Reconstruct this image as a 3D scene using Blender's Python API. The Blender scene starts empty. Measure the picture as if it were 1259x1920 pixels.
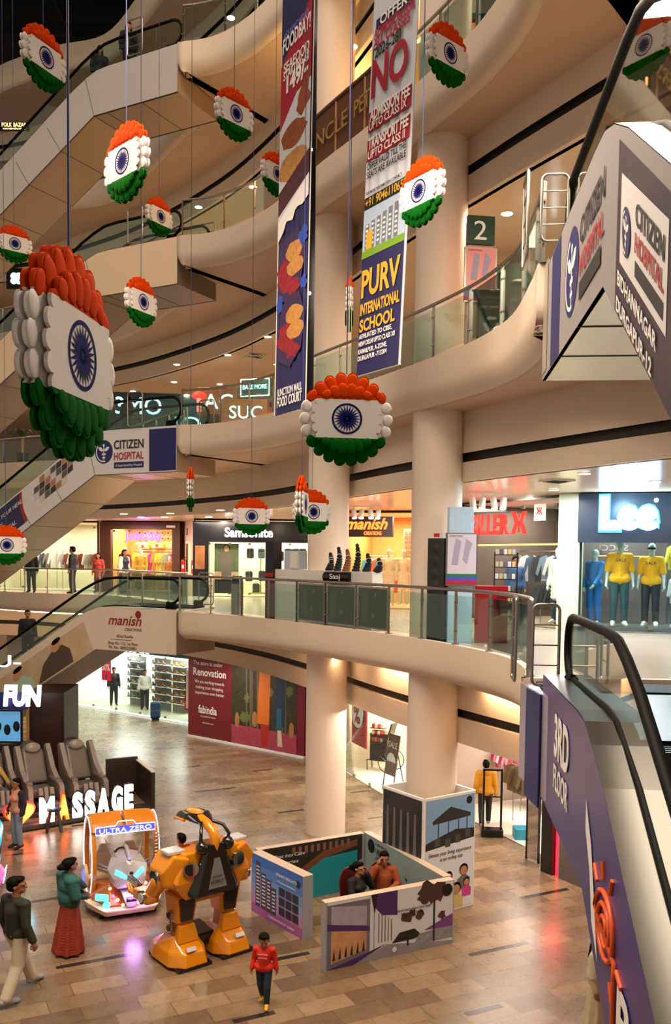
import bpy, bmesh, math, random
from mathutils import Vector as V, Matrix, Euler
random.seed(7)
scene = bpy.context.scene
COL = scene.collection
PI = math.pi

# ---------------------------------------------------------------- camera, world, exposure
FOC, PITCH, ROLL, HOR, EYE = 1700.0, math.radians(3.2), math.radians(0.7), 1048.0, 6.88
cam_d = bpy.data.cameras.new('camera'); cam = bpy.data.objects.new('camera', cam_d); COL.objects.link(cam)
scene.camera = cam
c_fwd = V((0, math.cos(PITCH), -math.sin(PITCH))); c_up0 = V((0, math.sin(PITCH), math.cos(PITCH))); c_rt0 = V((1, 0, 0))
c_rt = c_rt0 * math.cos(ROLL) + c_up0 * math.sin(ROLL); c_up = c_up0 * math.cos(ROLL) - c_rt0 * math.sin(ROLL)
CY0 = HOR + FOC * math.tan(PITCH) * math.cos(ROLL)
cam.matrix_world = Matrix(((c_rt.x, c_up.x, -c_fwd.x, 0), (c_rt.y, c_up.y, -c_fwd.y, 0), (c_rt.z, c_up.z, -c_fwd.z, EYE), (0, 0, 0, 1)))
cam_d.sensor_fit = 'VERTICAL'; cam_d.sensor_height = 36.0; cam_d.lens = FOC / 1920.0 * 36.0
cam_d.shift_x = 0.0; cam_d.shift_y = (CY0 - 960.0) / 1920.0
cam_d.clip_start = 0.1; cam_d.clip_end = 300
scene.view_settings.view_transform = 'Standard'; scene.view_settings.look = 'None'
scene.view_settings.gamma = 1.0; scene.view_settings.use_curve_mapping = False
scene.view_settings.exposure = 1.0
w = bpy.data.worlds.new('world'); scene.world = w; w.use_nodes = True
w.node_tree.nodes['Background'].inputs[0].default_value = (1.0, 0.80, 0.62, 1)
w.node_tree.nodes['Background'].inputs[1].default_value = 0.24
try:
    scene.cycles.max_bounces = 7; scene.cycles.transparent_max_bounces = 24
    scene.cycles.diffuse_bounces = 3; scene.cycles.glossy_bounces = 3
    scene.cycles.sample_clamp_indirect = 4.0; scene.cycles.caustics_reflective = False; scene.cycles.caustics_refractive = False
except Exception: pass
WARM = (1.0, 0.74, 0.50); NEUT = (1.0, 0.90, 0.78); COOL = (0.72, 0.90, 1.0)
def area(x, y, z, sx, sy, energy, color=WARM, rx=0, ry=0, rz=0, spread=PI):
    l = bpy.data.lights.new('area_lamp', 'AREA'); l.shape = 'RECTANGLE'; l.size = sx; l.size_y = sy; l.energy = energy; l.color = color; l.spread = spread
    o = bpy.data.objects.new('area_lamp', l); o.location = (x, y, z); o.rotation_euler = (rx, ry, rz); COL.objects.link(o); return o
def point(x, y, z, energy, color=WARM, r=0.1):
    l = bpy.data.lights.new('lamp_bulb', 'POINT'); l.energy = energy; l.color = color; l.shadow_soft_size = r
    o = bpy.data.objects.new('lamp_bulb', l); o.location = (x, y, z); COL.objects.link(o); return o
def at(px, py, z=None, Y=None):
    """a pixel of the photograph as a point of the place, on the level z or at the distance Y"""
    d = c_fwd + c_rt * ((px - 630) / FOC) - c_up * ((py - CY0) / FOC)
    t = (z - EYE) / d.z if z is not None else Y / d.y
    return V((0, 0, EYE)) + d * t

# ---------------------------------------------------------------- materials
MATS = {}
def mat(name, col, rough=0.5, metal=0.0, emit=None, es=0.0, noise=0.0, nscale=8.0, bump=0.0, coat=0.0, spec=0.5, alpha=None):
    if name in MATS: return MATS[name]
    m = bpy.data.materials.new(name); m.use_nodes = True; nt = m.node_tree; b = nt.nodes['Principled BSDF']
    b.inputs['Base Color'].default_value = (*col, 1); b.inputs['Roughness'].default_value = rough; b.inputs['Metallic'].default_value = metal
    b.inputs['Specular IOR Level'].default_value = spec
    if coat: b.inputs['Coat Weight'].default_value = coat; b.inputs['Coat Roughness'].default_value = 0.08
    if emit: b.inputs['Emission Color'].default_value = (*emit, 1); b.inputs['Emission Strength'].default_value = es
    if noise or bump:
        tc = nt.nodes.new('ShaderNodeTexCoord'); n = nt.nodes.new('ShaderNodeTexNoise'); n.inputs['Scale'].default_value = nscale; n.inputs['Detail'].default_value = 4
        nt.links.new(tc.outputs['Object'], n.inputs['Vector'])
        if noise:
            mx = nt.nodes.new('ShaderNodeMixRGB'); mx.inputs[1].default_value = (*[c * (1 - noise) for c in col], 1); mx.inputs[2].default_value = (*[min(1, c * (1 + noise)) for c in col], 1)
            nt.links.new(n.outputs['Fac'], mx.inputs[0]); nt.links.new(mx.outputs[0], b.inputs['Base Color'])
        if bump:
            bp = nt.nodes.new('ShaderNodeBump'); bp.inputs['Strength'].default_value = bump; bp.inputs['Distance'].default_value = 0.02
            nt.links.new(n.outputs['Fac'], bp.inputs['Height']); nt.links.new(bp.outputs[0], b.inputs['Normal'])
    MATS[name] = m; return m
def glass(name, tint=(0.9, 0.97, 0.95), refl=0.12, rough=0.02):
    if name in MATS: return MATS[name]
    m = bpy.data.materials.new(name); m.use_nodes = True; nt = m.node_tree
    for n in list(nt.nodes):
        if n.type != 'OUTPUT_MATERIAL': nt.nodes.remove(n)
    out = [n for n in nt.nodes if n.type == 'OUTPUT_MATERIAL'][0]
    t = nt.nodes.new('ShaderNodeBsdfTransparent'); t.inputs[0].default_value = (*tint, 1)
    g = nt.nodes.new('ShaderNodeBsdfGlossy'); g.inputs['Roughness'].default_value = rough; g.inputs[0].default_value = (0.9, 0.95, 0.95, 1)
    lw = nt.nodes.new('ShaderNodeLayerWeight'); lw.inputs[0].default_value = refl
    mp = nt.nodes.new('ShaderNodeMath'); mp.operation = 'MULTIPLY_ADD'; mp.inputs[1].default_value = 0.8; mp.inputs[2].default_value = refl * 0.35
    mx = nt.nodes.new('ShaderNodeMixShader')
    nt.links.new(lw.outputs['Fresnel'], mp.inputs[0]); nt.links.new(mp.outputs[0], mx.inputs[0]); nt.links.new(t.outputs[0], mx.inputs[1]); nt.links.new(g.outputs[0], mx.inputs[2]); nt.links.new(mx.outputs[0], out.inputs[0])
    MATS[name] = m; return m
def emis(name, col, s): return mat(name, tuple(min(1, c) for c in col), 0.5, emit=col, es=s)
def H(h):   # sRGB hex -> linear
    h = h.lstrip('#'); r = [int(h[i:i + 2], 16) / 255 for i in (0, 2, 4)]
    return tuple(c / 12.92 if c <= 0.04045 else ((c + 0.055) / 1.055) ** 2.4 for c in r)

# ---------------------------------------------------------------- mesh building
class MB:
    def __init__(s): s.v = []; s.f = []; s.m = []; s.sm = []; s.mats = []
    def mi(s, m):
        if m not in s.mats: s.mats.append(m)
        return s.mats.index(m)
    def add(s, vs, fs, m=None, smooth=False):
        b = len(s.v); k = s.mi(m); s.v += [V(p) for p in vs]
        for f in fs: s.f.append([b + i for i in f]); s.m.append(k); s.sm.append(smooth)
        return s
    def box(s, c, size, m=None, rz=0.0, R=None):
        x, y, z = [d / 2 for d in size]; R = R or Matrix.Rotation(rz, 3, 'Z'); c = V(c)
        vs = [c + R @ V(p) for p in [(-x, -y, -z), (x, -y, -z), (x, y, -z), (-x, y, -z), (-x, -y, z), (x, -y, z), (x, y, z), (-x, y, z)]]
        return s.add(vs, [(0, 3, 2, 1), (4, 5, 6, 7), (0, 1, 5, 4), (1, 2, 6, 5), (2, 3, 7, 6), (3, 0, 4, 7)], m)
    def bar(s, a, b, w, h, m=None, up=V((0, 0, 1))):
        a, b = V(a), V(b); d = (b - a).normalized(); sd = d.cross(V(up))
        if sd.length < 1e-4: sd = d.cross(V((0, 1, 0)))
        sd.normalize(); u = sd.cross(d).normalized(); vs = []
        for p in (a, b): vs += [p - sd * w / 2 - u * h / 2, p + sd * w / 2 - u * h / 2, p + sd * w / 2 + u * h / 2, p - sd * w / 2 + u * h / 2]
        return s.add(vs, [(0, 1, 2, 3), (7, 6, 5, 4), (0, 4, 5, 1), (1, 5, 6, 2), (2, 6, 7, 3), (3, 7, 4, 0)], m)
    def cyl(s, a, b, r0, r1=None, n=14, m=None, cap=True, smooth=True):
        r1 = r0 if r1 is None else r1; a, b = V(a), V(b); d = (b - a).normalized()
        t = V((1, 0, 0)) if abs(d.x) < 0.9 else V((0, 1, 0)); x = d.cross(t).normalized(); y = d.cross(x)
        vs = [a + (x * math.cos(2 * PI * i / n) + y * math.sin(2 * PI * i / n)) * r0 for i in range(n)] + [b + (x * math.cos(2 * PI * i / n) + y * math.sin(2 * PI * i / n)) * r1 for i in range(n)]
        s.add(vs, [(i, (i + 1) % n, n + (i + 1) % n, n + i) for i in range(n)], m, smooth)
        if cap: s.add(vs, [list(range(n))[::-1], list(range(n, 2 * n))], m)
        return s
    def tube(s, pts, r, n=8, m=None, closed=False, flat=1.0):
        pts = [V(p) for p in pts]; N = len(pts); vs = []; px = None
        for i, p in enumerate(pts):
            q0 = pts[(i - 1) % N] if (closed or i > 0) else p; q1 = pts[(i + 1) % N] if (closed or i < N - 1) else p
            d = (q1 - q0).normalized()
            if px is None:
                t = V((0, 0, 1)) if abs(d.z) < 0.9 else V((0, 1, 0)); x = d.cross(t).normalized()
            else: x = (px - d * px.dot(d)).normalized()
            px = x; y = d.cross(x)
            vs += [p + (x * math.cos(2 * PI * k / n) + y * flat * math.sin(2 * PI * k / n)) * r for k in range(n)]
        fs = []
        for i in range(N if closed else N - 1):
            j = (i + 1) % N
            for k in range(n): fs.append((i * n + k, i * n + (k + 1) % n, j * n + (k + 1) % n, j * n + k))
        s.add(vs, fs, m, True)
        if not closed: s.add(vs[:n] + vs[-n:], [list(range(n))[::-1], list(range(n, 2 * n))], m)
        return s
    def ell(s, c, r, m=None, R=None, nu=14, nv=9):
        c = V(c); R = R or Matrix.Identity(3); r = (r, r, r) if not hasattr(r, '__len__') else r
        vs = [c + R @ V((0, 0, -r[2]))]
        for j in range(1, nv):
            t = PI * j / nv - PI / 2
            for i in range(nu):
                a = 2 * PI * i / nu; vs.append(c + R @ V((r[0] * math.cos(t) * math.cos(a), r[1] * math.cos(t) * math.sin(a), r[2] * math.sin(t))))
        vs.append(c + R @ V((0, 0, r[2]))); L = len(vs) - 1; fs = []
        for i in range(nu):
            fs.append((0, 1 + (i + 1) % nu, 1 + i)); fs.append((L, L - nu + i, L - nu + (i + 1) % nu))
            for j in range(nv - 2): a = 1 + j * nu; fs.append((a + i, a + (i + 1) % nu, a + nu + (i + 1) % nu, a + nu + i))
        return s.add(vs, fs, m, True)
    def cap(s, a, b, r0, r1, m=None, n=12):
        a, b = V(a), V(b); s.cyl(a, b, r0, r1, n, m); s.ell(a, r0, m, nu=n, nv=8); s.ell(b, r1, m, nu=n, nv=8); return s
    def prism(s, poly, o, ux, uy, depth, m=None, side=None):
        """polygon (u,v) in the frame o,ux,uy, thick `depth` along ux x uy"""
        o, ux, uy = V(o), V(ux), V(uy); nn = ux.cross(uy).normalized(); n = len(poly)
        vs = [o + ux * u + uy * v for u, v in poly] + [o + ux * u + uy * v + nn * depth for u, v in poly]
        s.add(vs, [list(range(n))[::-1], list(range(n, 2 * n))], m)
        return s.add(vs, [(i, (i + 1) % n, n + (i + 1) % n, n + i) for i in range(n)], side or m)
    def strip(s, pts, z0, z1, m=None, smooth=False):     # a vertical wall along plan points
        n = len(pts); vs = [V((p[0], p[1], z0)) for p in pts] + [V((p[0], p[1], z1)) for p in pts]
        return s.add(vs, [(i, i + 1, n + i + 1, n + i) for i in range(n - 1)], m, smooth)
    def ribbon(s, A, B, m=None, smooth=False):
        n = len(A); return s.add([V(p) for p in A] + [V(p) for p in B], [(i, i + 1, n + i + 1, n + i) for i in range(n - 1)], m, smooth)
    def build(s, name, parent=None, bevel=0.0, seg=2, loc=None, subsurf=0, weld=False):
        me = bpy.data.meshes.new(name); me.from_pydata([tuple(p) for p in s.v], [], s.f)
        for m in s.mats: me.materials.append(m or mat('plain_plaster', (0.6, 0.55, 0.5), 0.6))
        for p, k, q in zip(me.polygons, s.m, s.sm): p.material_index = k; p.use_smooth = q
        me.validate(clean_customdata=False)
        o = bpy.data.objects.new(name, me); COL.objects.link(o)
        if weld:
            w_ = o.modifiers.new('weld', 'WELD'); w_.merge_threshold = 0.0005
        if bevel:
            b = o.modifiers.new('bevel', 'BEVEL'); b.width = bevel; b.segments = seg; b.limit_method = 'ANGLE'; b.angle_limit = 0.6
        if subsurf:
            b = o.modifiers.new('sub', 'SUBSURF'); b.levels = subsurf; b.render_levels = subsurf
        if parent: o.parent = parent
        if loc: o.location = loc
        return o
def thing(name, label, cat, loc=(0, 0, 0), rz=0.0, group=None):
    o = bpy.data.objects.new(name, None); COL.objects.link(o); o.empty_display_size = 0.1
    o.location = loc; o.rotation_euler = (0, 0, rz); o['label'] = label; o['category'] = cat
    if group: o['group'] = group
    return o
def tag(o, label, cat, group=None, kind=None):
    o['label'] = label; o['category'] = cat
    if group: o['group'] = group
    if kind: o['kind'] = kind
    return o
def struct(o): o['kind'] = 'structure'; return o
def dup(root, loc=None, rz=None, label=None, scale=None):
    r = root.copy(); COL.objects.link(r)
    if loc is not None: r.location = loc
    if rz is not None: r.rotation_euler = (0, 0, rz)
    if scale is not None: r.scale = (scale,) * 3 if not hasattr(scale, '__len__') else scale
    if label: r['label'] = label
    for ch in list(root.children):
        c = ch.copy(); COL.objects.link(c); c.parent = r
        for g in list(ch.children):
            d = g.copy(); COL.objects.link(d); d.parent = c
    return r
def text_mesh(s, o, ux, uy, size, m, name='lettering', parent=None, depth=0.004, width=None, align='LEFT', shear=0.0, bold=0.0, space=1.0, flipx=False, lift=0.004, line=1.0):
    cu = bpy.data.curves.new('t', 'FONT'); cu.body = s; cu.size = 1.0; cu.align_x = align; cu.extrude = 0.5; cu.shear = shear; cu.offset = bold; cu.resolution_u = 3; cu.space_character = space; cu.space_line = line
    ob = bpy.data.objects.new('t', cu); me = bpy.data.meshes.new_from_object(ob)
    bpy.data.objects.remove(ob); bpy.data.curves.remove(cu)
    ux, uy = V(ux).normalized(), V(uy).normalized(); n = ux.cross(uy).normalized()
    xs = [v.co.x for v in me.vertices] or [0]; w0 = max(xs) - min(xs); sx = size
    if width and w0 > 0: sx = width / w0
    x0 = 0
    if align == 'LEFT': x0 = min(xs)
    for v in me.vertices:
        x = (v.co.x - x0) * sx * (-1 if flipx else 1)
        v.co = V(o) + ux * x + uy * v.co.y * size + n * (lift + (v.co.z + 0.5) * depth)
    if flipx: me.flip_normals()
    me.name = name; me.materials.clear(); me.materials.append(m)
    q = bpy.data.objects.new(name, me); COL.objects.link(q)
    if parent: q.parent = parent
    return q
def smooth_curve(pts, n=6):
    pts = [V((*p, 0)) if len(p) == 2 else V(p) for p in pts]; out = []
    for i in range(len(pts) - 1):
        p0 = pts[max(i - 1, 0)]; p1 = pts[i]; p2 = pts[i + 1]; p3 = pts[min(i + 2, len(pts) - 1)]
        for k in range(n):
            t = k / n; out.append(0.5 * ((2 * p1) + (p2 - p0) * t + (2 * p0 - 5 * p1 + 4 * p2 - p3) * t * t + (3 * p1 - p0 - 3 * p2 + p3) * t ** 3))
    out.append(pts[-1]); return out
def resample(pts, step):
    out = [pts[0].copy()]; acc = 0.0
    for a, b in zip(pts, pts[1:]):
        L = (b - a).length; t = step - acc
        while t <= L: out.append(a + (b - a) * (t / L)); t += step
        acc = (acc + L) % step
    return out
def offs(pts, d):   # plan offset to the left of travel
    out = []
    for i, p in enumerate(pts):
        a = pts[max(i - 1, 0)]; b = pts[min(i + 1, len(pts) - 1)]; t = (b - a); t.z = 0; t.normalize(); out.append(p + V((-t.y, t.x, 0)) * d)
    return out
# ---------------------------------------------------------------- the setting
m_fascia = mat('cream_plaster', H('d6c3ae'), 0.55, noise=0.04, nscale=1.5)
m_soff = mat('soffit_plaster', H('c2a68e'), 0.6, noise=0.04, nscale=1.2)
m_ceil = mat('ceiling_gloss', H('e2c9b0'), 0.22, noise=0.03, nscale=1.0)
m_dark = mat('dark_slot', H('1d1714'), 0.6)
m_gfloor = None
def floor_material():
    m = bpy.data.materials.new('stone_tile_floor'); m.use_nodes = True; nt = m.node_tree; b = nt.nodes['Principled BSDF']
    tc = nt.nodes.new('ShaderNodeTexCoord'); mp = nt.nodes.new('ShaderNodeMapping'); mp.inputs['Rotation'].default_value = (0, 0, math.radians(-26.5))
    br = nt.nodes.new('ShaderNodeTexBrick'); br.offset = 0.5; br.inputs['Scale'].default_value = 1.0; br.inputs['Mortar Size'].default_value = 0.006
    br.inputs['Brick Width'].default_value = 0.86; br.inputs['Row Height'].default_value = 0.43
    br.inputs['Color1'].default_value = (*H('967e62'), 1); br.inputs['Color2'].default_value = (*H('6c5742'), 1); br.inputs['Mortar'].default_value = (*H('4c3f35'), 1)
    n = nt.nodes.new('ShaderNodeTexNoise'); n.inputs['Scale'].default_value = .7; n.inputs['Detail'].default_value = 8; n.inputs['Roughness'].default_value = 0.65
    n2 = nt.nodes.new('ShaderNodeTexNoise'); n2.inputs['Scale'].default_value = 5; n2.inputs['Detail'].default_value = 6
    cr = nt.nodes.new('ShaderNodeValToRGB'); cr.color_ramp.elements[0].position = 0.3; cr.color_ramp.elements[0].color = (0.78, 0.76, 0.74, 1); cr.color_ramp.elements[1].position = 0.72; cr.color_ramp.elements[1].color = (1.15, 1.13, 1.1, 1)
    cr2 = nt.nodes.new('ShaderNodeValToRGB'); cr2.color_ramp.elements[0].position = 0.35; cr2.color_ramp.elements[0].color = (0.9, 0.89, 0.88, 1); cr2.color_ramp.elements[1].position = 0.7; cr2.color_ramp.elements[1].color = (1.06, 1.06, 1.06, 1)
    m1 = nt.nodes.new('ShaderNodeMixRGB'); m1.blend_type = 'MULTIPLY'; m1.inputs[0].default_value = 1; m2 = nt.nodes.new('ShaderNodeMixRGB'); m2.blend_type = 'MULTIPLY'; m2.inputs[0].default_value = 1
    L = nt.links.new
    L(tc.outputs['Object'], mp.inputs[0]); L(mp.outputs[0], br.inputs['Vector']); L(tc.outputs['Object'], n.inputs['Vector']); L(tc.outputs['Object'], n2.inputs['Vector'])
    L(n.outputs['Fac'], cr.inputs[0]); L(n2.outputs['Fac'], cr2.inputs[0]); L(br.outputs['Color'], m1.inputs[1]); L(cr.outputs[0], m1.inputs[2]); L(m1.outputs[0], m2.inputs[1]); L(cr2.outputs[0], m2.inputs[2])
    L(m2.outputs[0], b.inputs['Base Color'])
    rr = nt.nodes.new('ShaderNodeMapRange'); rr.inputs[3].default_value = 0.22; rr.inputs[4].default_value = 0.34; L(n2.outputs['Fac'], rr.inputs[0]); L(rr.outputs[0], b.inputs['Roughness'])
    bp = nt.nodes.new('ShaderNodeBump'); bp.inputs['Strength'].default_value = 0.05; bp.inputs['Distance'].default_value = 0.004; L(n2.outputs['Fac'], bp.inputs['Height']); L(bp.outputs[0], b.inputs['Normal'])
    b.inputs['Specular IOR Level'].default_value = 0.55
    return m
m_gfloor = floor_material()
m_ufloor = mat('gallery_floor_stone', H('a89c8c'), 0.2, noise=0.15, nscale=0.8)
# ground floor plane and its dark inlaid strips
b = MB(); b.add([(-26, -4, 0), (16, -4, 0), (16, 50, 0), (-26, 50, 0)], [(0, 1, 2, 3)], m_gfloor); struct(b.build('floor'))
m_inlay = mat('dark_inlay_stone', H('2c2522'), 0.25)
IN = [(-4.07,26.27,1.27),(-1.48,24.2,.75),(-2.59,28.96,.64),(-4.98,29.35,.63),(-6.46,32.1,1.27),(-4.07,20.72,.8),(-5.97,17.67,1.25),(-4.6,14.79,1.27),(-.95,15.21,.63),(-1.45,13.1,.67),
      (3.87,18.19,1.24),(2.41,15.47,1.27),(2.05,13.4,.67),(.93,23.74,.63),(-7.5,20.42,.63),(-6.66,22.76,.6),(-7.6,30.2,1.2),(-9.2,33.5,.64),(-6.9,12.5,1.2),(-.2,11.6,1.2),(.5,26.4,.64)]
b = MB()
ga = math.radians(26.5); gx = V((math.cos(ga), math.sin(ga), 0)); gy = V((-math.sin(ga), math.cos(ga), 0))
for x, y, L_ in IN:
    o = V((x, y, 0.0015)); b.add([o - gy * .06, o + gx * L_ - gy * .06, o + gx * L_ + gy * .06, o + gy * .06], [(0, 1, 2, 3)], m_inlay)
struct(b.build('trim_1'))

# gallery edge curves (plan), left to right
EDGE_R = smooth_curve([(-4.62, 26.2), (-3.6, 25.9), (-2.65, 25.1), (-1.65, 23.7), (-.6, 21.6), (.45, 19.75), (1.2, 18.3), (2.05, 16.5), (2.42, 15.5), (2.66, 14.2), (2.6, 12.6), (2.52, 11.74)], 5)
EDGE_1 = smooth_curve([(-4.4, 25.3), (-3.4, 24.5), (-2.6, 23.8), (-1.3, 22.15), (-.3, 20.7), (.79, 19.0), (1.5, 17.7), (2.13, 16.3), (2.6, 14.9), (2.74, 13.9), (2.68, 12.7), (2.45, 11.74)], 5)
EDGE_L = smooth_curve([(-26, 41.0), (-17, 39.6), (-13.4, 37.4), (-11.1, 36.2), (-9.0, 35.4), (-7.2, 33.0), (-5.2, 29.8), (-3.9, 27.95)], 5)
BULK = smooth_curve([(-26, 44), (-15, 41.6), (-11, 39.0), (-7.5, 36.0), (-4.2, 32.0), (-2.3, 28.9), (-1.1, 26.4), (0, 23.8), (.9, 21.5), (1.6, 19.9), (2.4, 18.4), (3.3, 16.6), (4.6, 14.2), (5.6, 12.6), (7.5, 10.0)], 4)
BULK_B = [p + V((3.2, 3.6, 0)) for p in BULK]
RIGHT = [V((4.75, 11.74, 0)), V((4.9, 12.6, 0)), V((6.2, 11.4, 0)), V((9.5, 7.0, 0))]
def slab(k, z, edge, ceil_z, soff=0.78, strip_off=1.62):
    """one storey deck: fascia, soffit, bulkhead with its dark slot, ceiling below and floor above"""
    # outer line: left edge -> far landing corner -> near landing corner -> right edge
    outer = EDGE_L + [edge[0] if k > 0 else edge[0]] + edge[1:] + RIGHT
    low = offs(outer, 0.16)          # curls inwards at the bottom
    n = len(outer)
    b = MB()
    def lift(P, zz): return [V((p.x, p.y, zz)) for p in P]
    prof = [(0, .06), (0, -.2), (0, -.42), (.015, -.52), (.05, -.6), (.11, -soff + .08), (.2, -soff + .02), (.32, -soff)]
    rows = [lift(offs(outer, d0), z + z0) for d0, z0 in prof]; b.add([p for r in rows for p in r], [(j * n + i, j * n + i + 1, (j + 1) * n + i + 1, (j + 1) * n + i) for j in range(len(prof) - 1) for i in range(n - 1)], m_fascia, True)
    b.ribbon(lift(outer, z + .06), lift(offs(outer, .12), z + .06), m_fascia)
    b.ribbon(lift(offs(outer, .12), z + .06), lift(offs(outer, .12), z), m_fascia)
    o = b.build('wall_gallery_front'); struct(o)
    # soffit surface reaching back past the bulkhead
    b = MB(); far = [V((18, 7, 0)), V((18, 60, 0)), V((-28, 60, 0))]
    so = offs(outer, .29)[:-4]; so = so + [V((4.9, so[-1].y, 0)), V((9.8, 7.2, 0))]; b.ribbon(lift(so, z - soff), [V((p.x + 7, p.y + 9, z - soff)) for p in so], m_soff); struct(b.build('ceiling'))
    # bulkhead
    b = MB(); B0 = BULK
    zs = z - strip_off
    b.ribbon(lift(B0, z - soff), lift(B0, zs + .09), m_fascia, True); b.ribbon(lift(offs(B0, .12), zs + .10), lift(offs(B0, .12), zs - .10), m_dark, True)
    b.ribbon(lift(B0, zs + .09), lift(offs(B0, .13), zs + .09), m_dark); b.ribbon(lift(B0, zs - .09), lift(offs(B0, .13), zs - .09), m_fascia)
    b.ribbon(lift(B0, zs - .09), lift(B0, ceil_z), m_fascia, True); b.ribbon(lift(B0, ceil_z), lift(offs(B0, .2), ceil_z), m_fascia)
    struct(b.build('wall_bulkhead'))
    # inner ceiling behind the bulkhead
    b = MB(); ng = lift(offs(B0, .1) + [V((18, 10, 0)), V((18, 60, 0)), V((-28, 60, 0))], ceil_z); b.add(ng, [list(range(len(ng)))], m_ceil); struct(b.build('ceiling'))
    # floor
    b = MB(); ng = lift(offs(outer, .1) + far, z); b.add(ng, [list(range(len(ng)))], m_ufloor); struct(b.build('floor'))
ZF = [0, 5.3, 10.6, 15.9, 21.2, 26.5]
slab(1, 5.3, EDGE_1, 3.2, soff=.72, strip_off=1.5)
slab(2, 10.6, EDGE_R, 8.45, strip_off=1.68)
slab(3, 15.9, EDGE_R, 13.9, soff=.8, strip_off=1.4)
slab(4, 21.2, EDGE_R, 19.2, soff=.8, strip_off=1.4)
slab(5, 26.5, EDGE_R, 24.5, soff=.8, strip_off=1.4)
b = MB(); b.box((0, 12, 31), (60, 90, .3), mat('dark_roof', H('0c0d10'), .8)); struct(b.build('ceiling'))
b = MB()
for i in range(9): b.bar((-24, 10 + i * 4, 30.4), (12, 10 + i * 4, 30.4), .15, .5, mat('roof_truss', H('15161a'), .6))
for i in range(8): b.bar((-24 + i * 4, 8, 30.0), (-24 + i * 4, 44, 30.0), .12, .3, mat('roof_truss', H('15161a'), .6))
struct(b.build('trim_2'))
# round columns
m_col = mat('column_plaster', H('dccab8'), 0.5, noise=0.03, nscale=2)
for (x, y, lab) in ((-.2, 22.6, 'round cream column nearer the centre, behind the low exhibition enclosure'), (2.02, 18.4, 'round cream column rising out of the tall printed box')):
    b = MB(); b.cyl((0, 0, 0), (0, 0, 26), .51, n=40, m=m_col); o = b.build('round_column', loc=(x, y, 0)); tag(o, lab, 'column')
# closing walls far behind the shops (upper storeys)
m_wall = mat('warm_wall', H('c9ab90'), .6, noise=.05, nscale=1)
b = MB(); b.strip([(-30, 56), (-12, 54), (2, 46), (9, 40), (14, 28), (16, 16), (16, 0)], 0, 27, m_wall); struct(b.build('wall_back'))
# lights of the galleries: rows of ceiling lamps
m_disc = emis('lamp_disc', (1.0, .86, .68), 8.0)
m_rim = mat('lamp_rim', H('d8d2c8'), .4)
def downlight(x, y, z, lab, group, e=55, r=.085, col=WARM):
    t = thing('ceiling_light', lab, 'ceiling light', (x, y, z), 0, group)
    MB().cyl((0, 0, -.012), (0, 0, 0), r + .025, n=20, m=m_rim).build('rim', t)
    MB().cyl((0, 0, -.018), (0, 0, -.008), r, n=20, m=m_disc).build('diffuser', t)
    if e:
        l = area(x, y, z - .03, .16, .16, e, col)
# ---------------------------------------------------------------- main lamps of the place
WORLD_FILL = 1.0
area(-4, 14, 29.5, 10, 14, 1500, (1, .82, .66))                      # atrium roof lamps
area(-8, 24, 29.5, 6, 8, 120, (1, .82, .66))
area(-1.5, 5.0, 22.5, 5, 5, 200, (1, .84, .68))
# ceiling lamps seen in the photograph, at their place on each ceiling
for px, py in ((332, 683), (428, 665), (503, 631), (327, 716), (413, 720), (250, 733), (520, 683), (952, 400), (926, 511)):
    p = at(px, py, 13.9); downlight(p.x, p.y, 13.9, 'small round ceiling lamp over the second floor gallery', 'lamps of the second floor ceiling', 30 if p.x < 2 else 60, .11)
for px, py in ((233, 963), (265, 969), (309, 969), (320, 962), (392, 969), (414, 956)):
    p = at(px, py, 8.45); downlight(p.x, p.y, 8.45, 'small round ceiling lamp over the first floor shops', 'lamps of the first floor ceiling', 60, .13)
for px, py in ((1097, 887), (1230, 902), (1039, 918), (995, 938)):
    p = at(px, py, 8.45); downlight(p.x, p.y, 8.45, 'flat white ceiling lamp before the glowing jeans shop sign', 'lamps before the jeans shop', 45, .1, (.9, .95, 1))
for px, py in ((373, 388), (475, 350), (451, 422)):
    p = at(px, py, 19.2); downlight(p.x, p.y, 19.2, 'small round ceiling lamp over the third floor gallery', 'lamps of the third floor ceiling', 50, .12)
p = at(661, 87, 19.2); downlight(p.x, p.y, 19.2, 'bright ceiling lamp over the pancake counter of the third floor', 'lamp of the pancake counter', 40, .12)
p = at(434, 33, 24.5); downlight(p.x, p.y, 24.5, 'bright ceiling lamp behind the topmost glass railing', 'lamp of the top gallery', 30, .13)
# fill lamps added under each gallery ceiling, standing in for hidden downlights
for x, y in ((-14, 41), (-9, 38.5), (-5, 36), (-1.5, 32), (2.2, 25), (4.6, 19.5), (7, 15.5)):
    area(x, y, 8.3, 1.6, 1.6, 70, NEUT)
    area(x, y, 13.75, 1.6, 1.6, 62)
    area(x, y, 19.05, 1.6, 1.6, 55)
for x, y in ((-12, 37), (-8.5, 34.5), (-4.6, 31.5), (-1.5, 27.5), (1.3, 22.5), (3.6, 19.5), (5.6, 16.5)):
    area(x, y, 3.12, 2.2, 2.2, 55, NEUT)
# broad unseen lamps over the open atrium, set to wash the ground floor
for x, y in ((-5.5, 12), (0, 10), (4.5, 9)):
    area(x, y, 14.0, 5, 5, 460, (1, .80, .62))
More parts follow.
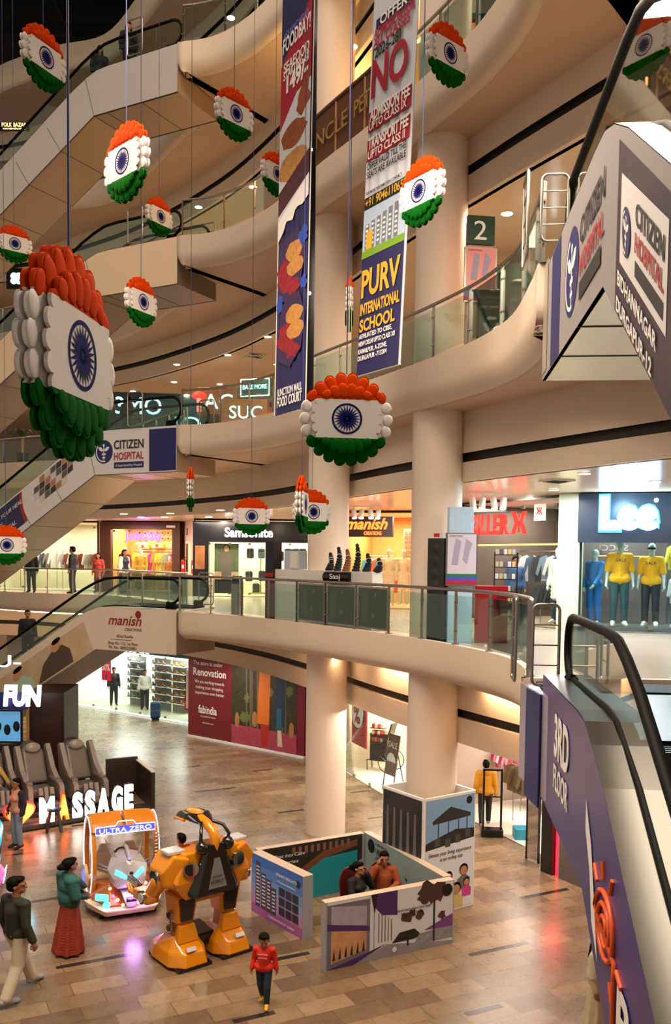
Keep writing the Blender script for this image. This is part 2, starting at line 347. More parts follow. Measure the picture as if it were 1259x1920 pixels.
# cove lamps under the first floor edge
m_cove = emis('cove_glow', (1.0, .66, .36), 5.0)
def cove(pts, z, lab):
    t = thing('cove_light', lab, 'cove light', (0, 0, 0), 0, 'warm cove lamps under the first floor')
    b = MB(); b.tube([V((p.x, p.y, z)) for p in pts], .025, 6, m_cove); b.build('tube_lamp', t)
    b = MB(); b.ribbon([V((p.x, p.y, z + .05)) for p in offs(pts, -.06)], [V((p.x, p.y, z + .05)) for p in offs(pts, .06)], m_rim); b.build('batten', t)
    for a, c in zip(pts[::3], pts[3::3]):
        m = (a + c) / 2; d = c - a
        area(m.x, m.y, z - .06, d.length, .05, 7, (1, .62, .32), rx=math.radians(35), rz=math.atan2(d.y, d.x))
EI = offs(EDGE_1, 1.0)
cove(EI[9:19], 4.5, 'warm cove lamp under the gallery beside the escalator end'); cove(EI[21:30], 4.5, 'warm cove lamp between the two round columns'); cove(EI[33:46], 4.5, 'warm cove lamp right of the round columns')
cove(offs(EDGE_L, 1.0)[5:20], 4.5, 'warm cove lamp at far left behind the escalators')

# ---------------------------------------------------------------- glass railings
m_steel = mat('brushed_steel', H('a39c94'), .28, 1.0, noise=.1, nscale=6)
m_steel_d = mat('dark_steel', H('5a4f47'), .35, 1.0)
m_glass = glass('railing_glass', (.82, .92, .88), .10)
m_clear = glass('clear_glass', (.93, .97, .96), .07)
def railing(pts, z, lab, step=1.25, name='glass_railing', post_mat=None, glass_mat=None, h=1.05, group=None, curb=.06, art=None):
    """posts, panes and handrail along the plan points"""
    P = resample(pts, step)
    if (pts[-1] - P[-1]).length > .25: P.append(pts[-1].copy())
    base = V((P[0].x, P[0].y, z)); t = thing(name, lab, 'railing', base, 0, group)
    pm = post_mat or m_steel; gm = glass_mat or m_glass
    L = lambda p, zz: V((p.x - base.x, p.y - base.y, zz))
    b = MB(); b.tube([L(p, h) for p in pts], .032, 10, m_steel); b.build('handrail', t)
    for i, p in enumerate(P):
        q = P[min(i + 1, len(P) - 1)] if i < len(P) - 1 else P[i]; r = P[i - 1] if i == len(P) - 1 else P[i]
        d = (q - r).normalized(); a = math.atan2(d.y, d.x); b = MB()
        b.box(L(p, h / 2 + curb / 2 - .02), (.02, .05, h - curb), pm, a); b.box(L(p, curb + .01), (.1, .1, .02), pm, a)
        for zz in (.3, .82): b.cyl(L(p, zz) - d * .06, L(p, zz) + d * .06, .014, n=8, m=m_steel)
        b.build('post', t)
    for p, q in zip(P, P[1:]):
        d = (q - p).normalized(); a = p + d * .05; c = q - d * .05; nn = V((-d.y, d.x, 0)) * .006
        b = MB(); vs = [L(a, .12) - nn, L(c, .12) - nn, L(c, .95) - nn, L(a, .95) - nn, L(a, .12) + nn, L(c, .12) + nn, L(c, .95) + nn, L(a, .95) + nn]
        b.add(vs, [(0, 1, 2, 3), (7, 6, 5, 4), (0, 4, 5, 1), (1, 5, 6, 2), (2, 6, 7, 3), (3, 7, 4, 0)], gm); b.build('glass_panel', t)
    return t
E1i = offs(EDGE_1, .06); ERi = offs(EDGE_R, .06); ELi = offs(EDGE_L, .06)
def arc(pts, x0, x1, y_min=None): return [p for p in pts if x0 <= p.x <= x1 and (y_min is None or p.y > y_min)]
railing(arc(E1i, -4.4, 9)[:-1], 5.3, 'long curved glass railing of the first floor, from the left escalators to the right one')
railing(arc(ELi, -18, -4.6), 5.3, 'far glass railing of the first floor behind the left escalators')
railing([V((4.75, 11.9, 0)), V((4.9, 12.6, 0)), V((6.2, 11.4, 0)), V((8, 9, 0))][::1], 5.3, 'glass railing right of the near escalator, in front of the jeans shop', post_mat=m_steel_d)
railing(arc(ERi, -4.5, 9), 10.6, 'curved glass railing of the second floor below the hanging banners')
railing(arc(ELi, -18, -4.6), 10.6, 'far glass railing of the second floor at the left edge')
railing(arc(ERi, -4.5, -.9), 15.9, 'curved glass railing of the third floor left of the banners', step=1.35)
railing(arc(ERi, 1.15, 9), 15.9, 'glass railing of the third floor right of the school banner')
railing(arc(ELi, -18, -4.6), 15.9, 'far glass railing of the third floor at the left edge')
railing(arc(ERi, -4.5, -.9), 21.2, 'topmost curved glass railing, above the fourth floor edge', step=1.35)
# ---------------------------------------------------------------- escalators
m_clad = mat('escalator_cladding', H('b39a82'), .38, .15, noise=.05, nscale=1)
m_clad_d = mat('escalator_cladding_dark', H('8a7765'), .4, .15)  # darker tone of the cladding, default for undersides
m_rubber = mat('black_rubber', H('060606'), .6, spec=.12)
m_seam = mat('panel_seam', H('3b3029'), .6)
m_wht = mat('white_banner', H('d8d6d6'), .45)
m_navy = mat('navy_print', H('10185c'), .5)
m_hred = mat('crimson_print', H('b0182a'), .5)
m_step = mat('escalator_step', H('3c3c3e'), .35, .8)
m_black = mat('black_paint', H('121212'), .45)
def escalator(lab, corner, heading, z, L1, run, slope, W, thick=1.27, side_mat=None, under_mat=None, steps=False, deck_up=.05, rail_in=.28, L_pre=0.0, seams=True, rail_r=.042):
    """corner: near-side end of the landing box; u runs down the stair, v to the far side"""
    h = V((heading[0], heading[1], 0)).normalized(); vv = V((h.y, -h.x, 0))
    if vv.y < 0 and abs(h.x) > .5: vv = -vv
    if abs(h.x) <= .5 and vv.x < 0: vv = -vv
    a = math.atan2(h.y, h.x); t = thing('escalator', lab, 'escalator', (corner[0], corner[1], z))
    def W3(u, v, zz): return h * u + vv * v + V((0, 0, zz))
    Lb = L1 + run; zb = -run * slope
    top = [(L_pre, deck_up)] + [(L1 - .9, deck_up), (L1 - .45, deck_up - .03), (L1 - .05, deck_up - .16)] + [(L1 + .5, deck_up - .5 * slope - .13)] + [(Lb, deck_up + zb - .13)]
    bot = [(L_pre, -thick), (L1 - .35, -thick), (Lb - .35, -thick + zb)]
    poly = top + bot[::-1]
    for nm, v0, v1 in (('side_panel', 0.0, .045), ('side_panel', W - .045, W)):
        b = MB(); n = len(poly)
        vs = [W3(u, v0, q) for u, q in poly] + [W3(u, v1, q) for u, q in poly]
        b.add(vs, [list(range(n)), list(range(n, 2 * n))[::-1]] + [(i, n + i, n + (i + 1) % n, (i + 1) % n) for i in range(n)], side_mat or m_clad); b.build(nm, t)
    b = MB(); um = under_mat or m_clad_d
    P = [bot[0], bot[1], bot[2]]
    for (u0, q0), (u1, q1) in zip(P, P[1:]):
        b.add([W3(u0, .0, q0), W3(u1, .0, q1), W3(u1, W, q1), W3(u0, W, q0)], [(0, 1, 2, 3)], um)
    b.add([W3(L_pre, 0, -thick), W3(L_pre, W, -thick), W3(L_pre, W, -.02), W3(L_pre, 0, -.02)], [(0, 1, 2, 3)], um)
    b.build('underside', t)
    if seams:
        b = MB(); k = 0
        us = [L_pre + 1.3, L_pre + 2.6, L1 - .35] + [L1 - .35 + 1.35 * i for i in range(1, int(run / 1.35))]
        for u in us:
            q = -thick if u <= L1 - .35 else -thick - (u - L1 + .35) * slope * run / (run)
            b.bar(W3(u, 0, q - .003), W3(u, W, q - .003), .018, .006, m_seam)
            if u > L1 - .36: b.bar(W3(u, -.003, q), W3(u + (.55 if u > L1 else .35), -.003, q + thick - (.16 if u > L1 else .05) - (.55 if u > L1 else .1) * slope), .015, .006, m_seam)
        b.bar(W3(L_pre, -.004, -thick), W3(L1 - .35, -.004, -thick), .012, .02, m_seam); b.bar(W3(L1 - .35, -.004, -thick), W3(Lb - .35, -.004, -thick + zb), .012, .02, m_seam)
        b.build('seams', t)
    # landing plate and inner decks
    b = MB(); b.add([W3(L_pre, .04, .0), W3(L1 - .6, .04, .0), W3(L1 - .6, W - .04, .0), W3(L_pre, W - .04, .0)], [(0, 1, 2, 3)], mat('comb_plate', H('6f6a66'), .3, .9)); b.build('landing_plate', t)
    for v0 in (.0, W - .42):
        b = MB()
        for (u0, q0), (u1, q1) in zip(top, top[1:]): b.add([W3(u0, v0, q0 + .012), W3(u1, v0, q1 + .012), W3(u1, v0 + .42, q1 + .012), W3(u0, v0 + .42, q0 + .012)], [(0, 1, 2, 3)], mat('deck_steel', H('5e5b56'), .34, 1.0))
        b.build('deck', t)
    # steps: flight of treads
    if steps:
        n = int(run / .4); b0 = None
        for i in range(n):
            u0 = L1 - .6 + i * .4; q0 = -(i + .2) * .4 * slope
            b = MB(); b.add([W3(u0, .43, q0 + .0), W3(u0 + .4, .43, q0), W3(u0 + .4, W - .43, q0), W3(u0, W - .43, q0), W3(u0 + .4, .43, q0 - .4 * slope), W3(u0 + .4, W - .43, q0 - .4 * slope)], [(0, 3, 2, 1), (1, 2, 5, 4)], m_step)
            for j in range(5): b.bar(W3(u0 + .04 + j * .08, .45, q0 + .006), W3(u0 + .04 + j * .08, W - .45, q0 + .006), .03, .012, m_step)
            b.build('step', t)
    else:
        b = MB(); n = int(run / .4)
        for i in range(n):
            u0 = L1 - .6 + i * .4; q0 = -(i + .2) * .4 * slope
            b.add([W3(u0, .43, q0), W3(u0 + .4, .43, q0), W3(u0 + .4, W - .43, q0), W3(u0, W - .43, q0), W3(u0 + .4, .43, q0 - .4 * slope), W3(u0 + .4, W - .43, q0 - .4 * slope)], [(0, 3, 2, 1), (1, 2, 5, 4)], m_step)
        b.build('step_band', t)
    # handrails with newel loop, glass balustrade under them
    hr = .93
    def rail_path():
        u0 = L_pre + .42; R = .36; pts = []
        for k in range(9):
            ang = PI * 1.35 - (PI * .85) * k / 8 if False else (-PI * .62 + (-PI * .38 - PI * .0)) + 0
        for k in range(10):
            ang = math.radians(-70 - 200 * k / 9.0)      # from lower front round the nose to the top
            pts.append((u0 + R * math.cos(ang), hr - R + R * math.sin(ang)))
        pts += [(L1 - 1.0, hr), (L1 - .5, hr - .04), (L1 - .1, hr - .17), (L1 + .4, hr - .4 * slope - .17), (Lb - .4, hr + zb + .4 * slope - .17)]
        return pts
    rp = rail_path()
    for v0 in (rail_in, W - rail_in):
        b = MB(); b.tube([W3(u, v0, q) for u, q in rp], rail_r, 12, m_rubber); b.build('handrail', t)
        gp = [(u, q - .04) for u, q in rp[2:]]; n = len(gp)
        lowp = []
        for u, q in gp[::-1]:
            dq = deck_up if u < L1 - .9 else (deck_up - .13 - max(0, (u - L1)) * slope if u > L1 - .1 else deck_up - .05)
            lowp.append((u, dq))
        poly2 = gp + [lowp[0]] + [(L1 + .5, deck_up - .5 * slope - .13), (L1 - .05, deck_up - .16), (L1 - .9, deck_up), (gp[0][0] + .15, deck_up)]
        b = MB(); nn = len(poly2); vs = [W3(u, v0 - .006, q) for u, q in poly2] + [W3(u, v0 + .006, q) for u, q in poly2]
        b.add(vs, [list(range(nn)), list(range(nn, 2 * nn))[::-1]], m_glass); b.build('glass_balustrade', t)
        b = MB(); b.tube([W3(u, v0, q) for u, q in [(L_pre + .2, deck_up + .02), (L1 - .9, deck_up + .02), (L1 - .4, deck_up - .03), (L1 + .5, deck_up - .5 * slope - .11), (Lb, deck_up + zb - .11)]], .035, 8, m_rubber); b.build('balustrade_skirt', t)
        b = MB(); b.box(W3(L_pre + .42, v0, .1), (.3, .14, .3), m_rubber, a); b.build('newel_base', t, bevel=.03)
    return t, W3, h, vv
def frame_gate(t, p, d, w_=.55, h0=.12, h1=1.1, name='guard_frame'):
    """rounded tubular guard frame next to an escalator newel"""
    p = V(p); d = V(d).normalized(); u = V((0, 0, 1)); r = .07
    pts = []
    for cx, cz, a0 in ((w_ - r, h1 - r, 0), (r, h1 - r, 90), (r, h0 + r, 180), (w_ - r, h0 + r, 270)):
        for k in range(4):
            q = math.radians(a0 + 30 * k); pts.append(p + d * (cx + r * math.cos(q)) + u * (cz + r * math.sin(q)))
    b = MB(); b.tube(pts, .02, 8, m_steel, closed=True)
    for k in range(1, 4): b.cyl(p + u * (h0 + (h1 - h0) * k / 4), p + d * w_ + u * (h0 + (h1 - h0) * k / 4), .01, n=6, m=m_steel)
    return b.build(name, t)
HL = (-.88, .47)
def_L = []
names = {1: 'lowest left escalator, clad with clothing portraits and a cream shop notice', 2: 'left escalator to the second floor with white hospital banner', 3: 'left escalator to the third floor with plain cream side panels', 4: 'topmost left escalator with metallic side panels and tan underside'}
sm = {1: mat('cream_print', H('d9c6b2'), .5), 2: m_wht, 3: mat('pale_cladding', H('efd3b0'), .4, noise=.03), 4: mat('metal_cladding', H('cfcac4'), .35, .3, noise=.05, nscale=2)}
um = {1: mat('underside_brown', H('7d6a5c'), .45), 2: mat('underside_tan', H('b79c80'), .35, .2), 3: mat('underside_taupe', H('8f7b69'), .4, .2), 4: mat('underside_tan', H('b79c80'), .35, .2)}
ESC = {}
for k in (1, 2, 3, 4):
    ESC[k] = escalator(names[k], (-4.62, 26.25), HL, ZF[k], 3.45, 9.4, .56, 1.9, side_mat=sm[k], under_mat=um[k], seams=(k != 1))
    t, W3, h, vv = ESC[k]
    frame_gate(t, W3(1.25, -.02, 0), h, .55); frame_gate(t, W3(.1, 1.95, 0), h, .55)
# right-hand pair
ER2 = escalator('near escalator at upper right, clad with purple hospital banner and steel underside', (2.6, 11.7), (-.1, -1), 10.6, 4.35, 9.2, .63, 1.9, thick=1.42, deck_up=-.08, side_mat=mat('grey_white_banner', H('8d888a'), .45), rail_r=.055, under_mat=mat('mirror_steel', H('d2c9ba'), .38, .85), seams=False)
ER1 = escalator('near escalator at lower right, purple banner side and glass balustrade', (2.60, 11.5), (-.11, -1), 5.3, 4.05, 9.2, .52, 1.9, thick=1.28, side_mat=mat('violet_banner', H('3a3474'), .3, noise=.35, nscale=1.2), steps=True, rail_r=.05, seams=False, deck_up=.2, L_pre=.5)

t, W3, h, vv = ER1
frame_gate(t, W3(.05, -.3, 0), -h, .45, .05, 1.12); frame_gate(t, W3(.35, -.12, 0), vv, .32, .05, 1.05)
t, W3, h, vv = ER2
frame_gate(t, W3(.2, -.25, 0), -h, .5, .05, 1.15); frame_gate(t, W3(.35, -.1, 0), vv, .32, .2, 1.0)
b = MB()
for u in (1.4, 2.7): b.bar(W3(u, 0, -1.425), W3(u, 1.9, -1.425), .015, .01, m_seam)
b.build('seams', t)

t, W3, h, vv = ER1; b = MB(); b.prism([(0, 0), (.75, 0), (.75, 1.9), (0, 1.9)][::-1], W3(-.25, 0, -.03), h, vv, .05, m_rubber); b.build('black_threshold', t)
# ---------------------------------------------------------------- tricolour paper rosettes hanging on cords
m_or = mat('saffron_paper', H('c03a06'), .9, spec=.05, noise=.12, nscale=9); m_pw = mat('white_paper', H('d8d2ce'), .7); m_gr = mat('green_paper', H('06520f'), .9, spec=.05, noise=.12, nscale=9)
m_chak = mat('navy_paper', H('0b1258'), .8, spec=.1); m_cord = mat('dark_cord', H('2a3570'), .6); m_cord2 = mat('grey_cord', H('6d645c'), .6)
def clip(poly, z0, keep_above):
    out = []
    for a, b_ in zip(poly, poly[1:] + poly[:1]):
        ia = (a[1] >= z0) == keep_above or a[1] == z0; ib = (b_[1] >= z0) == keep_above or b_[1] == z0
        if ia: out.append(a)
        if ia != ib: t = (z0 - a[1]) / (b_[1] - a[1]); out.append((a[0] + t * (b_[0] - a[0]), z0))
    return out
def rosette_meshes(R=.475):
    hb = .41 * R; n = 22
    def outline(r0): return [(r0 * (.88 + .12 * math.sqrt(abs(math.cos(n * a / 2)))) * math.cos(a), r0 * (.88 + .12 * math.sqrt(abs(math.cos(n * a / 2)))) * math.sin(a)) for a in [2 * PI * i / (n * 8) for i in range(n * 8)]]
    T = MB(); W_ = MB(); G = MB()
    for y, r0, th in ((-.065, .78 * R, .018), (-.03, R, .02), (.01, R, .02), (.047, .78 * R, .018)):
        pl = outline(r0)
        for mb, pp, m in ((T, clip(pl, hb, True), m_or), (W_, clip(clip(pl, hb, False), -hb, True), m_pw), (G, clip(pl, -hb, False), m_gr)):
            mb.prism(pp, (0, y + th, 0), (1, 0, 0), (0, 0, 1), th, m)
    for y, r0, k0 in ((-.066, .78 * R, 0), (-.031, R, 1), (.031, R, 1), (.066, .78 * R, 0)):
        for i in range(n):
            a = 2 * PI * (i + .0) / n; c, s_ = math.cos(a), math.sin(a)
            tip = r0 * .97; root = r0 * .34
            m = None
            if tip * s_ > hb * 1.18: mb, m, lim = T, m_or, 1
            elif tip * s_ < -hb * 1.18: mb, m, lim = G, m_gr, -1
            else: continue
            if abs(root * s_) < hb: root = (hb + .01) / abs(s_)
            if root > tip - .02: continue
            mid = (tip + root) / 2; Rm = Matrix.Rotation(-a, 3, 'Y')
            mb.ell((mid * c, y, mid * s_), ((tip - root) / 2 * 1.04, .008, r0 * PI / n * 1.0), m, Rm, nu=12, nv=6)
    # white scallops on the flanks
    for y in (-.03, .03):
        for i in range(n):
            a = 2 * PI * i / n
            if abs(R * .95 * math.sin(a)) < hb * .85: W_.ell((R * .9 * math.cos(a), y, R * .9 * math.sin(a)), (.055, .008, .062), m_pw, nu=10, nv=6)
    K = MB()
    for sg in (-1, 1):
        y = sg * .0675
        rr = .33 * R; N = 40
        for r_in, r_out in ((rr * .87, rr), (rr * 0, rr * .2)):
            vs = []; 
            for i in range(N):
                a = 2 * PI * i / N; vs += [(r_in * math.cos(a), y, r_in * math.sin(a)), (r_out * math.cos(a), y, r_out * math.sin(a))]
            K.add(vs, [(2 * i, 2 * i + 1, (2 * i + 3) % (2 * N), (2 * i + 2) % (2 * N)) for i in range(N)], m_chak)
        for i in range(24):
            a = 2 * PI * i / 24; d = V((math.cos(a), 0, math.sin(a))); p = V((-d.z, 0, d.x))
            K.add([V((0, y, 0)) + d * rr * .12 + p * rr * .035, V((0, y, 0)) + d * rr * .55 + p * rr * .06, V((0, y, 0)) + d * rr * .92, V((0, y, 0)) + d * rr * .55 - p * rr * .06, V((0, y, 0)) + d * rr * .12 - p * rr * .035], [(0, 1, 2, 3, 4)], m_chak)
    return T, W_, G, K
ros0 = None
def rosette(px, py, hpx, yaw, lab, blue=False):
    global ros0
    Y = FOC * .95 / hpx; p = at(px, py, Y=Y)
    if ros0 is None:
        t = thing('paper_rosette', lab, 'hanging ornament', p, math.radians(yaw), 'tricolour paper rosettes hanging in the atrium')
        for mb, nm in zip(rosette_meshes(), ('saffron_petals', 'white_band', 'green_petals', 'wheel_emblem')): mb.build(nm, t)
        MB().cyl((0, 0, .46), (0, 0, 26), .006, n=5, m=m_cord2, cap=False).build('cord', t)
        ros0 = t
    else:
        t = dup(ros0, p, math.radians(yaw), lab)
    for c in list(t.children):
        if c.name.startswith('cord'):
            me = c.data if t is ros0 else c.data.copy(); c.data = me; top = 29.5 - p.z
            for v in me.vertices:
                if v.co.z > 1: v.co.z = top
            if blue: me.materials[0] = m_cord
    # lean view direction so that yaw is measured against the line of sight
    t.rotation_euler = (0, 0, math.radians(yaw) - math.atan2(p.x, p.y)); return t
rosette(130, 668, 385, 66, 'largest tricolour paper rosette, hanging closest at the left', True)
rosette(82, 110, 112, 47, 'tricolour rosette in the dark top left corner', False)
rosette(238, 305, 142, -58, 'narrow tricolour rosette under the topmost escalator landing, turned to the left', True)
rosette(440, 215, 92, 42, 'tricolour rosette just left of the food court banner top, below the fourth floor')
rosette(517, 327, 78, 50, 'tricolour rosette overlapping the left edge of the food court banner')
rosette(299, 407, 70, 48, 'small tricolour rosette before the third floor escalator newel')
rosette(27, 458, 68, 22, 'tricolour rosette cut by the left edge, above the largest rosette')
rosette(265, 567, 90, 52, 'tricolour rosette under the third floor escalator landing')
rosette(792, 360, 124, -50, 'tricolour rosette right of the school banner, left of the green number board')
rosette(840, 103, 110, 48, 'tricolour rosette at the top right beside the school banner')
rosette(650, 787, 172, 8, 'tricolour rosette facing straight ahead in the middle, below the banners')
rosette(358, 918, 84, 88, 'tricolour rosette seen edge-on below the blue end of the hospital banner')
rosette(472, 968, 72, 12, 'tricolour rosette covering the middle of the luggage shop sign')
rosette(567, 946, 108, 82, 'tricolour rosette seen edge-on left of its frontal neighbour by the column')
rosette(586, 960, 84, 32, 'tricolour rosette partly hidden by an edge-on one, right of the luggage shop sign')
rosette(12, 1022, 76, 15, 'tricolour rosette cut by the left edge, before the violet banner')
rosette(656, 570, 100, 90, 'thin edge-on tricolour rosette between the two hanging banners', True)
# ---------------------------------------------------------------- printed boards: helper for flat pictures
def board_frame(o, ux, uy):
    o, ux, uy = V(o), V(ux), V(uy); n = ux.cross(uy).normalized(); return o, ux, uy, n
class Art:
    """shapes of a printed picture in u,v (0..1) on a frame; each colour sits a little proud of the last"""
    def __init__(s, o, ux, uy, parent): s.o, s.ux, s.uy, s.n = board_frame(o, ux, uy); s.par = parent; s.k = 1; s.mb = MB(); s.asp = s.ux.length / s.uy.length
    def pt(s, u, v, k=None): return s.o + s.ux * u + s.uy * v + s.n * (.0015 * (k if k is not None else s.k))
    def poly(s, pts, m): s.mb.add([s.pt(u, v) for u, v in pts], [list(range(len(pts)))], m); s.k += .12; return s
    def rect(s, u0, v0, u1, v1, m): return s.poly([(u0, v0), (u1, v0), (u1, v1), (u0, v1)], m)
    def disc(s, u, v, ru, m, n=18, rv=None, jit=0.0):
        rv = rv or ru * s.asp; rnd = random.Random(int(u * 999 + v * 777)); pts = []
        for i in range(n):
            j = 1 + rnd.uniform(-jit, jit); pts.append((u + ru * j * math.cos(2 * PI * i / n), v + rv * j * math.sin(2 * PI * i / n)))
        return s.poly(pts, m)
    def done(s, name='printed_picture'):
        o = s.mb.build(name, s.par); s.mb = MB(); return o
    def text(s, txt, u, v, size, m, width=None, name='lettering', align='LEFT', **kw):
        s.k += .4
        return text_mesh(txt, s.pt(u, v), s.ux, s.uy, size, m, name, s.par, depth=.002, width=(width * s.ux.length if width else None), align=align, lift=.001, **kw)
    def figure(s, u, v, h, skin, top, bottom, hair):   # small printed standing figure, base centre (u,v), height h in v
        w_ = h / s.asp
        s.poly([(u - .11 * w_, v), (u - .02 * w_, v), (u, v + .45 * h), (u - .12 * w_, v + .5 * h)], bottom); s.poly([(u + .02 * w_, v), (u + .11 * w_, v), (u + .12 * w_, v + .5 * h), (u, v + .45 * h)], bottom)
        s.poly([(u - .12 * w_, v + .42 * h), (u + .12 * w_, v + .42 * h), (u + .18 * w_, v + .8 * h), (u + .06 * w_, v + .85 * h), (u - .06 * w_, v + .85 * h), (u - .18 * w_, v + .8 * h)], top)
        s.disc(u, v + .93 * h, .08 * w_, hair, rv=.08 * h); s.disc(u, v + .915 * h, .06 * w_, skin, rv=.07 * h); return s
m_red = mat('print_red', H('a00c28'), .5); m_prn_w = mat('print_white', H('e9e6e2'), .5); m_prn_k = mat('print_black', H('15151a'), .5)
m_yel = mat('print_yellow', H('d0a42c'), .5); m_purp = mat('print_purple', H('1e1a4e'), .5); m_bgrey = mat('banner_cloth', H('c9cdd6'), .6)
m_fry = mat('fried_crust', H('8c4314'), .6, noise=.85, nscale=16); m_fry2 = mat('fried_gold', H('b98240'), .6, noise=.6, nscale=14); m_food = mat('food_red', H('8a1420'), .6, noise=.9, nscale=14); m_blue2 = mat('print_blue', H('2448a8'), .5, noise=.3, nscale=10)
# ---- food court banner
Wb = 1.2; yb = math.radians(60)
pb = at(544, 772, Y=16.3); ztop = 17.0
hb_ = ztop - pb.z
ux = V((math.cos(yb), -math.sin(yb), 0)); uyv = V((.012, 0, 1)); o = -ux * Wb / 2
t = thing('hanging_banner', 'long dark blue food court banner with fried food pictures, left of the school banner', 'banner', pb, 0)
b = MB(); N = 24; A_ = [o + ux * Wb * i / N + V((-ux.y, ux.x, 0)) * .012 * math.sin(i * 1.7) for i in range(N + 1)]
b.ribbon([p for p in A_], [p + uyv * hb_ for p in A_], m_purp, True); b.ribbon([p + V((-ux.y, ux.x, 0)) * .01 for p in A_], [p + uyv * hb_ + V((-ux.y, ux.x, 0)) * .01 for p in A_], m_purp, True); b.build('cloth', t)
b = MB()
for u in (0, Wb): b.cyl(o + ux * u, o + ux * u + uyv * hb_, .012, n=6, m=m_rim)
b.build('hem_rod', t)
art = Art(o - V((-ux.y, ux.x, 0)) * .02, ux * Wb, uyv * hb_, t)
S = lambda py: (at(544, py, Y=16.3).z - pb.z) / hb_
art.rect(.02, S(60), .98, 1, mat('print_indigo', H('15174a'), .5)); art.poly([(.02, S(225)), (.02, S(100)), (.98, S(18)), (.98, S(170)), (.55, S(175))], m_red)
art.poly([(.02, S(420)), (.02, S(225)), (.55, S(175)), (.98, S(170)), (.98, S(380))], m_bgrey)
art.disc(.75, S(200), .2, m_fry, rv=.03, jit=.2); art.poly([(.6, S(225)), (.68, S(175)), (.95, S(150)), (.9, S(195))], m_fry); art.disc(.48, S(250), .42, m_fry, rv=.028, jit=.15)
art.disc(.5, S(310), .45, m_fry2, rv=.035, jit=.15); art.disc(.3, S(300), .25, m_fry2, rv=.02, jit=.2); art.poly([(.02, S(390)), (.02, S(345)), (.98, S(300)), (.98, S(345))], mat('print_maroon', H('4a1a28'), .5))
art.poly([(.02, S(440)), (.02, S(400)), (.98, S(345)), (.98, S(385)), (.8, S(395)), (.6, S(392)), (.5, S(412)), (.3, S(408)), (.2, S(425))], m_prn_w)
for (cx, cy) in ((.45, 500), (.5, 620)):
    art.poly([(cx - .4, S(cy + 50)), (cx - .3, S(cy - 55)), (cx + .25, S(cy - 70)), (cx + .45, S(cy - 20)), (cx + .35, S(cy + 40)), (cx, S(cy + 68))], mat('tray_dark', H('35204a'), .4))
    art.disc(cx - .15, S(cy + 10), .26, m_food, rv=.035, jit=.2); art.disc(cx + .12, S(cy - 28), .27, m_fry2, rv=.022, jit=.08); art.disc(cx + .16, S(cy + 2), .27, m_fry2, rv=.02, jit=.08); art.disc(cx + .1, S(cy + 38), .22, m_food, rv=.016, jit=.25)
art.disc(.85, S(455), .14, m_blue2, rv=.02, jit=.3); art.disc(.12, S(560), .1, m_blue2, rv=.02, jit=.3); art.disc(.88, S(540), .1, m_blue2, rv=.015, jit=.3)
art.done()
art.text('#SEAWONDAY', .1, S(52), .16, mat('print_violet', H('7c7cc0'), .5), .8); art.text('FOODBAY!', .08, S(78), .36, m_prn_w, .86, bold=.02); art.text('SEAFOOD', .12, S(118), .24, m_prn_w, .8, bold=.02); art.text('STARTING @', .12, S(132), .2, m_prn_w, .8, bold=.02)
art.text('149/-', .22, S(160), .4, m_prn_w, .68, bold=.04); art.text('JUNCTION MALL', .12, S(738), .19, m_prn_w, .8, bold=.01); art.text('FOOD COURT', .12, S(758), .24, m_prn_w, .8, bold=.02)
# ---- school banner
yb = math.radians(57); Y2 = 15.2; pb = at(709, 695, Y=Y2); hb_ = 17.2 - pb.z; Wb = 1.25
ux = V((math.cos(yb), -math.sin(yb), 0)); uyv = V((.035, 0, 1)); o = -ux * Wb / 2; nb = V((-ux.y, ux.x, 0))
t = thing('hanging_banner', 'long school admission banner, white and red above purple, hanging right of the food court one', 'banner', pb, 0)
b = MB(); A_ = [o + ux * Wb * i / N + nb * .015 * math.sin(i * 1.3) for i in range(N + 1)]
b.ribbon(A_, [p + uyv * hb_ for p in A_], m_bgrey, True); b.ribbon([p + nb * .01 for p in A_], [p + nb * .01 + uyv * hb_ for p in A_], m_bgrey, True); b.build('cloth', t)
b = MB(); b.cyl(o, o + ux * Wb, .014, n=6, m=m_rim); b.build('hem_rod', t)
art = Art(o - nb * .022, ux * Wb, uyv * hb_, t)
S = lambda py: (at(709, py, Y=Y2).z - pb.z) / hb_
def band(y0, y1, m, u0=.03, u1=.97): art.rect(u0, S(y1), u1, S(y0), m)
band(10, 30, mat('print_indigo', H('15174a'), .5), .1, .9); band(186, 226, m_red); band(240, 282, m_red)
band(352, 376, m_prn_k, .03, .97); band(470, 694, m_purp); art.rect(.03, S(470), .97, S(376), mat('print_sky', H('a9bcd2'), .5))
for i in range(6): art.rect(.08 + i * .13, S(455), .17 + i * .13, S(405 - 3 * i), mat('print_building', H('6f7078'), .5, noise=.4, nscale=8)); 
for i in range(5):
    for j in range(6): art.rect(.1 + j * .13, S(447 - i * 9), .15 + j * .13, S(443 - i * 9), m_prn_w)
art.rect(.12, S(455), .26, S(420), m_yel); art.rect(.03, S(470), .97, S(456), mat('print_grass', H('6f9a1e'), .5)); art.done()
art.text('OFFER', .2, S(27), .22, m_prn_w, .6, bold=.02)
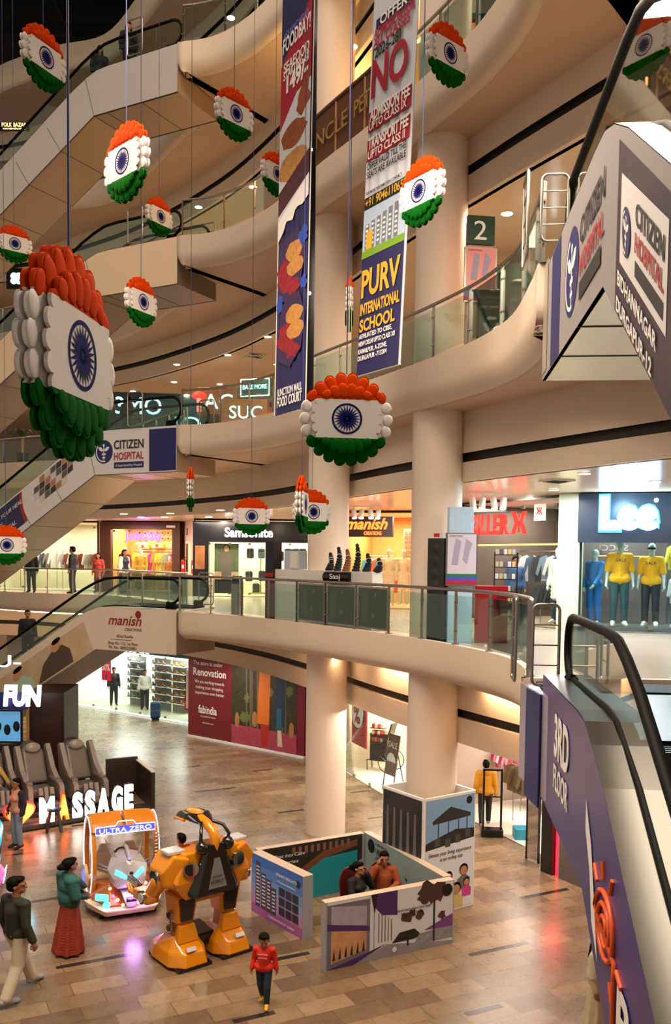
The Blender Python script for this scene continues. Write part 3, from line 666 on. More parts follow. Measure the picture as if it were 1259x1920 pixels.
for tx, y, sz, m, wd in (('ADMISSION FOR', 48, .24, m_red, .9), ('ALL CLASSES', 66, .24, m_red, .8), ('[2026-28]', 86, .24, m_prn_k, .62), ('NO', 160, .85, m_red, .8), ('ADMISSION FEE', 205, .26, m_prn_w, .88), ('UPTO CLASS IX', 223, .19, m_prn_w, .82),
                         ('TRANSPORT FEE', 260, .26, m_prn_w, .88), ('UPTO CLASS II', 279, .19, m_prn_w, .82), ('OFFER VALID TILL THE', 300, .15, m_prn_k, .86), ('SEATS ARE AVAILABLE', 316, .15, m_prn_k, .86), ('FOR MORE INFORMATION CONTACT', 348, .07, m_prn_k, .8), ('+91 9046110655', 372, .2, m_yel, .9),
                         ('PURV', 545, .62, m_yel, .86), ('INTERNATIONAL', 580, .26, m_yel, .88), ('SCHOOL', 612, .28, m_yel, .8), ('AFFILIATED TO CBSE,', 626, .11, m_prn_w, .75), ('NEW DELHI UPTO CLASS XII', 640, .11, m_prn_w, .82), ('KAMALPUR, A-ZONE,', 655, .11, m_prn_w, .66), ('DURGAPUR -713204', 668, .11, m_prn_w, .66)):
    art.text(tx, .07, S(y), sz, m, wd, bold=.03 if sz > .2 else .015)
# ---- hospital banners on the escalators
def hospital_logo(a, u, v, r, full=True, sc=1.0, name='hospital_emblem'):
    a.disc(u, v, r, m_navy, 28); a.disc(u, v, r * .86, m_prn_w, 28) if False else None
    W_ = m_prn_w; q = r * a.asp
    a.poly([(u - r * .04, v - q * .75), (u + r * .04, v - q * .75), (u + r * .04, v + q * .5), (u - r * .04, v + q * .5)], W_)
    a.disc(u, v + q * .55, r * .11, W_, 12)
    for s_ in (-1, 1):
        a.poly([(u, v + q * .15), (u + s_ * r * .35, v + q * .42), (u + s_ * r * .62, v + q * .4), (u + s_ * r * .5, v + q * .15), (u + s_ * r * .2, v + q * .02)][::s_], W_)
        a.disc(u + s_ * r * .14, v - q * .2, r * .09, W_, 10); a.disc(u + s_ * r * .1, v - q * .5, r * .07, W_, 10)
    for i in range(10):
        ang = math.radians(110 + i * 17); c, s2 = math.cos(ang), math.sin(ang); c2, s3 = math.cos(ang + .32), math.sin(ang + .32)
        a.poly([(u + r * .78 * c, v + q * .78 * s2), (u + r * .88 * c, v + q * .88 * s2), (u + r * .88 * c2, v + q * .88 * s3), (u + r * .78 * c2, v + q * .78 * s3)], W_)
    a.done(name)
t, W3, h, vv = ESC[2]
# on the landing side: u runs along the heading, so the picture reads from left to right against it
L1 = 3.45
a = Art(W3(L1 - .1, -.004, -1.25), -h * (L1 - .1), V((0, 0, 1.28)), t)
a.rect(.70, .02, .995, .97, m_navy); a.done('navy_panel'); hospital_logo(a, .18, .52, .105)
a.text('CITIZEN', .30, .57, .36, m_prn_k, .34, bold=.02); a.text('HOSPITAL', .30, .32, .30, mat('print_crimson', H('a3202c'), .5), .34, bold=.02); a.rect(.30, .12, .64, .26, m_navy); a.done('caption_bar'); a.text('A Superspeciality Hospital', .32, .16, .1, m_prn_w, .3)
# sloping part of the same banner: photo mosaic and violet end
sl = .56
def SL(u, q): return W3(u, -.004, q - max(0, u - L1) * sl)
def slope_poly(t, pts, m, k, name='printed_picture'):
    n = V((-vv.x, -vv.y, 0)) * .0015 * k; b = MB(); b.add([SL(u, q) + n for u, q in pts], [list(range(len(pts)))], m); return b
b = MB(); sq = [mat('photo_grey', H('5d5552'), .5, noise=.5, nscale=14), mat('photo_dark', H('2e2a2e'), .5, noise=.4, nscale=14), mat('photo_skin', H('b07a58'), .5, noise=.4, nscale=14), mat('photo_pale', H('cfc8c4'), .5, noise=.3, nscale=14)]
for i in range(7):
    for j in range(4):
        if (i, j) in ((0, 0), (6, 3), (0, 3), (6, 0)): continue
        u = L1 + .55 + i * .24; q = -.98 + j * .21
        b.add([SL(u, q) - vv * .003, SL(u + .22, q) - vv * .003, SL(u + .22, q + .19) - vv * .003, SL(u, q + .19) - vv * .003], [(0, 1, 2, 3)], sq[(i * 3 + j * 5) % 4])
b.build('photo_mosaic', t)
b = MB(); arcp = [(L1 + 2.5 + .25 * math.sin(q_ * 1.6), -1.22 + q_) for q_ in [i * .12 for i in range(10)]]
b.add([SL(u, q) - vv * .004 for u, q in arcp] + [SL(u + .12, q) - vv * .004 for u, q in arcp[::-1]], [list(range(20))], m_red)
b.add([SL(u + .12, q) - vv * .004 for u, q in arcp] + [SL(9.5, -.14) - vv * .004, SL(9.5, -1.22) - vv * .004], [list(range(12))], m_purp); b.build('violet_print', t)
dn = (-h + V((0, 0, sl))).normalized(); up_ = V((0, 0, 1))
for tx, u, q, sz in (('WE PLEDGE YOUR HEALTH,', 6.75, -.52, .2), ('OUR VALUES,', 6.75, -.78, .2), ('CITIZEN HOSPITAL.', 6.75, -1.04, .2)):
    L_ = {0: 0}; w_ = len(tx) * .13
    text_mesh(tx, SL(u + w_ * .0 + 1.4, q) - vv * .006, dn, up_, sz, m_prn_w, 'lettering', t, depth=.002, width=w_ * .9)
# ---------------------------------------------------------------- people
def blob(mb, voxel, m, name, parent=None, smooth_it=3):
    me = bpy.data.meshes.new(name); me.from_pydata([tuple(p) for p in mb.v], [], mb.f); me.validate()
    o = bpy.data.objects.new(name, me); COL.objects.link(o)
    r = o.modifiers.new('r', 'REMESH'); r.mode = 'VOXEL'; r.voxel_size = voxel; r.use_smooth_shade = True
    sm_ = o.modifiers.new('s', 'SMOOTH'); sm_.factor = .5; sm_.iterations = smooth_it
    dg = bpy.context.evaluated_depsgraph_get(); dg.update(); n = bpy.data.meshes.new_from_object(o.evaluated_get(dg))
    o.modifiers.clear(); o.data = n; n.name = name; n.materials.clear(); n.materials.append(m)
    for p in n.polygons: p.use_smooth = True
    if parent: o.parent = parent
    return o
SKIN = mat('brown_skin', H('9a6243'), .55); SKIN_L = mat('light_brown_skin', H('b87d58'), .55); HAIR = mat('black_hair', H('0a0706'), .7, spec=.12); EYE_M = mat('dark_eye', H('1a0f0c'), .3)
def cloth(hexc, rough=.8, name=None): return mat(name or 'cloth_' + hexc, H(hexc), rough, noise=.12, nscale=12)
BASE = dict(pel=(0, 0, .94), wa=(0, .005, 1.08), ch=(0, .0, 1.25), nk=(0, .015, 1.42), hd=(0, -.01, 1.585),
            sL=(.165, .01, 1.37), eL=(.215, .035, 1.10), wL=(.235, -.03, .86), sR=(-.165, .01, 1.37), eR=(-.215, .035, 1.10), wR=(-.235, -.03, .86),
            hL=(.085, 0, .9), kL=(.095, -.02, .49), aL=(.1, .02, .08), hR=(-.085, 0, .9), kR=(-.095, -.02, .49), aR=(-.1, .02, .08))
def person(label, loc, rz, height=1.7, pose=None, outfit=None, skin=None, vox=.012, yaw=0.0, group=None, name='person', cat='person', hair=True, face=True, tilt=0.0, female=False, hs_=1.0, bulk=1.08):
    J = {k: V(v) for k, v in BASE.items()}; J.update({k: V(v) for k, v in (pose or {}).items()})
    s = height / 1.7; t = thing(name, label, cat, loc, rz, group); skin = skin or SKIN; O = outfit or {}
    v = vox / s
    def torso(mb, g=0.0, up=True):
        mb.ell(J['pel'], (.15 + g, .1 + g, .12 + g)); mb.ell(J['wa'], (.125 + g, .088 + g, .13 + g)); mb.ell(J['ch'], (.155 + g, .1 + g, .165 + g))
        mb.cap(J['sL'], J['sR'], .055 + g, .055 + g); mb.cap(J['pel'], J['ch'], .11 + g, .12 + g)
        if female: mb.ell(J['ch'] + V((.06, -.075, -.02)), .06 + g); mb.ell(J['ch'] + V((-.06, -.075, -.02)), .06 + g)
    def arm(mb, S, g=0.0, to=1.0, flare=0.0):
        sh, el, wr = J['s' + S], J['e' + S], J['w' + S]; mb.cap(sh, el, .05 + g, .038 + g)
        if to > .5: mb.cap(el, el + (wr - el) * (to - .5) * 2, .038 + g, .026 + g + flare)
    def leg(mb, S, g=0.0, to=1.0, wide=0.0):
        h_, k, a = J['h' + S], J['k' + S], J['a' + S]; mb.cap(h_, k, .083 + g, .054 + g + wide * .5)
        if to > .5: mb.cap(k, k + (a - k) * (to - .5) * 2, .054 + g + wide * .5, .036 + g + wide)
    def footdir(S):
        f = (J.get('t' + S) - J['a' + S]) if J.get('t' + S) is not None else V((0.02 if S == 'L' else -.02, -.14, -.05)); return f
    Rh = Matrix.Rotation(yaw, 3, 'Z') @ Matrix.Rotation(tilt, 3, 'X') @ Matrix.Scale(hs_, 3); hd = J['hd']
    b = MB(); b.v = []
    torso(b); [arm(b, S) for S in 'LR']; [leg(b, S) for S in 'LR']
    b.cap(J['nk'] - V((0, 0, .06)), hd - V((0, 0, .04)), .055, .05)
    b.ell(hd + Rh @ V((0, .01, .03)), (.076, .095, .098), R=Rh); b.ell(hd + Rh @ V((0, -.02, -.045)), (.056, .066, .065), R=Rh)
    if face:
        b.cap(hd + Rh @ V((0, -.085, .012)), hd + Rh @ V((0, -.104, -.022)), .011, .016, n=8); b.ell(hd + Rh @ V((0, -.082, -.062)), (.026, .014, .01), R=Rh, nu=8, nv=6)
        b.ell(hd + Rh @ V((0, -.072, -.092)), (.026, .022, .018), R=Rh, nu=8, nv=6)
        for q in (-1, 1): b.ell(hd + Rh @ V((q * .078, .01, -.005)), (.012, .02, .032), R=Rh, nu=8, nv=6); b.ell(hd + Rh @ V((q * .032, -.078, .033)), (.026, .014, .009), R=Rh, nu=8, nv=6)
    for S, q in (('L', 1), ('R', -1)):
        wr, el = J['w' + S], J['e' + S]; d = (wr - el).normalized(); hb = J.get('g' + S)
        sd = d.cross(V((1, 0, 0)) if abs(d.x) < .8 else V((0, 0, 1))).normalized(); pn = d.cross(sd).normalized()   # sd spreads the fingers, pn palm normal
        if pn.x * q > 0: pn = -pn
        if hb: hv = V(hb).normalized(); d2 = hv
        else: d2 = d
        sd = (sd - d2 * sd.dot(d2)).normalized(); pn2 = d2.cross(sd).normalized()
        if pn2.dot(pn) < 0: pn2 = -pn2
        b.cap(wr, wr + d2 * .07, .026, .03, n=8); b.ell(wr + d2 * .055, (.03, .03, .035), nu=8, nv=6)
        for i, (ln, off) in enumerate(((.062, -.030), (.072, -.010), (.068, .010), (.054, .030))):
            p0 = wr + d2 * .075 + sd * off; p1 = p0 + d2 * ln * .55 + pn2 * .012; p2 = p1 + d2 * ln * .4 + pn2 * .03
            b.cap(p0, p1, .0095, .0088, n=6); b.cap(p1, p2, .0088, .0075, n=6)
        p0 = wr + d2 * .03 - sd * .028; p1 = p0 - sd * .028 + d2 * .028 + pn2 * .012; b.cap(p0, p1, .0125, .011, n=6); b.cap(p1, p1 + d2 * .03 + pn2 * .01, .011, .009, n=6)
        a = J['a' + S]; f = footdir(S); b.cap(a, a + f * .95, .036, .03, n=8); b.ell(a + V((0, .02, -.03)), (.034, .04, .04), nu=8, nv=6)
    bd = blob(b, v, skin, 'body', t)
    def part(mb, m, nm, vx=1.0, it=3): return blob(mb, v * vx, m, nm, t, it)
    if 'trousers' in O:
        b = MB(); g = O.get('tg', .014); [leg(b, S, g, .97, O.get('tw', .012)) for S in 'LR']; b.ell(J['pel'], (.155 + g, .108 + g, .11)); b.cap(J['hL'], J['hR'], .095, .095); part(b, O['trousers'], 'trousers')
    if 'skirt' in O:
        b = MB(); p = J['pel']; m_ = (J['aL'] + J['aR']) / 2; b.ell(p, (.165, .12, .12))
        for k in range(19):
            f = k / 18; c = p.lerp(V((m_.x, m_.y, O.get('hem', .06))), f); rx = .165 + .07 * f
            b.ell(c, (rx, .12 + .08 * f, .07), nu=22)
        for k in range(9): a_ = 2 * PI * k / 9; b.cap(p + V((.13 * math.cos(a_), .09 * math.sin(a_), 0)), V((m_.x + .225 * math.cos(a_), m_.y + .19 * math.sin(a_), O.get('hem', .06))), .03, .04, n=8)
        part(b, O['skirt'], 'skirt')
    if 'top' in O:
        b = MB(); g = O.get('g', .018); torso(b, g); [arm(b, S, g, O.get('sleeve', .96), .006) for S in 'LR']; b.cap(J['nk'] - V((0, 0, .05)), J['nk'] - V((0, 0, .01)), .07, .06)
        if J['pel'].z > .8: b.cap(J['pel'] + V((-.075, -.01, -.0)), J['pel'] + V((.075, -.01, -.0)), .1 + g, .1 + g)
        if O.get('long'): b.cap(J['pel'], J['pel'] - V((0, 0, O['long'])), .155 + g, .16 + g, n=18) if False else [b.ell(J['pel'] - V((0, 0, O['long'] * k / 4)), (.165 + g, .115 + g, .1)) for k in range(5)]
        part(b, O['top'], O.get('top_name', 'shirt'))
    if 'open' in O:    # open jacket: two fronts and a back over the shirt
        b = MB(); g = .032
        for q in (-1, 1):
            b.cap(J['s' + 'LR'[q < 0]], J['pel'] + V((q * .13, .01, -.04)), .07, .06); b.cap(J['ch'] + V((q * .1, .05, 0)), J['pel'] + V((q * .1, .05, -.08)), .09, .085)
        b.ell(J['ch'] + V((0, .045, 0)), (.16, .09, .19)); b.ell(J['pel'] + V((0, .05, 0)), (.16, .09, .16)); [arm(b, S, g, .97) for S in 'LR']; part(b, O['open'], 'jacket')
    if 'shawl' in O:
        b = MB(); b.ell(J['ch'] + V((0, 0, -.02)), (.2, .15, .2)); b.cap(J['sL'], J['sR'], .09, .09); b.ell(J['wa'] + V((0, .02, -.05)), (.19, .14, .2))
        [b.cap(J['s' + S], J['e' + S] + V((0, -.02, -.02)), .085, .075) for S in 'LR']; b.cap(J['sR'] + V((0, -.06, 0)), J['wL'] + V((-.05, -.02, .12)), .07, .05); b.cap(J['sL'] + V((.02, .08, 0)), J['pel'] + V((.19, .08, -.12)), .06, .035); b.cap(J['nk'] - V((0, 0, .05)), J['nk'] + V((0, .02, .0)), .085, .075)
        part(b, O['shawl'], 'shawl')
    if 'hood' in O:
        b = MB(); b.ell(J['nk'] + V((0, .075, -.02)), (.11, .06, .09)); b.cap(J['nk'] + V((.08, .03, -.03)), J['nk'] + V((-.08, .03, -.03)), .035, .035); part(b, O['hood'], 'hood')
    if 'shoes' in O:
        for S in 'LR':
            b = MB(); a = J['a' + S]; f = footdir(S); b.cap(a + V((0, 0, -.03)) - f * .3, a + f * 1.05, .045, .04, n=10); b.cap(a, a + f * .4, .05, .046, n=10)
            part(b, O['shoes'], 'shoe')
    if hair:
        b = MB(); hs = O.get('hair', 'short')
        b.ell(hd + Rh @ V((0, .03, .05)), (.088, .098, .092), R=Rh); b.ell(hd + Rh @ V((0, .055, .0)), (.08, .07, .08), R=Rh); b.ell(hd + Rh @ V((0, -.03, .1)), (.07, .06, .04), R=Rh)
        if hs == 'bun': b.ell(hd + Rh @ V((0, .14, .0)), .055)
        if hs in ('long', 'tail'):
            b.cap(hd + Rh @ V((0, .085, 0)), J['ch'] + V((0, .13, .02)), .06 if hs == 'long' else .04, .03)
            if hs == 'long': [b.cap(hd + Rh @ V((q * .07, .03, 0)), J['nk'] + V((q * .09, .03, -.1)), .035, .025) for q in (-1, 1)]
        part(b, O.get('hairm', HAIR), 'hair', 1.0, 2)
    if face:
        [MB().ell(hd + Rh @ V((q * .032, -.086, .012)), (.013, .008, .008), EYE_M, nu=8, nv=6).build('eye', t) for q in (-1, 1)]
        b = MB(); b.ell(hd + Rh @ V((0, -.092, -.062)), (.02, .006, .006), mat('lip', H('7a3a32'), .5), nu=8, nv=6); b.build('mouth', t)
    t.scale = (s * bulk, s * bulk, s); return t, J
SIT = dict(pel=(0, .05, .52), wa=(0, .07, .66), ch=(0, .06, .83), nk=(0, .06, 1.0), hd=(0, .03, 1.16), sL=(.165, .06, .95), sR=(-.165, .06, .95), eL=(.24, -.02, .72), eR=(-.24, -.02, .72), wL=(.12, -.22, .66), wR=(-.12, -.22, .66),
           hL=(.09, .02, .5), hR=(-.09, .02, .5), kL=(.11, -.42, .5), kR=(-.11, -.42, .5), aL=(.11, -.42, .08), aR=(-.11, -.42, .08))
BLK = cloth('17161a'); DEN = cloth('1f2a3a'); GRYJ = cloth('7c8698')
# man in the left foreground, back to us, striding right
person('man with his back turned in dark olive jacket and cream trousers, left foreground', (-4.9, 13.8, 0), math.radians(146), 1.88, dict(
    kL=(.12, -.17, .5), aL=(.12, -.3, .09), kR=(-.09, .06, .5), aR=(-.12, .25, .1), wR=(-.27, -.02, .86), wL=(.26, -.06, .87)),
    dict(top=cloth('25271d'), top_name='jacket', trousers=cloth('c3b39b'), shoes=mat('sneaker_grey', H('8c8a88'), .5), tw=.02), vox=.011, yaw=math.radians(-50), bulk=1.22)
# woman in shawl
person('woman in teal patterned shawl and long rust red skirt, standing near the toy car', (-4.55, 15.42, 0), math.radians(118), 1.64, dict(wL=(.1, -.18, 1.02), wR=(-.08, -.2, 1.0), eL=(.2, -.02, 1.1), eR=(-.2, -.02, 1.1)),
    dict(skirt=mat('rust_skirt', H('93321a'), .8, noise=.3, nscale=5), top=cloth('1f4a48'), shawl=mat('teal_shawl', H('2c5f5a'), .85, noise=.45, nscale=38), hair='bun', shoes=cloth('3a2015')), SKIN, .011, yaw=math.radians(15), female=True, bulk=1.32)
# boy in red
t, J = person('small boy in red printed sweater, dark jeans and yellow shoes, walking alone', (-1.03, 13.6, 0), math.radians(-8), 1.12, dict(
    kL=(.09, -.1, .5), aL=(.08, -.1, .1), kR=(-.08, .02, .5), aR=(-.07, .2, .14), hd=(.0, -.03, 1.56), wL=(.25, .02, .88), wR=(-.25, -.02, .88), sL=(.17, .01, 1.34), sR=(-.17, .01, 1.34)),
    dict(top=cloth('d4260f'), top_name='sweater', trousers=DEN, shoes=mat('yellow_shoe', H('d9a81c'), .5), g=.02, tg=.012), SKIN, .008, yaw=math.radians(12), tilt=math.radians(12), hs_=1.3, bulk=1.16)
text_mesh('WILD MODE', V((-.1, -.152, 1.28)), (1, 0, 0), (0, 0, 1), .045, m_prn_w, 'sweater_lettering', t, depth=.003, width=.2); text_mesh('NEW YORK', V((-.09, -.156, 1.2)), (1, 0, 0), (0, 0, 1), .04, m_prn_w, 'sweater_lettering', t, depth=.003, width=.18)
# woman before the massage letters
person('woman in dark open jacket over peach top and grey jeans, beside the glowing heart', (-7.43, 21.0, 0), math.radians(-38), 1.64, dict(wR=(-.22, -.08, .9)), dict(top=cloth('c98670'), open=cloth('241623'), trousers=GRYJ, shoes=BLK, hair='tail'), SKIN, .014, yaw=math.radians(-10), female=True)
# two visitors sitting on phones inside the enclosure
c1 = at(676, 1628, 1.15); c2 = at(722, 1608, 1.25)
person('woman in black sweater sitting with a phone at her ear inside the low enclosure', (c1.x, c1.y, 0), math.radians(48), 1.66, {**SIT, 'eL': (.26, -.06, .78), 'wL': (.12, -.06, 1.07), 'gL': (-.2, .1, 1)}, dict(top=BLK, trousers=cloth('2a2426'), shoes=BLK, hair='bun'), SKIN_L, .012, yaw=math.radians(10), female=True)
person('man in rust orange sweater sitting with a phone at his ear by the printed wall', (c2.x, c2.y, 0), math.radians(8), 1.78, {**SIT, 'eR': (-.27, -.06, .78), 'wR': (-.13, -.07, 1.08), 'gR': (.2, .1, 1), 'wL': (.02, -.26, .68)}, dict(top=cloth('9a4a1c'), trousers=cloth('3a2618'), shoes=BLK), SKIN, .012, yaw=math.radians(-8))
for lab, c in (('dark office chair under the woman in black', (c1.x, c1.y, math.radians(48))), ('dark office chair under the man in rust orange', (c2.x, c2.y, math.radians(8)))):
    q = thing('office_chair', lab, 'chair', (c[0], c[1], 0), c[2], 'chairs inside the enclosure'); m_ch = mat('red_brown_plastic', H('5a1f14'), .4)
    b = MB(); b.box((0, .02, .40), (.5, .5, .05), m_ch); b.build('seat', q, bevel=.02)
    b = MB(); pl = [(.24 * math.cos(a), .24 * math.sin(a)) for a in [PI * k / 12 for k in range(13)]]; b.prism([(-.24, 0), (.24, 0)] + [(x, .3 + y) for x, y in pl], (0, .27, .55), (1, 0, 0), (0, .12, 1), .03, m_ch); b.build('backrest', q)
    for x in (-.2, .2):
        for y in (-.2, .22): MB().cyl((x, y, 0), (x * .9, y * .9, .38), .014, n=8, m=m_steel).build('leg', q)
for lab, p, rz, hgt, out, yw, kw in (
    ('person in yellow hooded jacket and black trousers walking into the clothing shop', V((3.95, 23.2, 0)), 176, 1.72, dict(top=cloth('d08a10'), top_name='jacket', hood=cloth('c07c0c'), trousers=BLK, shoes=cloth('8a8078'), g=.035), 0, dict(kL=(.1, .02, .5), aL=(.1, .2, .12), kR=(-.09, -.1, .5), aR=(-.09, -.16, .09))),
    ('shop assistant in white shirt and black trousers inside the shoe shop', at(272, 1330, 0), 10, 1.8, dict(top=cloth('d8d4cc'), trousers=BLK, shoes=BLK), 10, dict(wL=(.25, -.1, .9))),
    ('person in dark clothes standing behind the half price poster in the shoe shop', at(214, 1322, 0), 20, 1.75, dict(top=BLK, trousers=BLK, shoes=BLK), 0, None),
    ('man in black suit with lanyard standing at the far first floor railing', V((-11.1, 38.2, 5.3)), -95, 1.95, dict(top=BLK, top_name='suit_jacket', trousers=BLK, shoes=BLK, long=.12), -5, dict(wR=(-.2, -.1, .95))),
    ('woman in red and orange top near the neon shop sign, hair down', V((-10.3, 39.3, 5.3)), -10, 1.7, dict(top=cloth('a8321c'), trousers=cloth('5a1c22'), hair='long', long=.25, shoes=BLK), 0, None),
    ('woman in white cardigan over navy top facing the neon shop', V((-9.0, 38.6, 5.3)), 60, 1.85, dict(top=cloth('161c3c'), open=cloth('cfc4b4'), trousers=cloth('a39686'), hair='long', shoes=BLK), 0, None),
    ('person in black trousers at the far left end of the first floor railing', V((-12.9, 38.4, 5.3)), 0, 1.8, dict(top=BLK, trousers=BLK, shoes=BLK), 0, None),
    ('man in charcoal jacket leaning at the second floor above the hospital banner', V((-7.25, 31.5, 10.6)), 150, 1.8, dict(top=cloth('2e2b2e'), top_name='jacket', trousers=cloth('22252c'), shoes=BLK), 0, dict(wL=(.12, -.3, 1.1), wR=(-.1, -.3, 1.1), ch=(0, -.05, 1.25), nk=(0, -.08, 1.41), hd=(0, -.13, 1.56))),
    ('shop worker in dark cap and blue shirt behind the accessory rack', V((4.75, 24.0, 5.3)), 10, 1.7, dict(top=cloth('2b4a78'), trousers=BLK, shoes=BLK), 0, None),
    ('woman in cream dupatta half hidden behind the violet escalator banner', V((3.84, 12.7, 0)), 60, 1.6, dict(skirt=cloth('c9b896'), top=cloth('cbb791'), shawl=cloth('cdbfa4'), hair='tail', shoes=cloth('5a3a24')), 0, None)):
    if p.z > 6 and p.z < 8: p.z = 5.3
    person(lab, p, math.radians(rz), hgt, kw, out, SKIN, .018, yaw=math.radians(yw), female='woman' in lab)
tt, W3, h, vv = ESC[1]
q = W3(7.0, .95, -.56 * 3.7) + tt.location
person('man in black jacket riding down the lowest left escalator at the left edge', q, math.radians(20), 1.8, dict(kL=(.1, -.1, .5)), dict(top=BLK, trousers=BLK, shoes=BLK), SKIN, .018)
tt, W3, h, vv = ESC[4]
for (u, v_, lab, hg) in ((2.55, .9, 'dark hooded figure riding the topmost escalator, nearer the landing', 1.0), (3.7, .9, 'dark figure further down the topmost escalator', 1.0)):
    q = W3(u, v_, -max(0, u - 3.0) * .56) + tt.location; person(lab, q, math.radians(30), 1.7 * hg, None, dict(top=BLK, trousers=BLK, shoes=BLK, hair='long', shawl=BLK), SKIN, .02, face=False)
# ---------------------------------------------------------------- shops
def garment(kind, hexc, m=None):
    m = m or cloth(hexc); b = MB()
    if kind == 'shirt':
        pl = [(-.2, -.72), (.2, -.72), (.21, -.25), (.3, -.55), (.36, -.5), (.26, -.08), (.09, 0), (.04, -.05), (-.04, -.05), (-.09, 0), (-.26, -.08), (-.36, -.5), (-.3, -.55), (-.21, -.25)]
    elif kind == 'dress':
        pl = [(-.3, -1.15), (.3, -1.15), (.18, -.45), (.28, -.5), (.33, -.44), (.24, -.06), (.08, 0), (-.08, 0), (-.24, -.06), (-.33, -.44), (-.28, -.5), (-.18, -.45)]
    else:
        pl = [(-.17, -1.0), (-.03, -1.0), (0, -.35), (.03, -1.0), (.17, -1.0), (.18, 0), (-.18, 0)]
    b.prism(pl, (0, .035, 0), (1, 0, 0), (0, 0, 1), .07, m); b.tube([(0, 0, 0), (0, 0, .05), (.02, 0, .08), (0, 0, .1), (-.02, 0, .085)], .005, 5, m_steel)
    return b
GPOOL = {}
def hang(kind, hexc, p, rz, label, group, scale=1.0, name='garment'):
    key = (kind, hexc)
    if key not in GPOOL: GPOOL[key] = garment(kind, hexc).build(name).data; o = [x for x in COL.objects if x.data == GPOOL[key]][0]
    else: o = bpy.data.objects.new(name, GPOOL[key]); COL.objects.link(o)
    o.location = p; o.rotation_euler = (0, 0, rz); o.scale = (scale,) * 3; tag(o, label, 'clothes', group); return o
class Shop:
    def __init__(s, A, B, z, h, depth, wallc, light=120, lcol=NEUT, floorc=None, panels=2, side=True, glassf=True):
        s.A, s.B = V((A[0], A[1], z)), V((B[0], B[1], z)); s.z = z; s.h = h; d = s.B - s.A; s.L = d.length; s.u = d / s.L; s.n = V((-s.u.y, s.u.x, 0)); s.depth = depth; s.rz = math.atan2(s.u.y, s.u.x)
        m = wallc; b = MB(); P = s.P
        b.add([P(0, depth, 0), P(s.L, depth, 0), P(s.L, depth, h), P(0, depth, h)], [(0, 1, 2, 3)], m)
        if side:
            b.add([P(0, 0, 0), P(0, depth, 0), P(0, depth, h), P(0, 0, h)], [(0, 1, 2, 3)], m); b.add([P(s.L, 0, 0), P(s.L, depth, 0), P(s.L, depth, h), P(s.L, 0, h)], [(0, 1, 2, 3)], m)
        struct(b.build('wall_shop'))
        b = MB(); b.add([P(0, 0, h - .02), P(s.L, 0, h - .02), P(s.L, depth, h - .02), P(0, depth, h - .02)], [(0, 1, 2, 3)], mat('shop_ceiling', H('d8d2c8'), .6)); struct(b.build('ceiling'))
        b = MB(); b.add([P(0, 0, .012), P(s.L, 0, .012), P(s.L, depth, .012), P(0, depth, .012)], [(0, 1, 2, 3)], floorc or mat('shop_floor', H('c9b79c'), .25, noise=.08)); struct(b.build('floor'))
        for i in range(panels):
            q = P(s.L * (i + .5) / panels, depth * .45, h - .1); area(q.x, q.y, q.z, min(1.2, s.L / panels * .8), depth * .5, light / panels, lcol, rz=s.rz)
    def P(s, u, d, zz): return s.A + s.u * u + s.n * d + V((0, 0, zz))
    def panel(s, name, u0, u1, z0, z1, d, m, th=.06, parent=None):
        b = MB(); c = s.P((u0 + u1) / 2, d, (z0 + z1) / 2); b.box(c, (abs(u1 - u0), th, abs(z1 - z0)), m, s.rz); return b.build(name, parent)
    def glass(s, u0, u1, z0, z1, d=0.0, n=3, lab='', frame=None):
        t = thing('shop_window', lab, 'shop window', (0, 0, 0))
        for i in range(n):
            a, c = u0 + (u1 - u0) * i / n, u0 + (u1 - u0) * (i + 1) / n; s.panel('glass_pane', a + .01, c - .01, z0, z1, d, m_clear, .012, t)
        b = MB()
        for i in range(n + 1): b.box(s.P(u0 + (u1 - u0) * i / n, d, z0 + .04), (.1, .05, .08), m_steel, s.rz); b.box(s.P(u0 + (u1 - u0) * i / n, d, z1 - .04), (.1, .05, .08), m_steel, s.rz)
        b.build('clamps', t); return t
    def text(s, txt, u, zz, size, m, d=-.05, width=None, name='sign_lettering', parent=None, depth=.04, **k): return text_mesh(txt, s.P(u, d, zz), s.u, (0, 0, 1), size, m, name, parent, depth=depth, width=width, **k)
    def rack(s, u0, u1, zz, d, kinds, cols, lab, group, n=8, rz=None, scale=1.0):
        t = thing('clothes_rail', 'clothes rail ' + lab, 'clothes rail', s.P((u0 + u1) / 2, d, 0), s.rz); L = u1 - u0
        MB().cyl((-L / 2, 0, zz + .1), (L / 2, 0, zz + .1), .015, n=8, m=m_steel).build('rail', t)
        for x in (-L / 2, L / 2): MB().cyl((x, 0, .01), (x, 0, zz + .1), .014, n=8, m=m_steel).build('upright', t)
        for i in range(n):
            c = cols[i % len(cols)]; u = u0 + (u1 - u0) * (i + .5) / n
            hang(kinds[i % len(kinds)], c[0], s.P(u, d, zz), s.rz + (rz if rz is not None else random.uniform(.5, 1.1)), '%s on the rail %s' % (c[1], lab), group, scale)
NX = thing  # shorthand kept for readability
m_brown = mat('dark_brown_wood', H('4a2416'), .45, noise=.2, nscale=3); m_tanw = mat('tan_wood', H('b98a54'), .5, noise=.2, nscale=4); m_blackp = mat('gloss_black', H('0e0e12'), .18)
m_creamw = mat('cream_shop_wall', H('e2cfae'), .6)
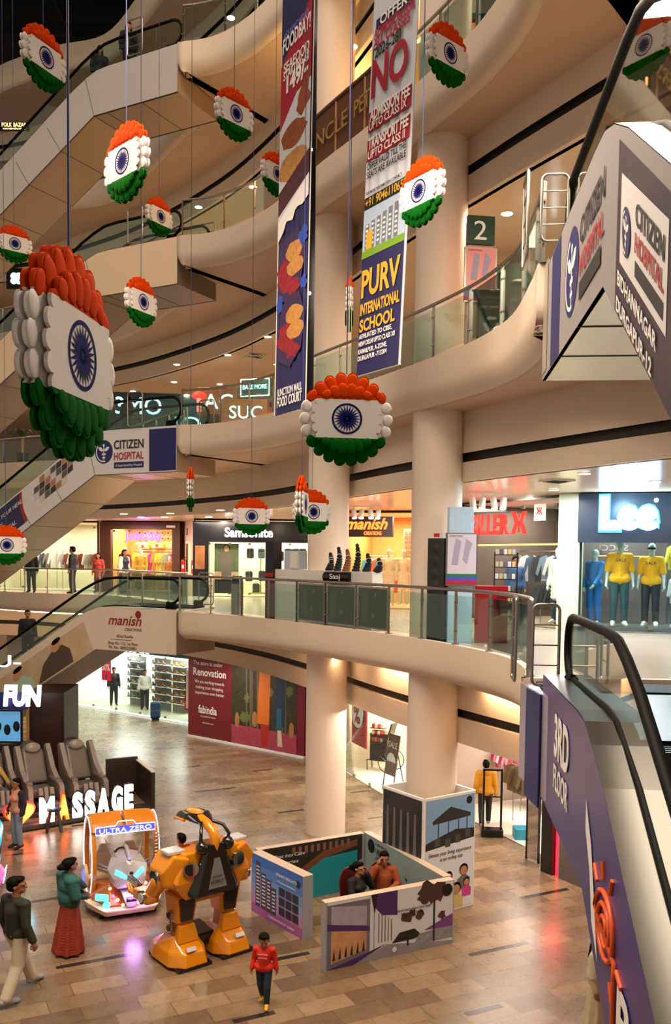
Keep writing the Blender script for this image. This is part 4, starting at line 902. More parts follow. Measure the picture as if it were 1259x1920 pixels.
# --- 1 far left glass shop on the first floor
s0 = Shop((-15.5, 41.5), (-10.8, 41.0), 5.3, 3.1, 3, m_creamw, 110); s0.glass(.1, 4.6, .1, 2.9, lab='tall glass front of the far left first floor shop behind the man in black', n=4)
s0.rack(.4, 2.2, 1.7, 1.5, ['shirt'], [('7a6a5a', 'taupe shirt'), ('c9c0b2', 'pale shirt'), ('3c3c44', 'charcoal shirt')], 'in the far left shop', 'shirts in the far left shop'); s0.rack(2.6, 4.4, 1.7, 1.2, ['shirt'], [('b8b2aa', 'grey shirt'), ('8c3a2a', 'brick shirt'), ('e0d8cc', 'white shirt')], 'at the right of the far left shop', 'shirts at the right of the far left shop')
# --- 2 neon ethnic wear shop
s1 = Shop((-10.3, 40.6), (-6.9, 40.2), 5.3, 3.1, 3.2, mat('orange_shop_wall', H('d59a55'), .6, noise=.25, nscale=6), 190, (1, .82, .55))
t = thing('shop_portal', 'dark brown wooden portal around the neon ethnic wear shop', 'shop front', (0, 0, 0))
s1.panel('jamb', -.15, .35, 0, 3.05, -.2, m_brown, .3, t); s1.panel('jamb', 3.15, 3.5, 0, 3.05, -.2, m_brown, .3, t); s1.panel('lintel', -.15, 3.5, 2.78, 3.1, -.21, m_brown, .3, t)
s1.panel('notice_plate', 2.9, 3.3, 2.86, 2.96, -.38, m_prn_w, .02, t); s1.glass(.35, 3.15, .1, 2.75, .1, 4, 'glass front of the neon ethnic wear shop')
m_neonp = emis('neon_violet', (.7, .06, 1.0), 1.6); m_neonw = emis('neon_white', (1, .8, 1), 1.2)
t = thing('neon_sign', 'violet neon lettering with small caption over the ethnic wear shop', 'sign', (0, 0, 0)); s1.text('Jethnicity', .95, 2.33, .52, m_neonp, -.18, 1.7, parent=t, bold=.02); s1.text('ethnicity', 1.45, 2.12, .16, m_neonw, -.18, .55, parent=t)
point(s1.P(1.9, -.5, 2.4).x, s1.P(1.9, -.5, 2.4).y, 7.8, 12, (.8, .3, 1), .3)
ETH = [('cdbb3a', 'yellow green kurta'), ('d7c04a', 'yellow kurta'), ('a5a878', 'sage kurta'), ('8f9a80', 'grey green kurta'), ('c02a78', 'magenta kurta'), ('d88a3a', 'orange kurta')]
s1.rack(.9, 3.0, 1.75, 1.4, ['dress'], ETH, 'of long kurtas in the neon shop', 'kurtas in the neon shop', 12, scale=.95)
for k, (u, zz) in enumerate(((.5, 1.95), (1.2, 2.0), (2.0, 2.0), (2.7, 2.0))):
    t = thing('wall_shelf', 'wooden shelf stacked with folded cloth at the back of the neon shop', 'shelf', (0, 0, 0), 0, 'shelves in the neon shop'); s1.panel('board', u, u + .6, zz, zz + .04, 2.9, m_tanw, .4, t)
    for q in range(4): s1.panel('folded_cloth', u + .05 + q * .14, u + .16 + q * .14, zz + .04, zz + .16, 2.9, cloth(('d8c8a0', 'b03030', 'e8e0d0', 'd8a030')[q]), .25, t)
b = MB()
for i in range(10):
    for j in range(2):
        c = s1.P(.5 + i * .28, 3.15, 2.45 + j * .26); b.cyl(c, c - s1.n * .02, .11, n=8, m=m_tanw); b.cyl(c - s1.n * .02, c - s1.n * .03, .05, n=8, m=m_brown)
tag(b.build('carved_panel'), 'carved wooden lattice band high on the back wall of the neon shop', 'wall panel')
# --- cream wall with cabinets and extinguishers
for pl_ in ([(-6.7, 40.1), (-5.85, 37.3)], [(-10.5, 40.65), (-10.7, 40.95)], [(-1.0, 36.5), (.2, 33.5), (.3, 29.8)], [(2.8, 28.6), (3.3, 27), (3.4, 24.8)]): struct(MB().strip(pl_, 5.3, 8.45, m_wall).build('wall_shop'))
t = thing('hose_cabinet', 'narrow wall cabinet with dark glass between the neon shop and the luggage shop', 'cabinet', (-6.25, 38.4, 6.2), math.radians(-70)); MB().box((0, 0, .65), (.6, .1, 1.4), m_rim).build('frame', t); MB().box((0, -.06, .65), (.34, .03, 1.2), m_blackp).build('door', t); MB().box((0, -.06, 1.75), (.14, .03, .3), m_blackp).build('switch_plate', t)
m_ext = mat('fire_red', H('b0101a'), .3)
def extinguisher(x, y, z, lab):
    t = thing('fire_extinguisher', lab, 'fire extinguisher', (x, y, z), 0); MB().cyl((0, 0, 0), (0, 0, .5), .09, n=14, m=m_ext).ell((0, 0, .5), .088, m_ext).build('cylinder', t); MB().cyl((0, 0, .56), (0, 0, .66), .025, n=8, m=m_blackp).box((.05, 0, .66), (.14, .03, .03), m_blackp).build('valve', t); MB().tube([(.04, 0, .62), (.13, 0, .5), (.12, 0, .2)], .014, 6, m_blackp).build('hose', t); MB().box((0, -.088, .28), (.08, .01, .14), m_prn_w).build('data_plate', t)
p = at(346, 1047, 6.9); extinguisher(-6.45, 38.3, 6.2, 'red fire extinguisher left of the narrow wall cabinet'); extinguisher(-5.8, 36.9, 6.2, 'red fire extinguisher right of the narrow wall cabinet')
# --- 3 luggage shop
s2 = Shop((-5.75, 37.0), (-1.1, 36.6), 5.3, 3.1, 3.0, m_creamw, 190, NEUT)
t = thing('shop_fascia', 'glossy black sign board of the luggage shop with white lettering', 'shop sign', (0, 0, 0)); s2.panel('board', -.05, 4.7, 2.2, 3.05, -.1, m_blackp, .2, t); s2.text('Samsonite', 1.28, 2.42, .52, emis('sign_white', (1, .98, 1), 1.4), -.23, 1.95, parent=t, bold=.02)
t = thing('pillar', 'glossy black pillar with orange printed picture left of the luggage shop', 'pillar', (0, 0, 0)); s2.panel('shaft', -.05, .6, 0, 2.2, -.08, m_blackp, .24, t); s2.panel('printed_picture', .05, .45, 1.1, 2.05, -.21, mat('bronze_photo', H('6a4020'), .4, noise=.8, nscale=5), .01, t)
s2.glass(.6, 3.9, .08, 2.18, 0, 4, 'glass front of the luggage shop')
t = thing('poster', 'tall poster of a person in a grey brown coat before trees inside the luggage shop', 'poster', (0, 0, 0)); s2.panel('board', .75, 1.75, .3, 2.15, .25, mat('leaf_photo', H('4c5a36'), .5, noise=.7, nscale=5), .04, t)
art = Art(s2.P(.75, .225, .3), s2.u * 1.0, (0, 0, 1.85), t); art.rect(0, 0, 1, .38, mat('stone_photo', H('b09070'), .5, noise=.4, nscale=3)); art.figure(.5, .02, .95, mat('photo_face', H('b98a6a'), .6), mat('photo_coat', H('5a4c46'), .6), mat('photo_coat', H('5a4c46'), .6), HAIR); art.rect(.36, .15, .64, .55, mat('photo_coat', H('5a4c46'), .6)); art.done()
def backpack():
    b = MB(); b.box((0, 0, .22), (.3, .16, .42)); return b
m_bp = {'k': mat('backpack_black', H('1e1e22'), .6), 'g': mat('backpack_teal', H('5f7a78'), .6), 'n': mat('backpack_navy', H('2c3038'), .6)}
BP = {}
def put_backpack(p, rz, c, lab, grp):
    if c not in BP:
        t = thing('backpack', lab, 'backpack', p, rz, grp); MB().box((0, 0, .22), (.3, .15, .42), m_bp[c]).build('body', t, bevel=.06, seg=3); MB().box((0, -.1, .15), (.22, .06, .2), m_bp[c]).build('front_pocket', t, bevel=.025); MB().tube([(-.05, .02, .43), (-.04, .02, .48), (.04, .02, .48), (.05, .02, .43)], .01, 6, m_blackp).build('handle', t); BP[c] = t; return t
    return dup(BP[c], p, rz, lab)
for u, zz, c, l2 in ((2.15, 1.55, 'n', 'navy backpack, upper left'), (2.62, 1.55, 'g', 'pale teal backpack, upper middle'), (3.1, 1.6, 'k', 'black backpack, upper right'), (3.4, 1.45, 'k', 'black backpack at the top right end'), (2.1, .95 - .35, 'k', 'black backpack, lower left'), (2.65, .62, 'k', 'black backpack, lower middle'), (3.25, .62, 'k', 'black backpack, lower right'), (2.4, .1, 'k', 'black backpack on the lowest level')):
    put_backpack(s2.P(u, .7, zz), s2.rz, c, l2 + ' of the luggage shop wall', 'backpacks of the luggage shop')
for u, c, l2 in ((3.75, 'k', 'left'), (4.05, 'n', 'middle'), (4.35, 'k', 'right')): put_backpack(s2.P(u, .5, 1.55), s2.rz, c, 'bag on the upper rail at the right end of the luggage shop, %s of three' % l2, 'bags at the right end of the luggage shop')
t = thing('display_rack', 'yellow framed display rack of the luggage shop', 'display rack', (0, 0, 0)); s2.panel('gold_upright', 3.02, 3.08, .1, 2.2, .4, m_yel, .05, t); s2.panel('gold_upright', 2.55, 2.6, .1, 1.6, .8, m_yel, .05, t); s2.panel('gold_base', 2.2, 3.9, .1, .16, .6, m_yel, .5, t)
for zz in (.5, 1.1, 1.5): s2.panel('shelf', 1.95, 3.6, zz - .02, zz, .8, m_rim, .3, t)
s2.panel('hanging_suitcase', .9, 1.6, .15, .7, -.3, m_blackp, .3, thing('suitcase', 'dark suitcase standing before the coat poster', 'suitcase', (0, 0, 0)))
# --- 4 saree shop behind the columns
s3 = Shop((.35, 29.6), (2.75, 28.9), 5.3, 3.1, 3.4, mat('honey_wall', H('c98a48'), .6, noise=.25, nscale=6), 150, (1, .86, .62))
t = thing('shop_fascia', 'dark sign board with glowing red script of the saree shop between the columns', 'shop sign', (0, 0, 0)); s3.panel('board', -.2, 1.55, 2.3, 2.95, -.1, mat('maroon_board', H('2a1418'), .4), .16, t)
m_neonr = emis('neon_orange', (1.0, .16, .02), 1.6); s3.text('manish', .0, 2.55, .5, m_neonr, -.2, 1.4, parent=t, shear=.35, bold=.02); s3.text('CREATIONS', .62, 2.36, .17, m_neonr, -.2, .58, parent=t)
s3.rack(.3, 1.2, 1.6, 1.6, ['dress'], [('2a8a9a', 'teal saree'), ('e0e8e8', 'white saree'), ('b84a2a', 'rust saree')], 'in the saree shop', 'sarees in the saree shop', 6)
b = MB()
for i in range(6):
    for j in range(7): c = s3.P(1.75 + i * .13, 1.0, 1.5 + j * .16); b.box(c, (.09, .02, .11), m_tanw, s3.rz + 0)
b.box(s3.P(2.08, 1.03, 2.0), (.85, .02, 1.2), m_creamw, s3.rz); tag(b.build('lattice_screen'), 'carved lattice screen at the right of the saree shop', 'screen')
MANQ = mat('mannequin_white', H('e4e2de'), .35)
def mannequin(p, rz, lab, outfit, pose=None, hgt=1.82, skin=None, grp=None, vox=.016): return person(lab, p, rz, hgt, pose, outfit, skin or MANQ, vox, group=grp, name='mannequin', cat='mannequin', hair=False, face=False)
for u, l2, c in ((1.25, 'left', 'cbb285'), (1.75, 'right', 'd2b98c')): mannequin(s3.P(u, .7, .1), s3.rz, 'headless looking mannequin in beige kurta, %s of the pair in the saree shop' % l2, dict(top=cloth(c), long=.4, trousers=cloth(c)), skin=mat('mannequin_cream', H('d9c6a4'), .5))
mannequin(s1.P(.55, .9, .1), s1.rz, 'mannequin in maroon dress at the left of the neon shop window', dict(top=cloth('7a1c24'), long=.4, skirt=cloth('6a1820')), hgt=1.9); mannequin(s1.P(1.35, .8, .1), s1.rz, 'mannequin in yellow dress in the neon shop window', dict(top=cloth('c99a30'), long=.4, skirt=cloth('b9902c')), hgt=1.8)
mannequin(s1.P(2.75, .6, .1), s1.rz, 'mannequin in ochre wrap seated low at the right of the neon shop window', dict(top=cloth('b06a20'), long=.3, skirt=cloth('a86020')), hgt=1.5)
# --- 5 jeans shop with red sign
s4 = Shop((3.45, 24.6), (5.25, 21.3), 5.3, 3.1, 3.6, mat('grey_brown_wall', H('5a4c44'), .6, noise=.2, nscale=2), 150, NEUT)
s4.glass(.05, 3.6, .08, 2.95, 0, 3, 'glass front of the shop with the red sign'); t = thing('neon_sign', 'glowing red block lettering hanging in the jeans shop window', 'sign', (0, 0, 0))
m_neonred = emis('neon_red', (1.0, .015, .01), 1.3); s4.text('KILLER Ж', .0, 2.28, .72, m_neonred, .2, 2.35, parent=t, bold=.03, depth=.06)
JK = [('6a8298', 'faded denim jacket'), ('c8ccd0', 'pale denim jacket'), ('3c5068', 'blue denim jacket'), ('2a2c30', 'black jacket')]
s4.rack(.2, 2.6, 1.75, 1.8, ['shirt'], JK, 'of denim under the red sign', 'denim jackets under the red sign', 9, scale=1.0); s4.rack(2.0, 3.4, 1.0, 1.0, ['shirt'], [('22242a', 'dark jacket'), ('34363e', 'charcoal jacket')], 'low at the right of the red sign shop', 'dark jackets in the red sign shop', 9, scale=.9)
t = thing('yellow_beam', 'orange lit bar across the red sign shop', 'lamp', (0, 0, 0)); s4.panel('bar', .1, 3.4, 1.98, 2.02, .4, emis('amber_bar', (1, .5, .12), 1.2), .03, t)
t = thing('shelf_unit', 'shelf unit of folded orange and white clothes in the red sign shop', 'shelf', (0, 0, 0))
for i in range(6):
    s4.panel('board', 2.35, 2.95, .3 + i * .3, .32 + i * .3, 1.4, m_tanw, .4, t)
    for q in range(2): s4.panel('folded_cloth', 2.38 + q * .3, 2.63 + q * .3, .32 + i * .3, .46 + i * .3, 1.35, cloth(('e06a28', 'e8e0d4', 'b8b8bc', 'd8552a')[(i + q) % 4]), .3, t)
mannequin(s4.P(3.35, .35, .1), s4.rz + .2, 'mannequin in long white printed shirt and jeans at the right of the red sign shop', dict(top=mat('white_print_cloth', H('e4ddd0'), .7, noise=.3, nscale=25), long=.35, trousers=DEN))
t = thing('hanging_card', 'small white square card with red mark hanging in the red sign shop', 'sign', (0, 0, 0)); s4.panel('card', 3.0, 3.4, 2.55, 2.95, -.15, m_prn_w, .02, t); s4.text('Ж', 3.1, 2.68, .26, m_red, -.17, .2, parent=t, depth=.004)
# pale pillar between the two shops
b = MB(); c = V((5.42, 21.0, 5.3)); b.box(c + V((0, 0, 1.57)), (.5, .35, 3.14), mat('pale_green_pillar', H('b9c9ae'), .35), math.radians(-30)); tag(b.build('pillar'), 'pale green pillar between the two jeans shops', 'pillar')
# --- 6 blue glowing jeans shop
s5 = Shop((5.6, 20.7), (10.2, 19.4), 5.3, 3.1, 3.4, mat('teal_grey_wall', H('3c5560'), .5, noise=.2, nscale=2), 190, COOL, mat('shop_floor_cool', H('a8aeb0'), .3))
t = thing('shop_fascia', 'dark blue sign board with big glowing white Lee lettering', 'shop sign', (0, 0, 0)); s5.panel('board', -.1, 2.0, 2.02, 3.12, -.12, mat('blue_black_board', H('122334'), .35), .14, t)
m_glow = emis('sign_glow_white', (.7, .93, 1.0), 3.2); s5.text('Lee', .36, 2.36, .92, m_glow, -.26, 1.25, parent=t, bold=.07, depth=.1); b = MB(); q = s5.P(1.55, -.3, 2.95); b.cyl(q, q - s5.n * .06, .045, n=12, m=m_glow); b.build('mark_dot', t)
m_halo = emis('sign_halo_blue', (.02, .3, .9), 1.0); s5.text('Lee', .34, 2.34, .98, m_halo, -.2, 1.32, parent=t, bold=.1, depth=.02, name='sign_halo')
t = thing('neon_sign', 'bright vertical white bar of a sign at the right edge beside the Lee sign', 'sign', (0, 0, 0)); s5.text('I', 2.16, 2.4, .95, m_glow, -.26, .13, parent=t, bold=.05, depth=.1)
for u, e in ((.9, 45), (2.3, 25)):
    q = s5.P(u, -.55, 2.75); point(q.x, q.y, q.z, e, (.45, .8, 1), .25)
s5.glass(.05, 4.5, .08, 2.95, .08, 3, 'glass front of the blue lit jeans shop')
t = thing('display_plinth', 'low dark plinth under the shop window mannequins', 'plinth', (0, 0, 0)); s5.panel('slab', .05, 2.0, 0, .12, .7, mat('plinth_grey', H('57605f'), .3), 1.1, t)
m_mint = mat('mannequin_mint', H('a9c4c2'), .3); YT = cloth('d8a514'); JN = cloth('18424c'); JN2 = cloth('16202c')
for u, d, l2, jn, hg, rr in ((.85, .45, 'in yellow sale tee and teal jeans, left of the pair', JN, 1.98, .1), (1.55, .62, 'in yellow sale tee and dark jeans, right of the pair with sunglasses', JN2, 1.9, -.15)):
    t, J = mannequin(s5.P(u, d, .12), s5.rz + rr, 'pale mannequin ' + l2, dict(top=YT, top_name='tee_shirt', sleeve=.42, trousers=jn, shoes=m_prn_w, g=.022), skin=m_mint, hgt=hg, vox=.013)
    text_mesh('SALE', (-.1, -.145, 1.27), (1, 0, 0), (0, 0, 1), .085, m_prn_k, 'tee_lettering', t, depth=.003, width=.2, shear=.2)
    if jn is JN2: MB().box((0, -.085, 1.6), (.15, .04, .035), m_blackp).build('sunglasses', t)
mannequin(s5.P(.3, .75, .12), s5.rz - .6, 'mannequin in bright blue denim shirt at the left of the blue lit window, arms forward', dict(top=cloth('1f6fae'), trousers=cloth('1464a8')), dict(eL=(.2, -.1, 1.12), wL=(.16, -.25, .92)), skin=m_mint, hgt=1.75)
s5.rack(2.0, 3.4, 2.0, 1.5, ['shirt'], [('c9c234', 'yellow green tee'), ('d8c82c', 'yellow tee')], 'of yellow tees high at the right edge', 'yellow tees at the right edge', 7, scale=.8); s5.rack(2.0, 3.6, 1.25, 1.1, ['shirt'], [('b9c8c8', 'pale grey tee'), ('d0a818', 'mustard tee'), ('2c3238', 'dark tee')], 'of mixed tees low at the right edge', 'mixed tees at the right edge', 6, scale=.85)
t = thing('wall_lettering', 'mirror written success lettering behind the yellow tee mannequins', 'sign'); s5.text('SUCCESS', 1.05, 1.86, .2, m_rim, 1.4, .95, parent=t, flipx=True)
for u, zz in ((.2, 2.18), (.3, 1.72)): tag(s5.panel('light_bar', u, u + 1.4, zz, zz + .02, .9, emis('amber_bar', (1, .5, .12), 1.2)), 'thin amber light bar %s in the blue lit shop' % ('above the mannequins' if zz > 2 else 'behind the mannequin heads'), 'lamp')
# track spot lamps before the shops
def spot_cluster(p, lab, n=4):
    t = thing('track_spotlights', lab, 'spotlight', p); b = MB(); b.box((0, 0, -.02), (.9, .05, .04), m_prn_w); b.build('track', t)
    for i in range(n):
        x = -.36 + i * .72 / (n - 1); d = V((.1 * (-1) ** i, -.25, -.9)).normalized(); b = MB(); a = V((x, 0, -.12)); b.cyl((x, 0, -.02), a, .012, n=6, m=m_prn_w); b.cyl(a, a + d * .26, .075, n=12, m=m_prn_w); o = b.build('lamp_head', t)
        MB().cyl(a + d * .262, a + d * .268, .062, n=12, m=m_disc).build('lamp_lens', o)
p = at(905, 912, 8.4); spot_cluster(V((3.45, 20.8, 8.43)), 'cluster of white track spotlights above the red sign shop'); area(3.45, 20.8, 8.1, .5, .5, 60, NEUT, rx=.4)
spot_cluster(V((.85, 26.3, 8.43)), 'cluster of white track spotlights between the columns above the saree shop'); area(.85, 26.3, 8.1, .5, .5, 60, NEUT, rx=.3)
# ---------------------------------------------------------------- first floor: display counter and stands along the railing
path = [p for p in offs(EDGE_1, .5) if -1.75 < p.x < .8]
t = thing('display_counter', 'long white curved display counter behind the picture panels of the railing', 'counter', (0, 0, 0))
b = MB(); inn = offs(path, .28); Z0 = 5.31; L3 = lambda P, z: [V((p.x, p.y, z)) for p in P]
m_cw = mat('counter_white', H('d9d2ca'), .4)
b.ribbon(L3(path, Z0), L3(path, 6.6), m_cw, True); b.ribbon(L3(inn, Z0), L3(inn, 6.6), m_cw, True); b.ribbon(L3(path, 6.6), L3(inn, 6.6), m_cw); b.add([L3(path, Z0)[0], L3(inn, Z0)[0], L3(inn, 6.6)[0], L3(path, 6.6)[0]], [(0, 1, 2, 3)], m_cw); b.add([L3(path, Z0)[-1], L3(inn, Z0)[-1], L3(inn, 6.6)[-1], L3(path, 6.6)[-1]], [(0, 1, 2, 3)], m_cw); b.build('body', t)
def atc(px, off=.7, z=6.6):
    best = min(offs(EDGE_1, off), key=lambda p: abs(630 + 1700 * p.x / p.y - px)); return V((best.x, best.y, z))
q = atc(552, .66); t = thing('cabinet', 'pale blue grey box standing on the left end of the white counter', 'cabinet', q, math.radians(-50)); MB().box((0, 0, .24), (.62, .26, .47), mat('box_bluegrey', H('a9b6c2'), .4)).build('body', t, bevel=.01); MB().box((.1, -.135, .24), (.3, .01, .4), m_cw).build('door', t)
vel = mat('black_velvet', H('131215'), .85); cop = mat('copper_velvet', H('7a4426'), .7)
for px, hh, m, l2 in ((612, .34, vel, 'black velvet necklace bust, leftmost on the white counter'), (624, .42, vel, 'black velvet necklace bust, second from the left'), (640, .55, vel, 'tall black velvet necklace bust left of the copper one'), (654, .5, cop, 'copper coloured necklace bust, the only brown one'), (668, .62, vel, 'tallest black necklace bust right of the copper one'), (684, .4, vel, 'black necklace bust with silver chains'), (700, .3, vel, 'small black necklace bust at the right end')):
    q = atc(px, .64); t = thing('necklace_bust', l2, 'jewellery display', q, 0, 'necklace busts on the white counter'); b = MB()
    for k in range(9):
        f = k / 8; b.ell((.05 * math.sin(f * 2.6), 0, .03 + (hh - .06) * f), (.10 * (1 - .55 * f) , .06, .05), m, nu=12, nv=6)
    b.build('neck_form', t); MB().tube([(.05 + .07 * math.cos(a), -.05 - .01 * math.sin(a), hh * .62 + .06 * math.sin(a)) for a in [PI * 2 * k / 14 for k in range(14)]], .007, 5, m_rim, closed=True).build('necklace', t)
q = atc(628, .44, 6.36); t = thing('shop_sign', 'small black rolled sign with pale lettering on the white counter front', 'sign', q, math.radians(-46)); MB().cyl((-.42, 0, .1), (.42, 0, .1), .13, n=20, m=m_blackp).build('drum', t); text_mesh('Saaj', (-.17, -.128, .06), (1, 0, 0), (0, 0, 1), .17, m_prn_w, 'lettering', t, depth=.006, width=.34)
# picture panels on the railing
P_ = resample(arc(E1i, -4.4, 9)[:-1], 1.25); nm = 0
LB = ['leftmost framed dark picture on the railing, blurred figure', 'framed dark picture on the railing with a curved pale figure', 'framed dark picture on the railing with a standing figure with necklace', 'framed dark brown picture on the railing below the copper bust', 'rightmost framed dark picture on the railing, beside the black cover']
for a_, c_ in zip(P_, P_[1:]):
    mid = (a_ + c_) / 2; px = 630 + 1700 * mid.x / mid.y
    if 535 < px < 752 and nm < 5:
        d = (c_ - a_).normalized(); nn = V((d.y, -d.x, 0)); t = thing('railing_picture', LB[nm], 'picture', (mid.x, mid.y, 5.3), math.atan2(d.y, d.x), 'framed pictures along the first floor railing'); nm += 1
        m_pic = mat('dark_photo', H('3a352b'), .3, noise=.6, nscale=2.5)
        MB().box((0, .04, .55), (1.08, .02, .86), m_pic).build('print', t); b = MB()
        for z in (.12, .98): b.box((0, .03, z), (1.14, .03, .04), m_steel)
        for x in (-.55, .55): b.box((x, .03, .55), (.04, .03, .86), m_steel)
        b.build('frame', t)
        art = Art((-.5, .028, .15), (1, 0, 0), (0, 0, .8), t); k1 = mat('photo_umber', H('7c6650'), .5); k2 = mat('photo_olive', H('565232'), .5, noise=.5, nscale=6)
        art.rect(.05, .1, .3, .9, k2); art.figure(.52 + .06 * (nm % 2), .02, .92, k1, mat('photo_brown', H('4c3b2c'), .5), mat('photo_brown', H('4c3b2c'), .5), mat('photo_black', H('161310'), .5)); art.disc(.5, .3, .06, k1); art.done()
# black covered stand, directory pylon, red kiosk
t = thing('covered_stand', 'tall stand under a black cloth cover behind the railing, before the column', 'stand', (1.98, 17.5, 5.3), math.radians(-35)); b = MB()
for k in range(8): z = .12 + k * .24; b.ell((.012 * math.sin(k * 2.1), 0, z), (.2 + .012 * math.cos(k * 1.7), .15, .2), None, nu=12)
b.box((0, 0, 1.0), (.36, .26, 2.0)); o = blob(b, .02, mat('black_cover', H('121214'), .7, bump=.3, nscale=6), 'cover', t); MB().box((-.03, 0, 2.06), (.12, .1, .07), m_ext).build('red_cap', t)
def pylon(x, y, z, rz, tint, lab, num=None):
    t = thing('directory_pylon', lab, 'directory', (x, y, z), rz); MB().box((0, .06, 1.3), (.48, .16, 2.6), mat('pylon_blue', H('a9c4da'), .35) if not num else mat('pylon_pink', H('cf9a8a'), .4)).build('pillar', t, bevel=.01)
    MB().box((0, -.05, 1.6), (.62, .05, 1.0), m_steel).build('map_frame', t); MB().box((0, -.08, 1.7), (.56, .01, .76), tint).build('map_sheet', t)
    for k, c in enumerate(('2a6a44', '2e56b0', '8a2a78', 'a0242c')): MB().box((0, -.08, 1.3 - k * .052), (.62, .012, .05), mat('stripe_' + c, H(c), .4)).build('colour_stripe', t)
    b = MB()
    for pl in ([(-.2, 1.5), (-.12, 2.0), (-.02, 1.95), (-.08, 1.5)], [(.02, 1.6), (.08, 2.0), (.2, 1.9), (.15, 1.75), (.1, 1.5)]): b.prism(pl, (0, -.087, 0), (1, 0, 0), (0, 0, 1), .002, mat('map_line', H('9a93a8'), .5))
    b.build('floor_map', t); text_mesh('JUNCTION', (-.25, -.087, 2.03), (1, 0, 0), (0, 0, 1), .04, m_prn_k, 'lettering', t, depth=.001, width=.26)
    if num:
        MB().box((0, -.02, 2.42), (.52, .1, .52), mat('number_green', H('0f3a26'), .4)).build('number_board', t); text_mesh(num, (-.14, -.075, 2.24), (1, 0, 0), (0, 0, 1), .5, m_prn_w, 'number', t, depth=.004, bold=.0, width=.24)
    return t
pylon(2.38, 17.35, 5.3, math.radians(8), mat('map_lilac', H('c3bccb'), .3), 'first floor directory pylon, pale blue with grey map and coloured stripes')
pylon(2.62, 17.3, 10.6, math.radians(8), mat('map_pink', H('d98a86'), .3), 'second floor directory pylon with green number two board on top', '2')
t = thing('kiosk_counter', 'glossy dark red kiosk counter with vents right of the blue directory pylon', 'counter', (3.02, 17.6, 5.3), math.radians(-8)); m_krd = mat('kiosk_red', H('8c0f1a'), .25); MB().box((0, 0, .55), (.62, .5, 1.1), m_krd).build('body', t, bevel=.01)
b = MB(); [b.box((.2, -.256, .3 + k * .1), (.2, .01, .05), mat('kiosk_dark_red', H('4a0a10'), .4)) for k in range(7)]; b.build('vents', t)
t = thing('accessory_rack', 'tall black wire rack full of small pale goods behind the red counter', 'rack', (3.35, 17.9, 5.3), math.radians(-10)); b = MB()
for x in (-.22, .22):
    for y in (-.12, .12): b.cyl((x, y, 0), (x, y, 1.75), .012, n=6, m=m_blackp)
b.build('frame', t)
for k in range(6): MB().box((0, 0, .5 + k * .24), (.44, .26, .015), m_blackp).build('shelf', t); b = MB(); [b.box((-.17 + i * .08, -.05, .56 + k * .24), (.06, .12, .1), cloth(('c9b87a', 'b8b8b0', '5a5a5e', 'd8d8d8')[(i + k) % 4])) for i in range(5)]; b.build('goods_row', t)
t = thing('litter_bin', 'tall round steel litter bin behind the railing left of the counter', 'bin', (-2.75, 25.3, 5.3)); MB().cyl((0, 0, 0), (0, 0, .85), .17, n=20, m=m_steel).build('drum', t); MB().cyl((0, 0, .85), (0, 0, 1.08), .175, .14, n=20, m=m_blackp).build('lid', t)
t = thing('display_tower', 'slim dark display tower with red lower half by the luggage shop', 'stand', (-1.62, 23.5, 5.3), math.radians(-40)); MB().box((0, 0, 1.5), (.3, .3, 1.0), m_blackp).build('upper_case', t); MB().box((0, 0, .5), (.3, .3, 1.0), mat('dull_red', H('5a1414'), .4)).build('lower_case', t); MB().box((0, -.16, 1.15), (.28, .01, .1), m_red).build('red_label', t)
# ---------------------------------------------------------------- second floor
def board(lab, px, py, Y, w_, h_, m, rz=0, name='shop_board', cat='sign'):
    p = at(px, py, Y=Y); t = thing(name, lab, cat, p, math.radians(rz)); MB().box((0, 0, 0), (w_, .1, h_), m).build('board', t, bevel=.01); return t
m_neonc = emis('neon_cyan', (.45, .92, 1.0), 1.3); m_tealg = mat('teal_dark_glass', H('16343c'), .1)
t = board('dark teal play zone front with white neon lettering behind the second floor newels', 280, 775, 36.5, 4.4, 1.6, m_tealg, 6)
text_mesh('3MO', (-1.3, -.06, -.05), (1, 0, 0), (0, 0, 1), .95, m_neonc, 'neon_lettering', t, depth=.03, width=1.8); text_mesh('JO', (.85, -.06, -.62), (1, 0, 0), (0, 0, 1), .75, m_neonc, 'neon_lettering', t, depth=.03, width=1.2)
b = MB(); [b.box((-1.9 + (i % 3) * .05, -.07, -.5 + i * .2), (.4, .02, .05), m_neonc) for i in range(6)]; b.build('neon_dashes', t)
t = board('white neon arcade letters beside the red lantern on the second floor', 408, 752, 35, 1.5, 1.0, mat('warm_glass', H('8a5a30'), .2), 0); text_mesh('AC', (-.5, -.06, -.3), (1, 0, 0), (0, 0, 1), .8, m_neonc, 'neon_lettering', t, depth=.03, width=1.1)
t = board('warm lit arcade window with neon letters left of the food court banner', 462, 772, 33.5, 1.8, .9, mat('warm_glass', H('8a5a30'), .2), 0); text_mesh('SUC', (-.6, -.06, -.25), (1, 0, 0), (0, 0, 1), .65, m_neonc, 'neon_lettering', t, depth=.03, width=1.2)
t = board('lit green framed sign board high by the food court banner on the second floor', 480, 727, 30, 1.1, .62, mat('sign_green', H('3c5a4a'), .3), -18); text_mesh('BARE MORE', (-.42, -.06, -.05), (1, 0, 0), (0, 0, 1), .2, m_neonc, 'lettering', t, depth=.02, width=.84); MB().tube([(-.5, -.06, -.27), (.5, -.06, -.27), (.5, -.06, .27), (-.5, -.06, .27)], .012, 6, m_disc, closed=True).build('edge_light', t)
